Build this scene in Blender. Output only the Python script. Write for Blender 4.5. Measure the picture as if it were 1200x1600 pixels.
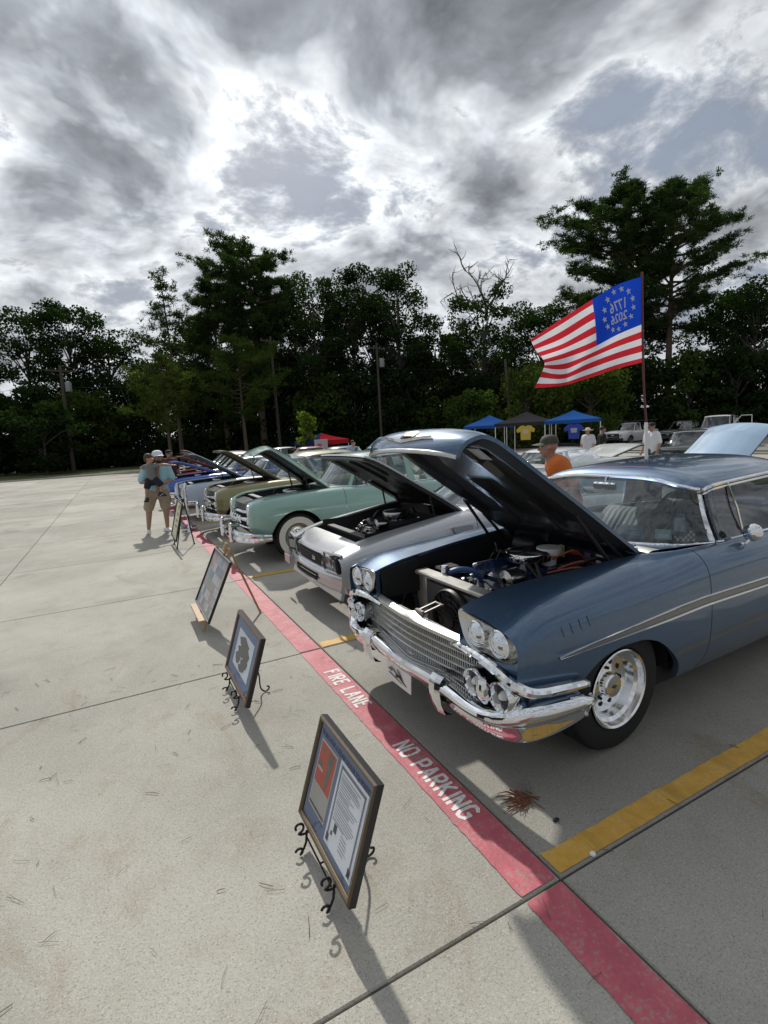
import bpy, bmesh, math, random
import numpy as np
from mathutils import Matrix, Vector

# ------------------------------------------------------------------ scene, camera, sky, sun
for o in list(bpy.data.objects):
    bpy.data.objects.remove(o)
scene = bpy.context.scene
COL = scene.collection
rad = math.radians

cam_d = bpy.data.cameras.new('camera')
cam = bpy.data.objects.new('camera', cam_d)
COL.objects.link(cam)
cam_d.sensor_fit = 'VERTICAL'
cam_d.sensor_height = 36.0
cam_d.lens = 18.045
cam_d.clip_end = 2000.0
cam_d.clip_start = 0.05
cam.matrix_world = Matrix(((0.886, 0.117, -0.450, -1.393),
                           (-0.461, 0.108, -0.881, -1.336),
                           (-0.054, 0.987, 0.149, 1.81),
                           (0, 0, 0, 1)))
scene.camera = cam

SUN_AZ = rad(12.0)      # clockwise from +Y
SUN_EL = rad(43.0)
sund = Vector((math.sin(SUN_AZ) * math.cos(SUN_EL), math.cos(SUN_AZ) * math.cos(SUN_EL), math.sin(SUN_EL)))
sun_l = bpy.data.lights.new('sun', 'SUN')
sun_l.energy = 3.0
sun_l.angle = rad(1.2)
sun_l.color = (1.0, 0.955, 0.88)
sun = bpy.data.objects.new('sun', sun_l)
COL.objects.link(sun)
sun.rotation_euler = (-sund).to_track_quat('-Z', 'Y').to_euler()
sun.location = (0, 0, 60)

vs = scene.view_settings
vs.view_transform = 'Standard'
vs.look = 'None'
vs.exposure = 0.18
vs.gamma = 1.0
vs.use_curve_mapping = False
scene.render.engine = 'CYCLES'


class NT:
    """tiny helper to wire shader nodes"""
    def __init__(s, tree):
        s.t = tree
        s.n = tree.nodes
        s.l = tree.links

    def new(s, typ, **kw):
        n = s.n.new(typ)
        for k, v in kw.items():
            setattr(n, k, v)
        return n

    def set(s, sock, v):
        if isinstance(v, bpy.types.NodeSocket):
            s.l.new(v, sock)
        elif v is not None:
            sock.default_value = v

    def math(s, op, a, b=None, c=None, clamp=False):
        n = s.new('ShaderNodeMath', operation=op, use_clamp=clamp)
        s.set(n.inputs[0], a)
        if b is not None:
            s.set(n.inputs[1], b)
        if c is not None:
            s.set(n.inputs[2], c)
        return n.outputs[0]

    def vmath(s, op, a, b=None, out=0):
        n = s.new('ShaderNodeVectorMath', operation=op)
        s.set(n.inputs[0], a)
        if b is not None:
            s.set(n.inputs[1], b)
        return n.outputs[out]

    def noise(s, vec, scale, detail=4.0, rough=0.55, dist=0.0, col=False):
        n = s.new('ShaderNodeTexNoise')
        s.set(n.inputs['Vector'], vec)
        n.inputs['Scale'].default_value = scale
        n.inputs['Detail'].default_value = detail
        n.inputs['Roughness'].default_value = rough
        n.inputs['Distortion'].default_value = dist
        return n.outputs[1 if col else 0]

    def ramp(s, fac, pts):
        n = s.new('ShaderNodeValToRGB')
        s.set(n.inputs[0], fac)
        e = n.color_ramp.elements
        while len(e) < len(pts):
            e.new(0.5)
        for i, (p, c) in enumerate(pts):
            e[i].position = p
            e[i].color = (*c, 1) if hasattr(c, '__len__') else (c, c, c, 1)
        return n.outputs[0]

    def step(s, x, lo, hi):
        n = s.new('ShaderNodeMapRange', interpolation_type='SMOOTHSTEP')
        s.set(n.inputs[0], x)
        n.inputs[1].default_value = lo
        n.inputs[2].default_value = hi
        return n.outputs[0]

    def mix(s, f, a, b, blend='MIX'):
        n = s.new('ShaderNodeMix', data_type='RGBA', blend_type=blend)
        s.set(n.inputs[0], f)
        s.set(n.inputs[6], a if not isinstance(a, tuple) else (*a, 1)[:4])
        s.set(n.inputs[7], b if not isinstance(b, tuple) else (*b, 1)[:4])
        return n.outputs[2]


def build_world():
    w = bpy.data.worlds.new('World')
    scene.world = w
    w.use_nodes = True
    T = NT(w.node_tree)
    T.n.clear()
    out = T.new('ShaderNodeOutputWorld')
    bg = T.new('ShaderNodeBackground')
    T.l.new(bg.outputs[0], out.inputs[0])
    bg.inputs[1].default_value = 0.088
    sky = T.new('ShaderNodeTexSky', sky_type='NISHITA')
    sky.sun_disc = False
    sky.sun_elevation = SUN_EL
    sky.sun_rotation = SUN_AZ
    sky.dust_density = 3.0
    sky.air_density = 1.2
    tc = T.new('ShaderNodeTexCoord')
    d = T.vmath('NORMALIZE', tc.outputs['Generated'])
    sep = T.new('ShaderNodeSeparateXYZ')
    T.l.new(d, sep.inputs[0])
    z = T.math('MAXIMUM', sep.outputs[2], 0.0)
    inv = T.math('DIVIDE', 1.0, T.math('ADD', z, 0.36))
    px = T.math('MULTIPLY', sep.outputs[0], inv)
    py = T.math('MULTIPLY', sep.outputs[1], inv)
    cmb = T.new('ShaderNodeCombineXYZ')
    T.l.new(px, cmb.inputs[0])
    T.l.new(py, cmb.inputs[1])
    p = cmb.outputs[0]
    # one cloud deck on a plane overhead: large masses, broken by smaller billows
    warp = T.noise(T.vmath('ADD', p, (3.1, 8.4, 0.5)), 1.7, 2.0, 0.5, 0.0, True)
    pw = T.vmath('ADD', p, T.vmath('MULTIPLY', T.vmath('SUBTRACT', warp, (0.5, 0.5, 0.5)), (0.30, 0.30, 0.0)))
    big = T.noise(T.vmath('ADD', pw, SKY_OFF), 2.6, 5.0, 0.56, 0.0)
    fine = T.noise(T.vmath('ADD', pw, (7.3, 1.2, 4.0)), 9.5, 6.0, 0.66, 0.0)
    dens = T.math('MULTIPLY_ADD', fine, 0.30, T.math('MULTIPLY', big, 0.80))
    bil = T.noise(T.vmath('ADD', pw, (1.7, 5.2, 2.0)), 5.5, 4.0, 0.55)
    bil = T.math('ABSOLUTE', T.math('MULTIPLY_ADD', bil, 4.0, -2.0))            # rounded billows
    dens = T.math('MULTIPLY_ADD', bil, -0.10, T.math('ADD', dens, 0.035))
    for (bx, by, r, a) in CLOUDS:                     # cloud masses at their places in the deck
        dv = T.vmath('DISTANCE', pw, (bx, by, 0.0), out=1)
        g = T.math('EXPONENT', T.math('MULTIPLY', T.math('POWER', T.math('DIVIDE', dv, r), 2.0), -1.0))
        dens = T.math('MULTIPLY_ADD', g, a, dens)
    mask = T.step(dens, 0.37, 0.58)
    sd = T.vmath('DOT_PRODUCT', d, tuple(sund), out=1)
    near = T.math('POWER', T.math('MAXIMUM', sd, 0.0), 5.0)
    glow = T.math('MULTIPLY_ADD', near, 0.66, 0.58)
    # thin cloud shines, thick cloud is grey underneath
    rmp = T.ramp(dens, [(0.42, (4.2, 4.5, 5.2)), (0.535, (10.6, 11.0, 11.4)), (0.60, (7.1, 7.5, 8.0)), (0.68, (3.6, 3.85, 4.25)), (0.84, (1.65, 1.78, 2.0))])
    tex = T.math('MULTIPLY_ADD', T.step(fine, 0.32, 0.68), 0.55, 0.70)
    texc = T.new('ShaderNodeCombineXYZ')
    tg = T.math('MULTIPLY', tex, glow)
    for i in range(3):
        T.l.new(tg, texc.inputs[i])
    cc = T.mix(1.0, rmp, texc.outputs[0], 'MULTIPLY')
    base = T.mix(1.0, sky.outputs[0], (0.60, 0.62, 0.68), 'MULTIPLY')
    base = T.mix(0.80, base, (3.2, 3.75, 4.6))           # thin high veil
    hz = T.step(z, 0.30, 0.0)
    base = T.mix(T.math('MULTIPLY', hz, 0.5), base, (4.2, 4.5, 5.0))
    veil = T.step(T.noise(T.vmath('MULTIPLY', pw, (1.0, 2.2, 1.0)), 2.6, 3.0, .6), .45, .75)
    base = T.mix(T.math('MULTIPLY', veil, 0.40), base, (4.6, 4.8, 5.2))
    fin = T.mix(mask, base, cc)
    T.l.new(fin, bg.inputs[0])


SKY_OFF = (0.55, 0.3, 0.0)
# (x, y on the deck, radius, added density)
CLOUDS = [(0.430, 0.713, 0.17, 0.18), (0.618, 0.608, 0.15, 0.17), (0.264, 0.777, 0.10, 0.12), (0.134, 0.981, 0.07, 0.16), (0.034, 1.131, 0.09, 0.13), (0.273, 1.009, 0.06, 0.11), (-0.080, 1.238, 0.09, 0.10), (0.826, 0.926, 0.09, 0.06), (0.916, 0.581, 0.10, 0.06), (-0.115, 1.536, 0.14, 0.06), (0.579, 1.268, 0.06, 0.08), (0.490, 1.086, 0.08, -0.03), (1.033, 0.741, 0.16, -0.07), (1.157, 0.968, 0.12, -0.06)]
build_world()

# ------------------------------------------------------------------ mesh tools
def mat4(loc=(0, 0, 0), rot=(0, 0, 0), sc=(1, 1, 1)):
    from mathutils import Euler
    return Matrix.LocRotScale(Vector(loc), Euler(rot), Vector(sc))


class MB:
    """collects shapes for ONE mesh object"""
    def __init__(s):
        s.v = []
        s.f = []
        s.mi = []
        s.cur = 0

    def add(s, v, f, m=None):
        b = len(s.v)
        if m is not None:
            v = [tuple(m @ Vector(p)) for p in v]
        s.v.extend([tuple(map(float, p)) for p in v])
        s.f.extend([tuple(b + i for i in q) for q in f])
        s.mi.extend([s.cur] * len(f))
        return s

    def box(s, c, size, rot=(0, 0, 0), taper=1.0, bev=0.0):
        x, y, z = [k / 2 for k in size]
        if bev > 0:
            b = min(bev, x * .9, y * .9, z * .9)
            pts = []
            for (zz, ins) in ((-z, b), (-z + b, 0), (z - b, 0), (z, b)):
                k = 1.0 if zz < 0 else taper
                X, Y = x * k - ins, y * k - ins
                c2 = b if ins == 0 else b * .3
                pts.append([(X, -Y + c2, zz), (X, Y - c2, zz), (X - c2, Y, zz), (-X + c2, Y, zz),
                            (-X, Y - c2, zz), (-X, -Y + c2, zz), (-X + c2, -Y, zz), (X - c2, -Y, zz)])
            v = [p for r in pts for p in r]
            f = [tuple(range(7, -1, -1)), tuple(range(24, 32))]
            for r in range(3):
                for i in range(8):
                    j = (i + 1) % 8
                    f.append((r * 8 + i, r * 8 + j, r * 8 + 8 + j, r * 8 + 8 + i))
        else:
            t = taper
            v = [(-x, -y, -z), (x, -y, -z), (x, y, -z), (-x, y, -z), (-x * t, -y * t, z), (x * t, -y * t, z), (x * t, y * t, z), (-x * t, y * t, z)]
            f = [(0, 3, 2, 1), (4, 5, 6, 7), (0, 1, 5, 4), (1, 2, 6, 5), (2, 3, 7, 6), (3, 0, 4, 7)]
        return s.add(v, f, mat4(c, rot))

    def grid(s, P, cu=False, cv=False, flip=False):
        P = np.asarray(P, float)
        n, m = P.shape[:2]
        f = []
        for i in range(n if cu else n - 1):
            for j in range(m if cv else m - 1):
                a, b, c, d = i * m + j, ((i + 1) % n) * m + j, ((i + 1) % n) * m + (j + 1) % m, i * m + (j + 1) % m
                f.append((a, d, c, b) if flip else (a, b, c, d))
        return s.add(P.reshape(-1, 3), f)

    def tube(s, path, r, n=8, cap=True, closed=False):
        path = [Vector(p) for p in path]
        N = len(path)
        rs = r if hasattr(r, '__len__') else [r] * N
        ring = []
        up = None
        for i, p in enumerate(path):
            if closed:
                t = path[(i + 1) % N] - path[i - 1]
            else:
                t = path[min(i + 1, N - 1)] - path[max(i - 1, 0)]
            t = t.normalized() if t.length > 1e-9 else Vector((0, 0, 1))
            if up is None:
                up = Vector((0, 0, 1)) if abs(t.z) < .9 else Vector((1, 0, 0))
            a = t.cross(up)
            if a.length < 1e-6:
                a = t.orthogonal()
            a.normalize()
            up = a.cross(t).normalized()
            ring.append([tuple(p + (a * math.cos(k * 2 * math.pi / n) + up * math.sin(k * 2 * math.pi / n)) * rs[i]) for k in range(n)])
        b = len(s.v)
        s.grid(ring, cu=closed, cv=True, flip=True)
        if cap and not closed:
            s.f.append(tuple(b + k for k in range(n)))
            s.f.append(tuple(b + (N - 1) * n + k for k in range(n - 1, -1, -1)))
            s.mi.extend([s.cur] * 2)
        return s

    def lathe(s, prof, c=(0, 0, 0), axis='y', n=32, sgn=1):
        """prof: (radius, along) pairs, spun about an axis through c"""
        R = []
        for k in range(n):
            a = 2 * math.pi * k / n
            ca, sa = math.cos(a), math.sin(a)
            row = []
            for (r, t) in prof:
                t *= sgn
                if axis == 'y':
                    row.append((c[0] + r * ca, c[1] + t, c[2] + r * sa))
                elif axis == 'x':
                    row.append((c[0] + t, c[1] + r * ca, c[2] + r * sa))
                else:
                    row.append((c[0] + r * ca, c[1] + r * sa, c[2] + t))
            R.append(row)
        return s.grid(R, cu=True, flip=(axis == 'y') ^ (sgn < 0))

    def sweep(s, path, sec, closed_sec=True, cap=True, scale=None):
        """sec: (out, up) pairs; path mostly horizontal; out = left normal of the path direction"""
        path = [Vector(p) for p in path]
        N = len(path)
        R = []
        for i, p in enumerate(path):
            t = path[min(i + 1, N - 1)] - path[max(i - 1, 0)]
            t.z = 0
            t.normalize()
            o = Vector((-t.y, t.x, 0))
            k = scale[i] if scale else (1, 1)
            R.append([tuple(p + o * (a * k[0]) + Vector((0, 0, b * k[1]))) for (a, b) in sec])
        b = len(s.v)
        s.grid(R, cv=closed_sec)
        if cap and closed_sec:
            m = len(sec)
            s.f.append(tuple(b + k for k in range(m)))
            s.f.append(tuple(b + (N - 1) * m + k for k in range(m - 1, -1, -1)))
            s.mi.extend([s.cur] * 2)
        return s

    def prism(s, pts, d, m=None):
        """polygon (x,z pairs -> x,z plane) extruded along y by d, placed by m"""
        n = len(pts)
        v = [(x, 0, z) for x, z in pts] + [(x, d, z) for x, z in pts]
        f = [tuple(range(n)), tuple(range(2 * n - 1, n - 1, -1))]
        for i in range(n):
            j = (i + 1) % n
            f.append((i, i + n, j + n, j))
        return s.add(v, f, m)

    def sphere(s, c, r, n=12, m=8, sc=(1, 1, 1)):
        P = []
        for i in range(m + 1):
            a = math.pi * i / m
            P.append([(c[0] + r * sc[0] * math.sin(a) * math.cos(2 * math.pi * k / n), c[1] + r * sc[1] * math.sin(a) * math.sin(2 * math.pi * k / n), c[2] + r * sc[2] * math.cos(a)) for k in range(n)])
        return s.grid(P, cv=True)

    def mirror(s):
        """add the mirror image across y = 0"""
        b = len(s.v)
        s.v.extend([(x, -y, z) for x, y, z in s.v])
        n = len(s.f)
        s.f.extend([tuple(b + i for i in reversed(q)) for q in s.f[:n]])
        s.mi.extend(s.mi[:n])
        return s

    def mesh(s, name, smooth=35, mats=None):
        me = bpy.data.meshes.new(name)
        me.from_pydata(s.v, [], s.f)
        for m in (mats or []):
            me.materials.append(m)
        if mats and len(mats) > 1:
            me.polygons.foreach_set('material_index', s.mi)
        me.update()
        if smooth:
            me.polygons.foreach_set('use_smooth', [True] * len(me.polygons))
            me.set_sharp_from_angle(angle=rad(smooth))
        return me

    def build(s, name, mat, parent=None, smooth=35, **kw):
        mats = mat if isinstance(mat, (list, tuple)) else [mat]
        return link(name, s.mesh(name, smooth, mats), parent, **kw)


def link(name, me, parent=None, loc=None, rot=None, label=None, cat=None, group=None, kind=None):
    o = bpy.data.objects.new(name, me)
    COL.objects.link(o)
    if parent is not None:
        o.parent = parent
    if loc is not None:
        o.location = loc
    if rot is not None:
        o.rotation_euler = rot
    tag(o, label, cat, group, kind)
    return o


def tag(o, label=None, cat=None, group=None, kind=None):
    if label:
        o['label'] = label
    if cat:
        o['category'] = cat
    if group:
        o['group'] = group
    if kind:
        o['kind'] = kind
    return o


def thing(name, label, cat, loc=(0, 0, 0), rz=0.0, group=None):
    return link(name, None, None, loc, (0, 0, rz), label, cat, group)


def cubic(xs, ys, x):
    """monotone-ish cubic interpolation, ys may be vectors"""
    xs = np.asarray(xs, float)
    ys = np.asarray(ys, float)
    x = np.atleast_1d(np.asarray(x, float))
    if len(xs) == 2:
        t = np.clip((x - xs[0]) / (xs[1] - xs[0]), 0, 1)
        return ys[0] + (ys[1] - ys[0]) * (t if ys.ndim == 1 else t.reshape(-1, *([1] * (ys.ndim - 1))))
    h = np.diff(xs)
    hh = h.reshape(-1, *([1] * (ys.ndim - 1)))
    d = np.diff(ys, axis=0) / hh
    m = np.zeros_like(ys)
    m[0] = d[0]
    m[-1] = d[-1]
    w1, w2 = 2 * hh[1:] + hh[:-1], hh[1:] + 2 * hh[:-1]
    with np.errstate(all='ignore'):
        hm = (w1 + w2) / (w1 / d[:-1] + w2 / d[1:])
    m[1:-1] = np.where(d[:-1] * d[1:] > 0, np.nan_to_num(hm), 0)
    i = np.clip(np.searchsorted(xs, x) - 1, 0, len(xs) - 2)
    t = np.clip((x - xs[i]) / h[i], 0, 1)
    sh = (-1, *([1] * (ys.ndim - 1)))
    t = t.reshape(sh)
    H = h[i].reshape(sh)
    return (ys[i] * (2 * t**3 - 3 * t**2 + 1) + m[i] * H * (t**3 - 2 * t**2 + t) + ys[i + 1] * (-2 * t**3 + 3 * t**2) + m[i + 1] * H * (t**3 - t**2))


def catmull(P, n, closed=False):
    """n samples of a smooth curve through the points P"""
    P = np.asarray(P, float)
    N = len(P)
    out = []
    for u in np.linspace(0, N if closed else N - 1, n, endpoint=not closed):
        i = int(min(math.floor(u), N - 1 if closed else N - 2))
        t = u - i
        g = (lambda k: P[k % N]) if closed else (lambda k: P[min(max(k, 0), N - 1)])
        a, b, c, d = g(i - 1), g(i), g(i + 1), g(i + 2)
        out.append(0.5 * ((2 * b) + (c - a) * t + (2 * a - 5 * b + 4 * c - d) * t * t + (3 * b - a - 3 * c + d) * t**3))
    return np.array(out)


def resample(poly, n):
    poly = np.asarray(poly, float)
    d = np.r_[0, np.cumsum(np.linalg.norm(np.diff(poly, axis=0), axis=1))]
    t = np.linspace(0, d[-1], n)
    return np.stack([np.interp(t, d, poly[:, k]) for k in range(poly.shape[1])], 1)


def text_mesh(txt, size, bold=0.0, ex=0.0015, align='CENTER', sx=1.0):
    c = bpy.data.curves.new('lettering', 'FONT')
    c.body = txt
    c.size = size
    c.align_x = align
    c.extrude = ex
    c.offset = bold
    c.resolution_u = 3
    o = bpy.data.objects.new('lettering', c)
    COL.objects.link(o)
    dg = bpy.context.evaluated_depsgraph_get()
    me = bpy.data.meshes.new_from_object(o.evaluated_get(dg))
    bpy.data.objects.remove(o)
    bpy.data.curves.remove(c)
    if sx != 1.0:
        me.transform(Matrix.Diagonal((sx, 1, 1, 1)))
    return me


def text_obj(name, txt, size, mat, parent, M, bold=0.0, ex=0.0015, sx=1.0):
    """lettering lies in the xy plane of the 4x4 matrix M"""
    me = text_mesh(txt, size, bold, ex, 'CENTER', sx)
    me.transform(M)
    me.materials.clear()
    me.materials.append(mat)
    return link(name, me, parent)


def frame_m(o, x, y):
    """matrix with origin o, x axis x, y axis y (made orthonormal)"""
    x = Vector(x).normalized()
    y = Vector(y)
    y = (y - x * y.dot(x)).normalized()
    z = x.cross(y)
    return Matrix(((x.x, y.x, z.x, o[0]), (x.y, y.y, z.y, o[1]), (x.z, y.z, z.z, o[2]), (0, 0, 0, 1)))


# ------------------------------------------------------------------ materials
MATS = {}


def principled(name, base, rough=0.5, metal=0.0, spec=0.5, coat=0.0, coat_r=0.05, noise=None, bump=None, trans=None, sheen=0.0):
    """noise = (scale, amount) varies the colour; bump = (scale, strength)"""
    if name in MATS:
        return MATS[name]
    m = bpy.data.materials.new(name)
    m.use_nodes = True
    T = NT(m.node_tree)
    b = T.n['Principled BSDF']
    b.inputs['Base Color'].default_value = (*base, 1)
    b.inputs['Roughness'].default_value = rough
    b.inputs['Metallic'].default_value = metal
    b.inputs['Specular IOR Level'].default_value = spec
    b.inputs['Coat Weight'].default_value = coat
    b.inputs['Coat Roughness'].default_value = coat_r
    if noise or bump:
        tc = T.new('ShaderNodeTexCoord')
        v = tc.outputs['Object']
    if noise:
        f = T.noise(v, noise[0], 5.0, 0.6)
        k = noise[1]
        c = T.mix(f, tuple(max(0, x * (1 - k)) for x in base), tuple(min(1, x * (1 + k)) for x in base))
        T.l.new(c, b.inputs['Base Color'])
        r = T.math('MULTIPLY_ADD', f, 0.25 * rough, rough * 0.88)
        T.l.new(r, b.inputs['Roughness'])
    if bump:
        bn = T.new('ShaderNodeBump')
        bn.inputs['Strength'].default_value = bump[1]
        bn.inputs['Distance'].default_value = 0.01
        T.l.new(T.noise(v, bump[0], 4.0, 0.6), bn.inputs['Height'])
        T.l.new(bn.outputs[0], b.inputs['Normal'])
    MATS[name] = m
    return m


def glass_mat(name, tint, refl=1.0):
    if name in MATS:
        return MATS[name]
    m = bpy.data.materials.new(name)
    m.use_nodes = True
    T = NT(m.node_tree)
    T.n.clear()
    out = T.new('ShaderNodeOutputMaterial')
    tr = T.new('ShaderNodeBsdfTransparent')
    tr.inputs[0].default_value = (*tint, 1)
    gl = T.new('ShaderNodeBsdfGlossy')
    gl.inputs['Roughness'].default_value = 0.01
    gl.inputs[0].default_value = (.95, .98, 1, 1)
    fr = T.new('ShaderNodeFresnel')
    fr.inputs[0].default_value = 1.5
    mx = T.new('ShaderNodeMixShader')
    T.l.new(T.math('MULTIPLY_ADD', fr.outputs[0], 1.35 * refl, 0.02, clamp=True), mx.inputs[0])
    T.l.new(tr.outputs[0], mx.inputs[1])
    T.l.new(gl.outputs[0], mx.inputs[2])
    T.l.new(mx.outputs[0], out.inputs[0])
    MATS[name] = m
    return m


def paint(name, base, metal=0.0, rough=0.32, coat=1.0, coat_r=0.04):
    """car paint: colour coat under lacquer, a little dust in it"""
    if name in MATS:
        return MATS[name]
    m = bpy.data.materials.new(name)
    m.use_nodes = True
    T = NT(m.node_tree)
    b = T.n['Principled BSDF']
    tc = T.new('ShaderNodeTexCoord')
    v = tc.outputs['Object']
    f = T.noise(v, 2.2, 5.0, 0.6)
    dust = T.noise(v, 55.0, 3.0, 0.7)
    c = T.mix(f, tuple(x * .93 for x in base), tuple(x * 1.07 for x in base))
    c = T.mix(T.math('MULTIPLY', T.step(dust, .45, .75), 0.05), c, (.45, .43, .38))
    T.l.new(c, b.inputs['Base Color'])
    b.inputs['Metallic'].default_value = metal
    T.l.new(T.math('MULTIPLY_ADD', f, 0.12, rough - .06), b.inputs['Roughness'])
    b.inputs['Coat Weight'].default_value = coat
    T.l.new(T.math('MULTIPLY_ADD', dust, 0.06, coat_r), b.inputs['Coat Roughness'])
    MATS[name] = m
    return m


def concrete_mat(name, tint=(0.405, 0.390, 0.345)):
    m = bpy.data.materials.new(name)
    m.use_nodes = True
    T = NT(m.node_tree)
    b = T.n['Principled BSDF']
    g = T.new('ShaderNodeNewGeometry')
    v = g.outputs['Position']
    oi = T.new('ShaderNodeObjectInfo')
    big = T.noise(v, 0.55, 5.0, 0.6, 0.4)
    mid = T.noise(v, 4.0, 6.0, 0.65)
    fine = T.noise(v, 95.0, 5.0, 0.8)
    grit = T.new('ShaderNodeTexVoronoi')
    grit.inputs['Scale'].default_value = 230.0
    T.l.new(v, grit.inputs['Vector'])
    c = T.mix(T.step(big, .3, .72), tuple(x * .80 for x in tint), tuple(x * 1.10 for x in tint))
    c = T.mix(T.math('MULTIPLY', T.step(mid, .48, .78), .40), c, (tint[0] * .70, tint[1] * .62, tint[2] * .50))
    st = T.noise(T.vmath('MULTIPLY', v, (1.0, 0.45, 1.0)), 1.3, 5.0, .7, 1.2)
    c = T.mix(T.math('MULTIPLY', T.step(st, .54, .74), .50), c, (.25, .185, .115))       # rust-brown stains
    oil = T.noise(T.vmath('ADD', v, (31., 7., 0.)), 0.9, 3.0, .5, .3)
    c = T.mix(T.math('MULTIPLY', T.step(oil, .60, .76), .40), c, (.13, .125, .115))
    c = T.mix(T.math('MULTIPLY', T.step(fine, .40, .62), 1.0), T.mix(1.0, c, (.83, .83, .83), 'MULTIPLY'), c)
    gc = T.new('ShaderNodeSeparateColor')
    T.l.new(grit.outputs['Color'], gc.inputs[0])
    c = T.mix(T.math('MULTIPLY', T.math('GREATER_THAN', gc.outputs[0], .95), .35), c, (.58, .56, .50))
    c = T.mix(T.math('MULTIPLY', T.math('LESS_THAN', gc.outputs[0], .10), .40), c, (.13, .115, .095))
    k = T.math('MULTIPLY_ADD', oi.outputs['Random'], 0.24, 0.88)
    kc = T.new('ShaderNodeCombineXYZ')
    for i in range(3):
        T.l.new(k, kc.inputs[i])
    c = T.mix(1.0, c, kc.outputs[0], 'MULTIPLY')
    T.l.new(c, b.inputs['Base Color'])
    b.inputs['Roughness'].default_value = 0.82
    b.inputs['Specular IOR Level'].default_value = 0.35
    bn = T.new('ShaderNodeBump')
    bn.inputs['Strength'].default_value = 0.40
    bn.inputs['Distance'].default_value = 0.006
    T.l.new(T.math('MULTIPLY_ADD', grit.outputs['Distance'], .5, T.math('MULTIPLY', fine, 1.2)), bn.inputs['Height'])
    T.l.new(bn.outputs[0], b.inputs['Normal'])
    MATS[name] = m
    return m


def road_paint(name, base, wear=0.5):
    """paint worn thin over gritty concrete"""
    m = bpy.data.materials.new(name)
    m.use_nodes = True
    T = NT(m.node_tree)
    b = T.n['Principled BSDF']
    g = T.new('ShaderNodeNewGeometry')
    v = g.outputs['Position']
    fine = T.noise(v, 70.0, 5.0, .7)
    mid = T.noise(v, 7.0, 5.0, .65)
    c = T.mix(T.step(mid, .3, .7), tuple(x * .82 for x in base), tuple(min(1, x * 1.12) for x in base))
    c = T.mix(T.math('MULTIPLY', T.step(T.math('MULTIPLY_ADD', mid, .45, T.math('MULTIPLY', fine, .75)), .60, .74), wear), c, (.30, .27, .22))
    sc = T.noise(T.vmath('MULTIPLY', v, (3.0, .8, 1.0)), 2.2, 5.0, .65, .6)
    c = T.mix(T.math('MULTIPLY', T.step(sc, .50, .72), .45), c, tuple(x * .45 for x in base))
    c = T.mix(T.math('MULTIPLY', T.step(fine, .38, .25), .35), c, (.08, .06, .05))
    T.l.new(c, b.inputs['Base Color'])
    b.inputs['Roughness'].default_value = .6
    bn = T.new('ShaderNodeBump')
    bn.inputs['Strength'].default_value = .45
    bn.inputs['Distance'].default_value = .006
    T.l.new(fine, bn.inputs['Height'])
    T.l.new(bn.outputs[0], b.inputs['Normal'])
    MATS[name] = m
    return m


def leaf_mat(name, c1, c2, trans=0.35):
    m = bpy.data.materials.new(name)
    m.use_nodes = True
    T = NT(m.node_tree)
    T.n.clear()
    out = T.new('ShaderNodeOutputMaterial')
    g = T.new('ShaderNodeNewGeometry')
    oi = T.new('ShaderNodeObjectInfo')
    f = T.noise(g.outputs['Position'], 0.55, 3.0, .6)
    r = T.math('MULTIPLY_ADD', g.outputs['Random Per Island'], .55, T.math('MULTIPLY_ADD', f, .7, -.15))
    c = T.mix(r, c1, c2)
    c = T.mix(T.math('MULTIPLY', oi.outputs['Random'], .35), c, tuple(x * .55 for x in c1))
    df = T.new('ShaderNodeBsdfDiffuse')
    tl = T.new('ShaderNodeBsdfTranslucent')
    T.l.new(c, df.inputs[0])
    T.l.new(T.mix(1.0, c, (1.15, 1.25, .55), 'MULTIPLY'), tl.inputs[0])
    mx = T.new('ShaderNodeMixShader')
    mx.inputs[0].default_value = trans
    T.l.new(df.outputs[0], mx.inputs[1])
    T.l.new(tl.outputs[0], mx.inputs[2])
    T.l.new(mx.outputs[0], out.inputs[0])
    MATS[name] = m
    return m


CHROME = principled('chrome', (.80, .82, .85), .045, 1.0, noise=(9, .05))
CHROME_DULL = principled('dull_chrome', (.55, .55, .55), .22, 1.0, noise=(14, .2))
BLACK = principled('black_plastic', (.012, .012, .013), .45)
BLACKM = principled('matte_black', (.010, .010, .011), .8)
SATIN = principled('satin_black_paint', (.012, .013, .015), .36, coat=.25, coat_r=.2, bump=(30, .06))
RUBBER = principled('tyre_rubber', (.009, .009, .0095), .8, noise=(30, .3), bump=(80, .2))
WHITEWALL = principled('whitewall_rubber', (.72, .70, .64), .6, noise=(12, .08))
WHITE = principled('white_paint', (.78, .78, .76), .45, noise=(8, .04))
STEEL = principled('bare_steel', (.38, .37, .35), .35, .9, noise=(10, .3))
LAMP = principled('lamp_glass', (.75, .80, .86), .08, .75, coat=1.0)
GLASS = glass_mat('car_glass', (.66, .73, .73), 1.15)
GLASS_DK = glass_mat('tinted_glass', (.16, .18, .18))

# ------------------------------------------------------------------ ground, slabs, markings
grass_m = bpy.data.materials.new('grass_ground')
grass_m.use_nodes = True
_T = NT(grass_m.node_tree)
_g = _T.new('ShaderNodeNewGeometry')
_f = _T.noise(_g.outputs['Position'], 0.8, 6.0, .7)
_T.l.new(_T.mix(_f, (.035, .055, .012), (.085, .105, .03)), _T.n['Principled BSDF'].inputs['Base Color'])
_T.n['Principled BSDF'].inputs['Roughness'].default_value = .9
JOINT = principled('joint_filler', (.028, .027, .025), .85)
CONC = concrete_mat('concrete')
ASPH = concrete_mat('pale_paving', (.24, .235, .22))
RED = road_paint('red_paint', (.50, .10, .135), .85)
YEL = road_paint('yellow_paint', (.62, .35, .05), .6)
WPAINT = road_paint('white_stencil_paint', (.78, .76, .74), .55)

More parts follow.
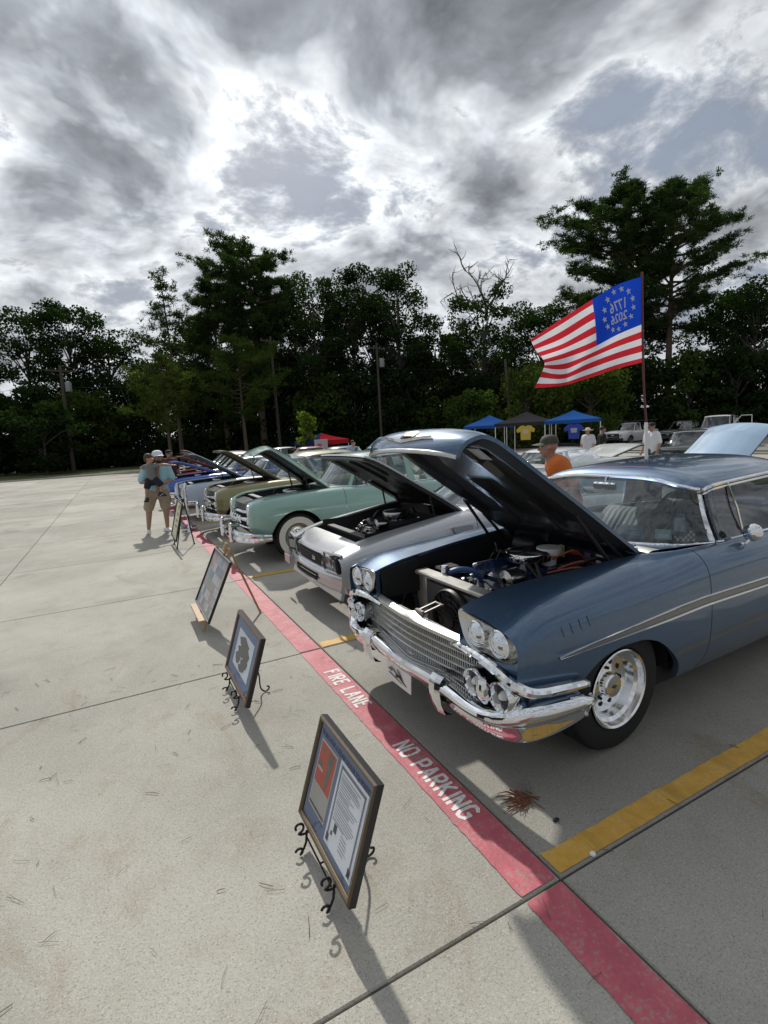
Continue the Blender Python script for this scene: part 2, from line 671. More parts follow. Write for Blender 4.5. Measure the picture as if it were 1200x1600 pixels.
b = MB().add([(-900, -900, -.06), (900, -900, -.06), (900, 900, -.06), (-900, 900, -.06)], [(0, 1, 2, 3)])
ground = b.build('ground', grass_m, None, 0, kind='structure')

XB = [-15.0, -12.0, -9.0, -6.0, -3.05, 0.0, 5.45, 10.9, 16.3, 21.7]
YB = [2.72 * k for k in range(-4, 16)]
b = MB().add([(XB[0], YB[0], -.02), (XB[-1], YB[0], -.02), (XB[-1], YB[-1], -.02), (XB[0], YB[-1], -.02)], [(0, 1, 2, 3)])
lot = b.build('parking_lot', JOINT, None, 0, kind='structure')


def slab_mesh(w, h):
    g_, e = .0048, .005
    def ring(i, z):
        return [(i, i, z), (w - i, i, z), (w - i, h - i, z), (i, h - i, z)]
    v = ring(g_, -.018) + ring(g_, -.006) + ring(g_ + e, 0)
    f = [(8, 9, 10, 11)]
    for r in (0, 4):
        for i in range(4):
            j = (i + 1) % 4
            f.append((r + i, r + j, r + 4 + j, r + 4 + i))
    return MB().add(v, f).mesh('slab', 0, [CONC])


slab_cache = {}
for i in range(len(XB) - 1):
    for j in range(len(YB) - 1):
        k = round(XB[i + 1] - XB[i], 3)
        if k not in slab_cache:
            slab_cache[k] = slab_mesh(k, 2.72)
        link('slab', slab_cache[k], lot, (XB[i], YB[j], 0))

b = MB()
for (x0, x1, y0, y1) in ((-60, XB[0], -30, YB[-1]), (XB[0], XB[-1], -30, YB[0]), (XB[-1], 24.5, -30, 34)):
    b.add([(x0, y0, -.004), (x1, y0, -.004), (x1, y1, -.004), (x0, y1, -.004)], [(0, 1, 2, 3)])
b.build('pavement', CONC, None, 0, kind='structure')
b = MB()
b.add([(27.5, -20, -.02), (44, -20, -.02), (44, 40, -.02), (27.5, 40, -.02)], [(0, 1, 2, 3)])
b.build('far_paving', ASPH, None, 0, kind='structure')
# kerb where the lot meets the grass
for (x0, y0, x1, y1) in ((-60, YB[-1], 24.5, YB[-1]), (24.5, -30, 24.5, 34)):
    d = Vector((x1 - x0, y1 - y0, 0))
    b = MB().box(((x0 + x1) / 2, (y0 + y1) / 2, .03), (abs(x1 - x0) + .15 if x1 != x0 else .15, abs(y1 - y0) + .15 if y1 != y0 else .15, .14), bev=.02)
    b.build('kerb', CONC, None, 0, kind='structure')

# red fire-lane stripe: one painted length for each slab, edges a little uneven
rng = np.random.default_rng(4)
stripe = thing('fire_lane_stripe', 'long red painted fire lane stripe with white stencilled words', 'road marking')
for j in range(len(YB) - 1):
    y0, y1 = YB[j] + .014, YB[j + 1] - .014
    ys = np.linspace(y0, y1, 90)
    P = [[(-.196 + rng.normal(0, .0016), y, .004), (-.10, y, .004), (-.014 + rng.normal(0, .0012), y, .004)] for y in ys]
    MB().grid(P, flip=False).build('stripe_length', RED, stripe, 0)
tag(stripe, 'long red painted fire lane stripe with white stencilled words', 'road marking')

LET = {  # stencil strokes in a 0..1 box, broken where the stencil has its bridges
 'F': [[(0, 0), (0, 1)], [(.1, 1), (.9, 1)], [(.1, .55), (.7, .55)]],
 'I': [[(.15, 0), (.15, 1)]],
 'R': [[(0, 0), (0, 1)], [(.12, 1), (.75, 1), (.95, .85), (.95, .65), (.75, .5), (.12, .5)], [(.45, .42), (.95, 0)]],
 'E': [[(0, 0), (0, 1)], [(.1, 1), (.9, 1)], [(.1, .53), (.7, .53)], [(.1, 0), (.9, 0)]],
 'L': [[(0, 0), (0, 1)], [(.1, 0), (.9, 0)]],
 'A': [[(0, 0), (.42, 1)], [(.55, 1), (1, 0)], [(.3, .33), (.72, .33)]],
 'N': [[(0, 0), (0, 1)], [(.08, .95), (.92, .05)], [(1, 0), (1, 1)]],
 'O': [[(.42, 0), (.2, 0), (0, .2), (0, .8), (.2, 1), (.42, 1)], [(.58, 1), (.8, 1), (1, .8), (1, .2), (.8, 0), (.58, 0)]],
 'P': [[(0, 0), (0, 1)], [(.12, 1), (.75, 1), (.95, .85), (.95, .62), (.75, .47), (.12, .47)]],
 'K': [[(0, 0), (0, 1)], [(.12, .5), (.95, 1)], [(.35, .58), (1, 0)]],
 'G': [[(.5, 1), (.2, 1), (0, .8), (0, .2), (.2, 0), (.45, 0)], [(.6, 0), (.95, .12), (.95, .45), (.6, .45)], [(.62, 1), (.95, .88)]],
}


def ribbon(b, pts, w, z, M):
    for (p, q) in zip(pts[:-1], pts[1:]):
        z += .00012
        p, q = M(p), M(q)
        d = (q - p).normalized()
        n = Vector((-d.y, d.x)) * w / 2
        e = d * w * .3
        b.add([(p.x - e.x + n.x, p.y - e.y + n.y, z), (p.x - e.x - n.x, p.y - e.y - n.y, z), (q.x + e.x - n.x, q.y + e.y - n.y, z), (q.x + e.x + n.x, q.y + e.y + n.y, z)], [(0, 1, 2, 3)])


def stencil(word, ystart, pitch, wl, h=.105, x0=-.152):
    y = ystart
    for ch in word:
        if ch != ' ':
            b = MB()
            for k, st in enumerate(LET[ch]):
                ribbon(b, st, .019, .0046 + .0009 * k, lambda p, y=y: Vector((x0 + h * p[1], y - wl * p[0])))
            b.build('letter', WPAINT, stripe, 0)
        y -= pitch * (.48 if ch == 'I' else .70 if ch == ' ' else 1.0)


stencil('FIRE LANE', 2.26, .079, .052)
stencil('NO PARKING', 1.14, .077, .052)

ylab = ['yellow stall line nearest the camera beside the blue car', 'yellow stall line between the blue car and the silver car',
        'yellow stall line between the silver car and the mint green car', 'yellow stall line on the far side of the mint green car', 'yellow stall line on the far side of the olive car',
        'yellow stall line on the far side of the pale blue car', 'yellow stall line on the far side of the bright blue car', 'yellow stall line on the far side of the dark red car']
for k in range(8):
    y0 = 2.72 * k
    xs = np.linspace(.014, 5.2, 90)
    P = [[(x, y0 + .016 + (rng.normal(0, .001)), .004), (x, y0 + .06, .004), (x, y0 + .128 + rng.normal(0, .003), .004)] for x in xs]
    o = MB().grid(P, flip=True).build('stall_line', YEL, None, 0, group='yellow stall lines')
    tag(o, ylab[k], 'road marking')

# loose litter on the concrete
NEED = principled('dry_pine_needle', (.13, .085, .05), .8)
b = MB()
def needle(x, y, a, L, bend=.15, w=.0016):
    pts = []
    for t in np.linspace(0, 1, 4):
        pts.append((x + math.cos(a + bend * t) * L * t, y + math.sin(a + bend * t) * L * t, .006 + .003 * math.sin(3 * t)))
    b.tube(pts, w, 3, cap=False)
for _ in range(210):
    x, y = rng.uniform(-2.6, 2.2), rng.uniform(-.9, 3.4)
    if rng.random() < .5 and x > 0:
        x -= 2.4
    a = rng.uniform(0, 6.28)
    L = rng.uniform(.03, .10)
    n = rng.choice([1, 1, 1, 1, 1, 2])
    for k in range(n):
        needle(x, y, a + rng.normal(0, .08), L * rng.uniform(.8, 1), rng.normal(0, .10), .0008 if rng.random() < .75 else .0016)
b.build('pine_needle_litter', NEED, None, 0, label='scattered dry pine needles and twigs lying on the concrete', cat='litter', kind='stuff')
b = MB()
rust = principled('rust_brown_needles', (.20, .085, .045), .8)
for _ in range(44):
    a = rng.uniform(0, 6.28)
    needle(.19 + rng.normal(0, .026), .40 + rng.normal(0, .022), rng.normal(2.6, .9), rng.uniform(.04, .13), rng.normal(0, .3), rng.uniform(.0006, .0012))
b.v = [(p[0], p[1], p[2] + abs(rng.normal(0, .006))) for p in b.v]
b.build('pine_needle_clump', rust, None, 0, label='clump of rust brown pine needles on the concrete before the blue car', cat='pine needles')
# bottle cap and pebble
b = MB().lathe([(0, .010), (.008, .010), (.012, .007), (.013, 0)], (.20, .015, .004), 'z', 12)
b.build('bottle_cap', WHITE, None, label='small white chip lying in the joint beside the yellow line', cat='litter')
b = MB().sphere((.215, .235, .006), .016, 8, 6, (1.2, .7, .4))
b.build('pebble', BLACKM, None, label='small black pebble between the needle clump and the yellow line', cat='pebble')

# ------------------------------------------------------------------ trees
BARK = principled('pine_bark', (.12, .085, .06), .9, noise=(3, .4), bump=(6, .8))
BARK2 = principled('grey_bark', (.10, .09, .08), .9, noise=(3, .4), bump=(6, .8))
DEADW = principled('dead_wood', (.20, .175, .15), .85, noise=(3, .3))
LF_PINE = leaf_mat('pine_needles', (.030, .058, .022), (.068, .110, .038), .35)
LF_DARK = leaf_mat('dark_leaves', (.016, .034, .014), (.046, .078, .028), .40)
LF_MID = leaf_mat('mid_leaves', (.040, .075, .020), (.100, .145, .040), .45)
LF_PALE = leaf_mat('pale_leaves', (.055, .090, .022), (.120, .160, .045), .40)
LF_LIME = leaf_mat('lime_leaves', (.09, .15, .025), (.17, .24, .05), .45)


def leaves_mesh(name, cen, nor_bias, size, rng, mat, thin=1.0, aim=None):
    """one leaf-shaped quad at every centre"""
    n = len(cen)
    d = rng.normal(0, 1, (n, 3)) + nor_bias
    if aim is not None:
        d = aim + rng.normal(0, .45, (n, 3))
    d /= np.linalg.norm(d, axis=1, keepdims=True)
    e = rng.normal(0, 1, (n, 3))
    e -= d * np.sum(e * d, 1, keepdims=True)
    e /= np.linalg.norm(e, axis=1, keepdims=True)
    s = (size * rng.uniform(.6, 1.35, (n, 1)))
    w = s * thin * rng.uniform(.35, .6, (n, 1))
    V = np.stack([cen - d * s * .5, cen + e * w - d * s * .05, cen + d * s * .5, cen - e * w + d * s * .05], 1).reshape(-1, 3)
    me = bpy.data.meshes.new(name)
    me.vertices.add(4 * n)
    me.vertices.foreach_set('co', V.ravel())
    me.loops.add(4 * n)
    me.loops.foreach_set('vertex_index', np.arange(4 * n, dtype=np.int32))
    me.polygons.add(n)
    me.polygons.foreach_set('loop_start', np.arange(0, 4 * n, 4, dtype=np.int32))
    me.materials.append(mat)
    me.update(calc_edges=True)
    return me


def trunk_path(H, lean, rng, n=9, wob=.02):
    p = []
    wx, wy = rng.normal(0, wob * H / 3, 2)
    for i in range(n):
        t = i / (n - 1)
        p.append(np.array([lean[0] * t * H + wx * math.sin(2.6 * t), lean[1] * t * H + wy * math.sin(2.2 * t + .5), H * t]))
    return p


def at(path, t):
    k = t * (len(path) - 1)
    i = min(int(k), len(path) - 2)
    return path[i] + (path[i + 1] - path[i]) * (k - i)


def pine(loc, H, R, seed, label, lean=(0, 0), h0=.45, n_limb=46, r0=.32, mat=None, group='trees beyond the parking lot', dens=1.0, shape='round', name='pine_tree', skew=0.0):
    rng = np.random.default_rng(seed)
    t = thing(name, label, 'tree', loc, 0, group)
    path = trunk_path(H * .97, lean, rng)
    b = MB().tube([tuple(p) for p in path], [max(.03, r0 * (1 - .88 * i / 8)) for i in range(9)], 8)
    cen, aim = [], []
    for k in range(n_limb):
        u = (k + rng.uniform(0, 1)) / n_limb
        h = h0 + (1 - h0) * u
        if shape == 'round':
            ln = R * (math.sin(math.pi * min(1, (.16 + u * .84))) ** .7) * rng.uniform(.55, 1.1)
        elif shape == 'cone':
            ln = R * (1.02 - u) ** .8 * rng.uniform(.6, 1.1) + .4
        else:
            ln = R * (.35 + .65 * u) * rng.uniform(.5, 1.05) * (1 if u < .9 else .7)
        az = k * 2.399 + rng.normal(0, .5)
        ln *= 1 + skew * math.cos(az - 2.2)
        up = rng.uniform(-.22, .50) + .3 * u - .75 * max(0, u - .5)
        if shape == 'flat':
            up *= .45
        s = at(path, min(.995, h))
        pts = [s]
        for q in range(1, 6):
            f = q / 5
            pts.append(s + np.array([math.cos(az + .2 * f * rng.normal()) * ln * f, math.sin(az + .2 * f * rng.normal()) * ln * f, up * ln * f - .10 * ln * f * (1 - f) + rng.normal(0, .06)]))
        b.tube([tuple(p) for p in pts], [max(.015, .05 * r0 / .3 * (1.15 - .2 * i) * min(1.6, ln / 3 + .4)) for i in range(6)], 5, cap=False)
        ntw = int((6 + ln * 3.4) * dens)
        for q in range(ntw):
            f = rng.uniform(.35, 1.05)
            base = at(pts, min(1, f)) + np.array([*rng.normal(0, .08 * ln * .5 + .16, 2), rng.normal(.10, .22)])
            m = int(30 * dens)
            dirs = rng.normal(0, 1, (m, 3)) + np.array([0, 0, .55])
            dirs /= np.linalg.norm(dirs, axis=1, keepdims=True)
            rr = rng.uniform(.06, .40, (m, 1))
            cen.append(base + dirs * rr * np.array([1.25, 1.25, .8]))
            aim.append(dirs)
    b.build('trunk', BARK, t)
    cen = np.concatenate(cen)
    aim = np.concatenate(aim)
    link('crown', leaves_mesh('crown', cen, 0, .34, rng, mat or LF_PINE, .20, aim), t)
    return t


def broad(loc, H, R, seed, label, n_cl=70, h0=.25, mat=None, leaf=.30, per=150, lean=(0, 0), r0=.28, cl=1.15, flat=.75, group='trees beyond the parking lot', name='broadleaf_tree', droop=0.0, prof=None):
    rng = np.random.default_rng(seed)
    t = thing(name, label, 'tree', loc, 0, group)
    path = trunk_path(H * .85, lean, rng)
    b = MB().tube([tuple(p) for p in path], [max(.03, r0 * (1 - .85 * i / 8)) for i in range(9)], 8)
    cen = []
    for k in range(n_cl):
        u = rng.uniform(0, 1)
        h = h0 + (1 - h0) * u
        prf = prof(u) if prof else (math.sin(math.pi * (.12 + .80 * u)) ** .6)
        az = rng.uniform(0, 2 * math.pi)
        ln = R * prf * math.sqrt(rng.uniform(.12, 1)) * rng.uniform(.8, 1.12)
        c = np.array([lean[0] * h * H + math.cos(az) * ln, lean[1] * h * H + math.sin(az) * ln, h * H * .97])
        s = at(path, min(.97, max(.12, h - .14 - .05 * ln / R)))
        if k % 2 == 0:
            mid = (s + c) / 2 + np.array([*rng.normal(0, .15, 2), .12 * ln])
            b.tube([tuple(s), tuple(mid), tuple(c)], [.06 * r0 / .28 + .015 * ln, .045, .02], 5, cap=False)
        rc = cl * rng.uniform(.45, 1.3)
        m = int(per * rc * rc / (cl * cl))
        d = rng.normal(0, 1, (m, 3))
        d /= np.linalg.norm(d, axis=1, keepdims=True)
        rr = rc * rng.uniform(.25, 1.0, (m, 1)) ** .6
        P = c + d * rr * np.array([1.1, 1.1, flat])
        if droop:
            P[:, 2] -= droop * np.abs(rng.normal(0, 1, m)) * rc
        cen.append(P)
    b.build('trunk', BARK2, t)
    cen = np.concatenate(cen)
    cen = cen[cen[:, 2] > .15]
    link('crown', leaves_mesh('crown', cen, np.array([0, 0, -.5 * droop]), leaf, rng, mat or LF_DARK, 1.0 if not droop else .5), t)
    return t


G1 = 'trees beyond the parking lot'
pine((46.6, 35.6, 0), 25.6, 6.6, 11, 'left of the two tallest pines behind the flag', (-.01, 0), .50, 64, .42, dens=1.6, skew=.2)
pine((49.6, 32.9, 0), 25.2, 6.4, 12, 'right of the two tallest pines behind the flag', (.012, 0), .42, 76, .42, dens=1.4, shape='round')
pine((4.6, 55.0, 0), 18.8, 3.6, 13, 'slender loose pine rising alone left of the tall dark pines', (-.02, 0), .38, 40, .24, shape='cone', dens=.8)
pine((12.9, 54.0, 0), 21.6, 6.3, 14, 'tallest dark pine of the left group with a spreading flat top', (-.01, 0), .36, 84, .4, dens=1.6, shape='flat')
pine((9.4, 55.5, 0), 18.6, 4.2, 24, 'lower pine leaning against the left side of the tallest dark pine', (-.03, 0), .35, 60, .3, dens=1.4)
broad((19.6, 54.0, 0), 20.6, 5.0, 15, 'tall dark vine covered tree just right of the spreading pine', 105, .12, LF_DARK, .23, 230)
broad((23.7, 53.0, 0), 20.0, 4.4, 16, 'tall dark narrow tree in the middle of the left wood', 95, .10, LF_DARK, .23, 230)
broad((27.3, 49.2, 0), 19.4, 4.6, 17, 'tall dark tree at the right end of the left wood', 100, .10, LF_DARK, .23, 230)
broad((16.0, 58.0, 0), 17.5, 5.0, 34, 'dark tree filling in behind the tall pines', 80, .10, LF_DARK, .23, 230)
pine((3.0, 48.5, 0), 9.8, 3.6, 18, 'short yellowish pine with a bare trunk left of centre', (0, 0), .34, 40, .17, LF_PALE, dens=.95, shape='round')
pine((9.4, 47.0, 0), 11.2, 4.2, 19, 'short yellowish pine with a stout bare trunk below the tallest pine', (0, 0), .34, 44, .2, LF_MID, dens=1.0, shape='round')
broad((-8.6, 66, 0), 16.4, 5.5, 20, 'broad dark tree second from the left edge', 85, .1, LF_DARK, .24, 230)
broad((-4.6, 66.5, 0), 18.0, 4.8, 21, 'tall leafy tree behind the left utility pole', 85, .1, LF_DARK, .23, 230)
broad((-.8, 64.5, 0), 16.2, 4.6, 22, 'leafy tree between the utility pole and the slender pine', 80, .1, LF_DARK, .23, 230)
broad((-14.5, 65, 0), 14.6, 5.6, 23, 'broad dark tree at the left edge of the picture', 80, .1, LF_DARK, .23, 230)
broad((-6.8, 52, 0), 6.0, 3.4, 25, 'small round tree standing on the grass behind the black pickup', 46, .12, LF_DARK, .24, 170, r0=.12, cl=.9)
broad((58.0, 30.5, 0), 15.4, 7.0, 26, 'broad dark tree at the right edge beside the tall pines', 110, .08, LF_DARK, .24, 230)
broad((53.5, 27.0, 0), 12.8, 6.0, 27, 'lower dark tree below the right hand pine', 90, .06, LF_DARK, .23, 230)
broad((41.0, 41.5, 0), 14.4, 5.2, 28, 'rounded dark tree just left of the flag', 90, .08, LF_DARK, .23, 230)
broad((45.5, 41.0, 0), 12.5, 5.2, 35, 'dark tree behind the flag between the pines and the dead topped tree', 80, .08, LF_DARK, .23, 230)
broad((31.0, 33.5, 0), 6.9, 3.4, 29, 'weeping green tree under the flag behind the blue canopy', 60, .08, LF_PALE, .34, 160, droop=.55, cl=1.0)
broad((35.5, 30.6, 0), 6.6, 3.6, 30, 'weeping green tree under the flag pole', 60, .08, LF_PALE, .34, 160, droop=.55, cl=1.0)
broad((27.5, 36.5, 0), 5.2, 2.6, 31, 'light green shrubby tree beside the leaning pole', 40, .06, LF_MID, .26, 150, cl=.9)

for i_, (x, y, h, lab) in enumerate(((17.5, 60.5, 18.6, 'tall dark tree closing the gap right of the spreading pine'), (22.3, 58.0, 18.8, 'tall dark tree at the back of the left wood'), (27.0, 55.0, 18.0, 'tall dark tree behind the right end of the left wood'),
                                    (8.0, 62.0, 16.0, 'tall dark tree behind the slender pine'), (31.0, 47.5, 13.0, 'dark tree in the low gap right of the left wood'), (50.0, 38.0, 15.0, 'dark tree behind the trunks of the two tallest pines'))):
    broad((x, y, 0), h, 4.6, 300 + i_, lab, 85, .08, LF_DARK, .26, 200)
# the tree with bare dead limbs sticking out of a leafy crown
dt = broad((33.5, 42.4, 0), 15.8, 5.6, 32, 'leafy tree with bare dead branches sticking out of its top', 120, .12, LF_DARK, .22, 200, cl=1.0,
           prof=lambda u: .45 + .5 * u if u < .8 else .9 - 2.0 * (u - .8))
rng = np.random.default_rng(77)
b = MB()
def dead_limb(p, d, L, r, lev):
    pts = [np.array(p, float)]
    d = np.array(d, float)
    for q in range(6):
        d = d / np.linalg.norm(d) + rng.normal(0, .16, 3) + np.array([0, 0, .06])
        pts.append(pts[-1] + d / np.linalg.norm(d) * L / 6)
    b.tube([tuple(x) for x in pts], [r * (1 - .13 * i) for i in range(7)], 5)
    if lev > 0:
        for q in (2, 3, 4, 5, 6):
            dd = d / np.linalg.norm(d) + rng.normal(0, .75, 3)
            dead_limb(pts[q], dd, L * rng.uniform(.35, .6), r * .5, lev - 1)
dead_limb((.4, 0, 12.8), (.05, 0, 1), 5.6, .20, 2)
dead_limb((.2, 0, 13.5), (-.75, .5, .55), 4.0, .15, 2)
dead_limb((.5, 0, 14.0), (.7, -.5, .75), 3.6, .15, 2)
dead_limb((.4, 0, 14.5), (.55, -.4, .5), 3.4, .11, 1)
b.build('dead_branch', DEADW, dt)

# lower trees and brush closing the wood behind the lot
UND = [(-16, 56, 5.5), (-11.5, 58, 6.5), (-7.5, 60, 7.5), (-3.5, 59, 7), (.5, 60, 8), (4.2, 60.5, 8.5), (7.5, 58, 8), (11.5, 57, 8.5), (15, 55.5, 8.5),
       (18.5, 51.5, 7.5), (22, 50, 8), (25.5, 47, 7.8), (29, 46, 7.5), (32, 43.5, 6.8), (35.5, 41, 7.2), (39, 38.5, 7.5), (42, 35.5, 7.6), (44.5, 32.5, 7.4), (47.5, 29.5, 7.2), (50, 26.5, 6.6), (52, 23, 6.0), (54, 19, 6.2), (21, 56, 10), (30, 50, 9.5), (37, 46, 9.0), (13, 60, 11)]
UL = ['at the far left edge', 'behind the black pickup', 'left of the transformer pole', 'right of the transformer pole', 'left of the slender pine', 'behind the slender pine', 'left of the tallest pine', 'under the tallest pine',
      'right of the tallest pine', 'behind the striped canopy', 'left of the pole with the grey box', 'right of the pole with the grey box', 'left of the dead topped tree', 'under the dead topped tree', 'right of the dead topped tree',
      'left of the flag', 'under the flag', 'right of the flag pole', 'under the two tall pines', 'right of the two tall pines', 'above the white sport utility vehicle', 'at the far right edge', 'high behind the middle wood', 'in the gap left of the dead topped tree', 'in the gap between dead topped tree and flag', 'high behind the tallest pine']
for i, (x, y, h) in enumerate(UND):
    broad((x, y, 0), h * 1.08, 3.4, 200 + i, 'dense brush tree ' + UL[i], 52, .03, LF_DARK if i % 3 else LF_MID, .34, 120, r0=.12, cl=1.15, group='low trees in the dark brush', name='brush_tree')
# young sapling with fresh leaves behind the show cars
broad((8.6, 27.5, 0), 3.3, .48, 41, 'young sapling with fresh yellow green leaves behind the show cars', 26, .42, LF_LIME, .16, 44, r0=.035, cl=.30, group='planted saplings', name='sapling')

# ------------------------------------------------------------------ utility poles and wires
WOOD = principled('weathered_pole_wood', (.075, .062, .05), .9, noise=(4, .3))
GREY = principled('transformer_grey', (.26, .27, .27), .5)
def utility_pole(loc, H, label, lean=(0, 0), arm=True, can=False, r=.15):
    t = thing('utility_pole', label, 'utility pole', loc, 0, 'utility poles')
    MB().tube([(0, 0, 0), (lean[0] * .5, lean[1] * .5, H / 2), (lean[0], lean[1], H)], [r * 1.15, r, r * .8], 8).build('pole', WOOD, t)
    if arm:
        MB().box((lean[0], lean[1], H - .5), (2.4, .12, .14), (0, 0, .35)).build('cross_arm', WOOD, t)
        for s in (-1.05, -.4, .4, 1.05):
            MB().lathe([(0, 0), (.05, .01), (.03, .06), (.055, .1), (0, .14)], (lean[0] + s * math.cos(.35), lean[1] + s * math.sin(.35), H - .43), 'z', 8).build('insulator', GREY, t)
    if can:
        c = MB().lathe([(0, 0), (.24, .02), (.26, .1), (.26, .75), (.22, .85), (0, .9)], (lean[0] + .42, lean[1] - .1, H - 2.3), 'z', 14)
        c.build('transformer', GREY, t)
    return t
utility_pole((-4.9, 52.5, 0), 9.3, 'wooden utility pole with a grey transformer at the left', (.1, 0), True, True)
utility_pole((13.6, 50.5, 0), 12.0, 'wooden utility pole in front of the tallest dark pine', (-.1, 0), True, False)
utility_pole((22.3, 44.7, 0), 10.6, 'wooden utility pole with a small grey box in the middle of the wood', (0, 0), True, True, .12)
utility_pole((29.2, 33.4, 0), 7.6, 'leaning bare wooden pole left of the flag', (-.15, .55), False, False, .13)
WIRE = principled('wire', (.015, .015, .016), .6)
def wire(p, q, sag, label):
    pts = [tuple(np.array(p) * (1 - t) + np.array(q) * t - np.array([0, 0, sag * 4 * t * (1 - t)])) for t in np.linspace(0, 1, 15)]
    MB().tube(pts, .012, 4, cap=False).build('overhead_wire', WIRE, None, label=label, cat='wire', group='overhead wires')
for k, (z, s) in enumerate(((9.0, .5), (7.4, .6))):
    wl = ('upper', 'lower')[k] + ' overhead wire '
    wire((-45, 57, z), (-4.9, 52.5, z), s, wl + 'running left from the transformer pole')
    wire((-4.9, 52.5, z), (13.6, 50.5, z + 1.6), s, wl + 'between the transformer pole and the pole before the tall pine')
    wire((13.6, 50.5, z + 1.6), (22.3, 44.7, z + .8), s, wl + 'between the two poles before the middle wood')
    wire((22.3, 44.7, z + .8), (60, 21, z + .4), s + .3, wl + 'running right past the flag')

# rank undergrowth along the foot of the wood
rng = np.random.default_rng(5)
pts = []
line = catmull([(-30, 60), (-16, 58), (-6, 58.5), (4, 57.5), (12, 54.5), (19, 50.5), (26, 46), (31.5, 42), (37, 38.5), (43, 33.5), (48, 28), (52, 22), (56, 14)], 240)
for k, (x, y) in enumerate(line):
    for q in range(9):
        c = np.array([x + rng.normal(0, .9), y + rng.normal(0, .9) + q * .25, rng.uniform(.1, 1.9 + .5 * math.sin(k * .21))])
        pts.append(c + rng.normal(0, .42, (26, 3)))
pts = np.concatenate(pts)
pts = pts[pts[:, 2] > .05]
link('undergrowth', leaves_mesh('undergrowth', pts, 0, .42, rng, LF_DARK), None, label='dark rank undergrowth along the foot of the wood', cat='undergrowth', kind='stuff')

# ------------------------------------------------------------------ car toolkit (car frame: nose at x = 0 pointing to -x, near flank at -y)
def table(d):
    xs = sorted(d)
    return np.array(xs, float), np.array([d[x] for x in xs], float)


SEC = {}


def section(tab, x):
    k = (id(tab), round(float(x), 5))
    if k not in SEC:
        SEC[k] = (tab, cubic(tab[0], tab[1], [x])[0])
    return SEC[k][1]


def shell(tab, x0, x1, arches=(), n=30, r1=9, r2=12, fl=.035, top=.03, split=3):
    """near-side body skin from x0 to x1, cut round the wheel arches (xc, zc, r)"""
    xs = set(np.round(np.linspace(x0, x1, n), 4))
    poly = [q for q in arches if not np.isscalar(q[0])]       # free-form openings: (xs, zs)
    arches = [q for q in arches if np.isscalar(q[0])]
    for (ax, az) in poly:
        for x in list(np.linspace(ax[0], ax[-1], 29)) + [ax[0] - .002, ax[-1] + .002]:
            if x0 < x < x1:
                xs.add(round(float(x), 4))
    for (xc, zc, r) in arches:
        for a in np.linspace(0, math.pi, 19):
            x = xc + r * math.cos(a)
            if x0 < x < x1:
                xs.add(round(x, 4))
        for e in (xc - r - .002, xc + r + .002):
            if x0 < e < x1:
                xs.add(round(e, 4))
    P = []
    for x in sorted(xs):
        k = section(tab, x)
        dense = catmull(k, 8 * (len(k) - 1) + 1)
        lo, hi = dense[:8 * split + 1], dense[8 * split:]
        cut = [zc + math.sqrt(max(0, r * r - (x - xc)**2)) for (xc, zc, r) in arches if abs(x - xc) <= r + 1e-6]
        cut += [float(cubic(ax, az, [x])[0]) for (ax, az) in poly if ax[0] - 1e-6 <= x <= ax[-1] + 1e-6]
        for za in cut:
            if za > lo[0, 1]:
                i = int(np.searchsorted(lo[:, 1], za))
                if 0 < i < len(lo):
                    t = (za - lo[i - 1, 1]) / max(1e-6, lo[i, 1] - lo[i - 1, 1])
                    lo = np.vstack([lo[i - 1] + t * (lo[i] - lo[i - 1]), lo[i:]])
        lo = resample(lo, r1)
        hi = resample(hi, r2)
        s = np.vstack([lo[:-1], hi])
        row = [(x, -(s[0, 0] - fl), s[0, 1] + .004)] + [(x, -a, z) for a, z in s]
        if top:
            row.append((x, -(s[-1, 0] - .004), s[-1, 1] - top))
        P.append(row)
    return MB().grid(P)


def keys_eval(keys, u):
    K = np.asarray(keys, float)
    i = int(min(math.floor(u), len(K) - 2))
    t = u - i
    g = lambda k: K[min(max(k, 0), len(K) - 1)]
    a, b_, c, d = g(i - 1), g(i), g(i + 1), g(i + 2)
    if i == 0:                          # mirror across the centreline
        a = g(1) * np.array([1, -1, 1, 1, -1, 1])
    if i == len(K) - 2:
        d = g(len(K) - 2) * np.array([1, -1, 1, 1, -1, 1])
    return 0.5 * ((2 * b_) + (c - a) * t + (2 * a - 5 * b_ + 4 * c - d) * t * t + (3 * b_ - a - 3 * c + d) * t**3)


def gh_panel(keys, u0, u1, n, rows=7, bulge=.02, off=0.0, side=-1, t0=0.0, t1=1.0):
    """ruled panel of the greenhouse between belt and roof rail"""
    P = []
    us = np.linspace(u0, u1, n)
    cols = [keys_eval(keys, abs(u)) * np.array([1, 1 if u >= 0 else -1, 1, 1, 1 if u >= 0 else -1, 1]) for u in us]
    for k, c in enumerate(cols):
        a, b_ = c[:3], c[3:]
        nx = cols[min(k + 1, n - 1)][:3] - cols[max(k - 1, 0)][:3]
        nrm = np.array([-nx[1], nx[0], 0])
        nrm = -nrm / (np.linalg.norm(nrm) + 1e-9)
        row = []
        for t in np.linspace(t0, t1, rows):
            p = a + (b_ - a) * t - nrm * (bulge * 4 * t * (1 - t) + off) * -1
            row.append((p[0], side * p[1], p[2]))
        P.append(row)
    return P


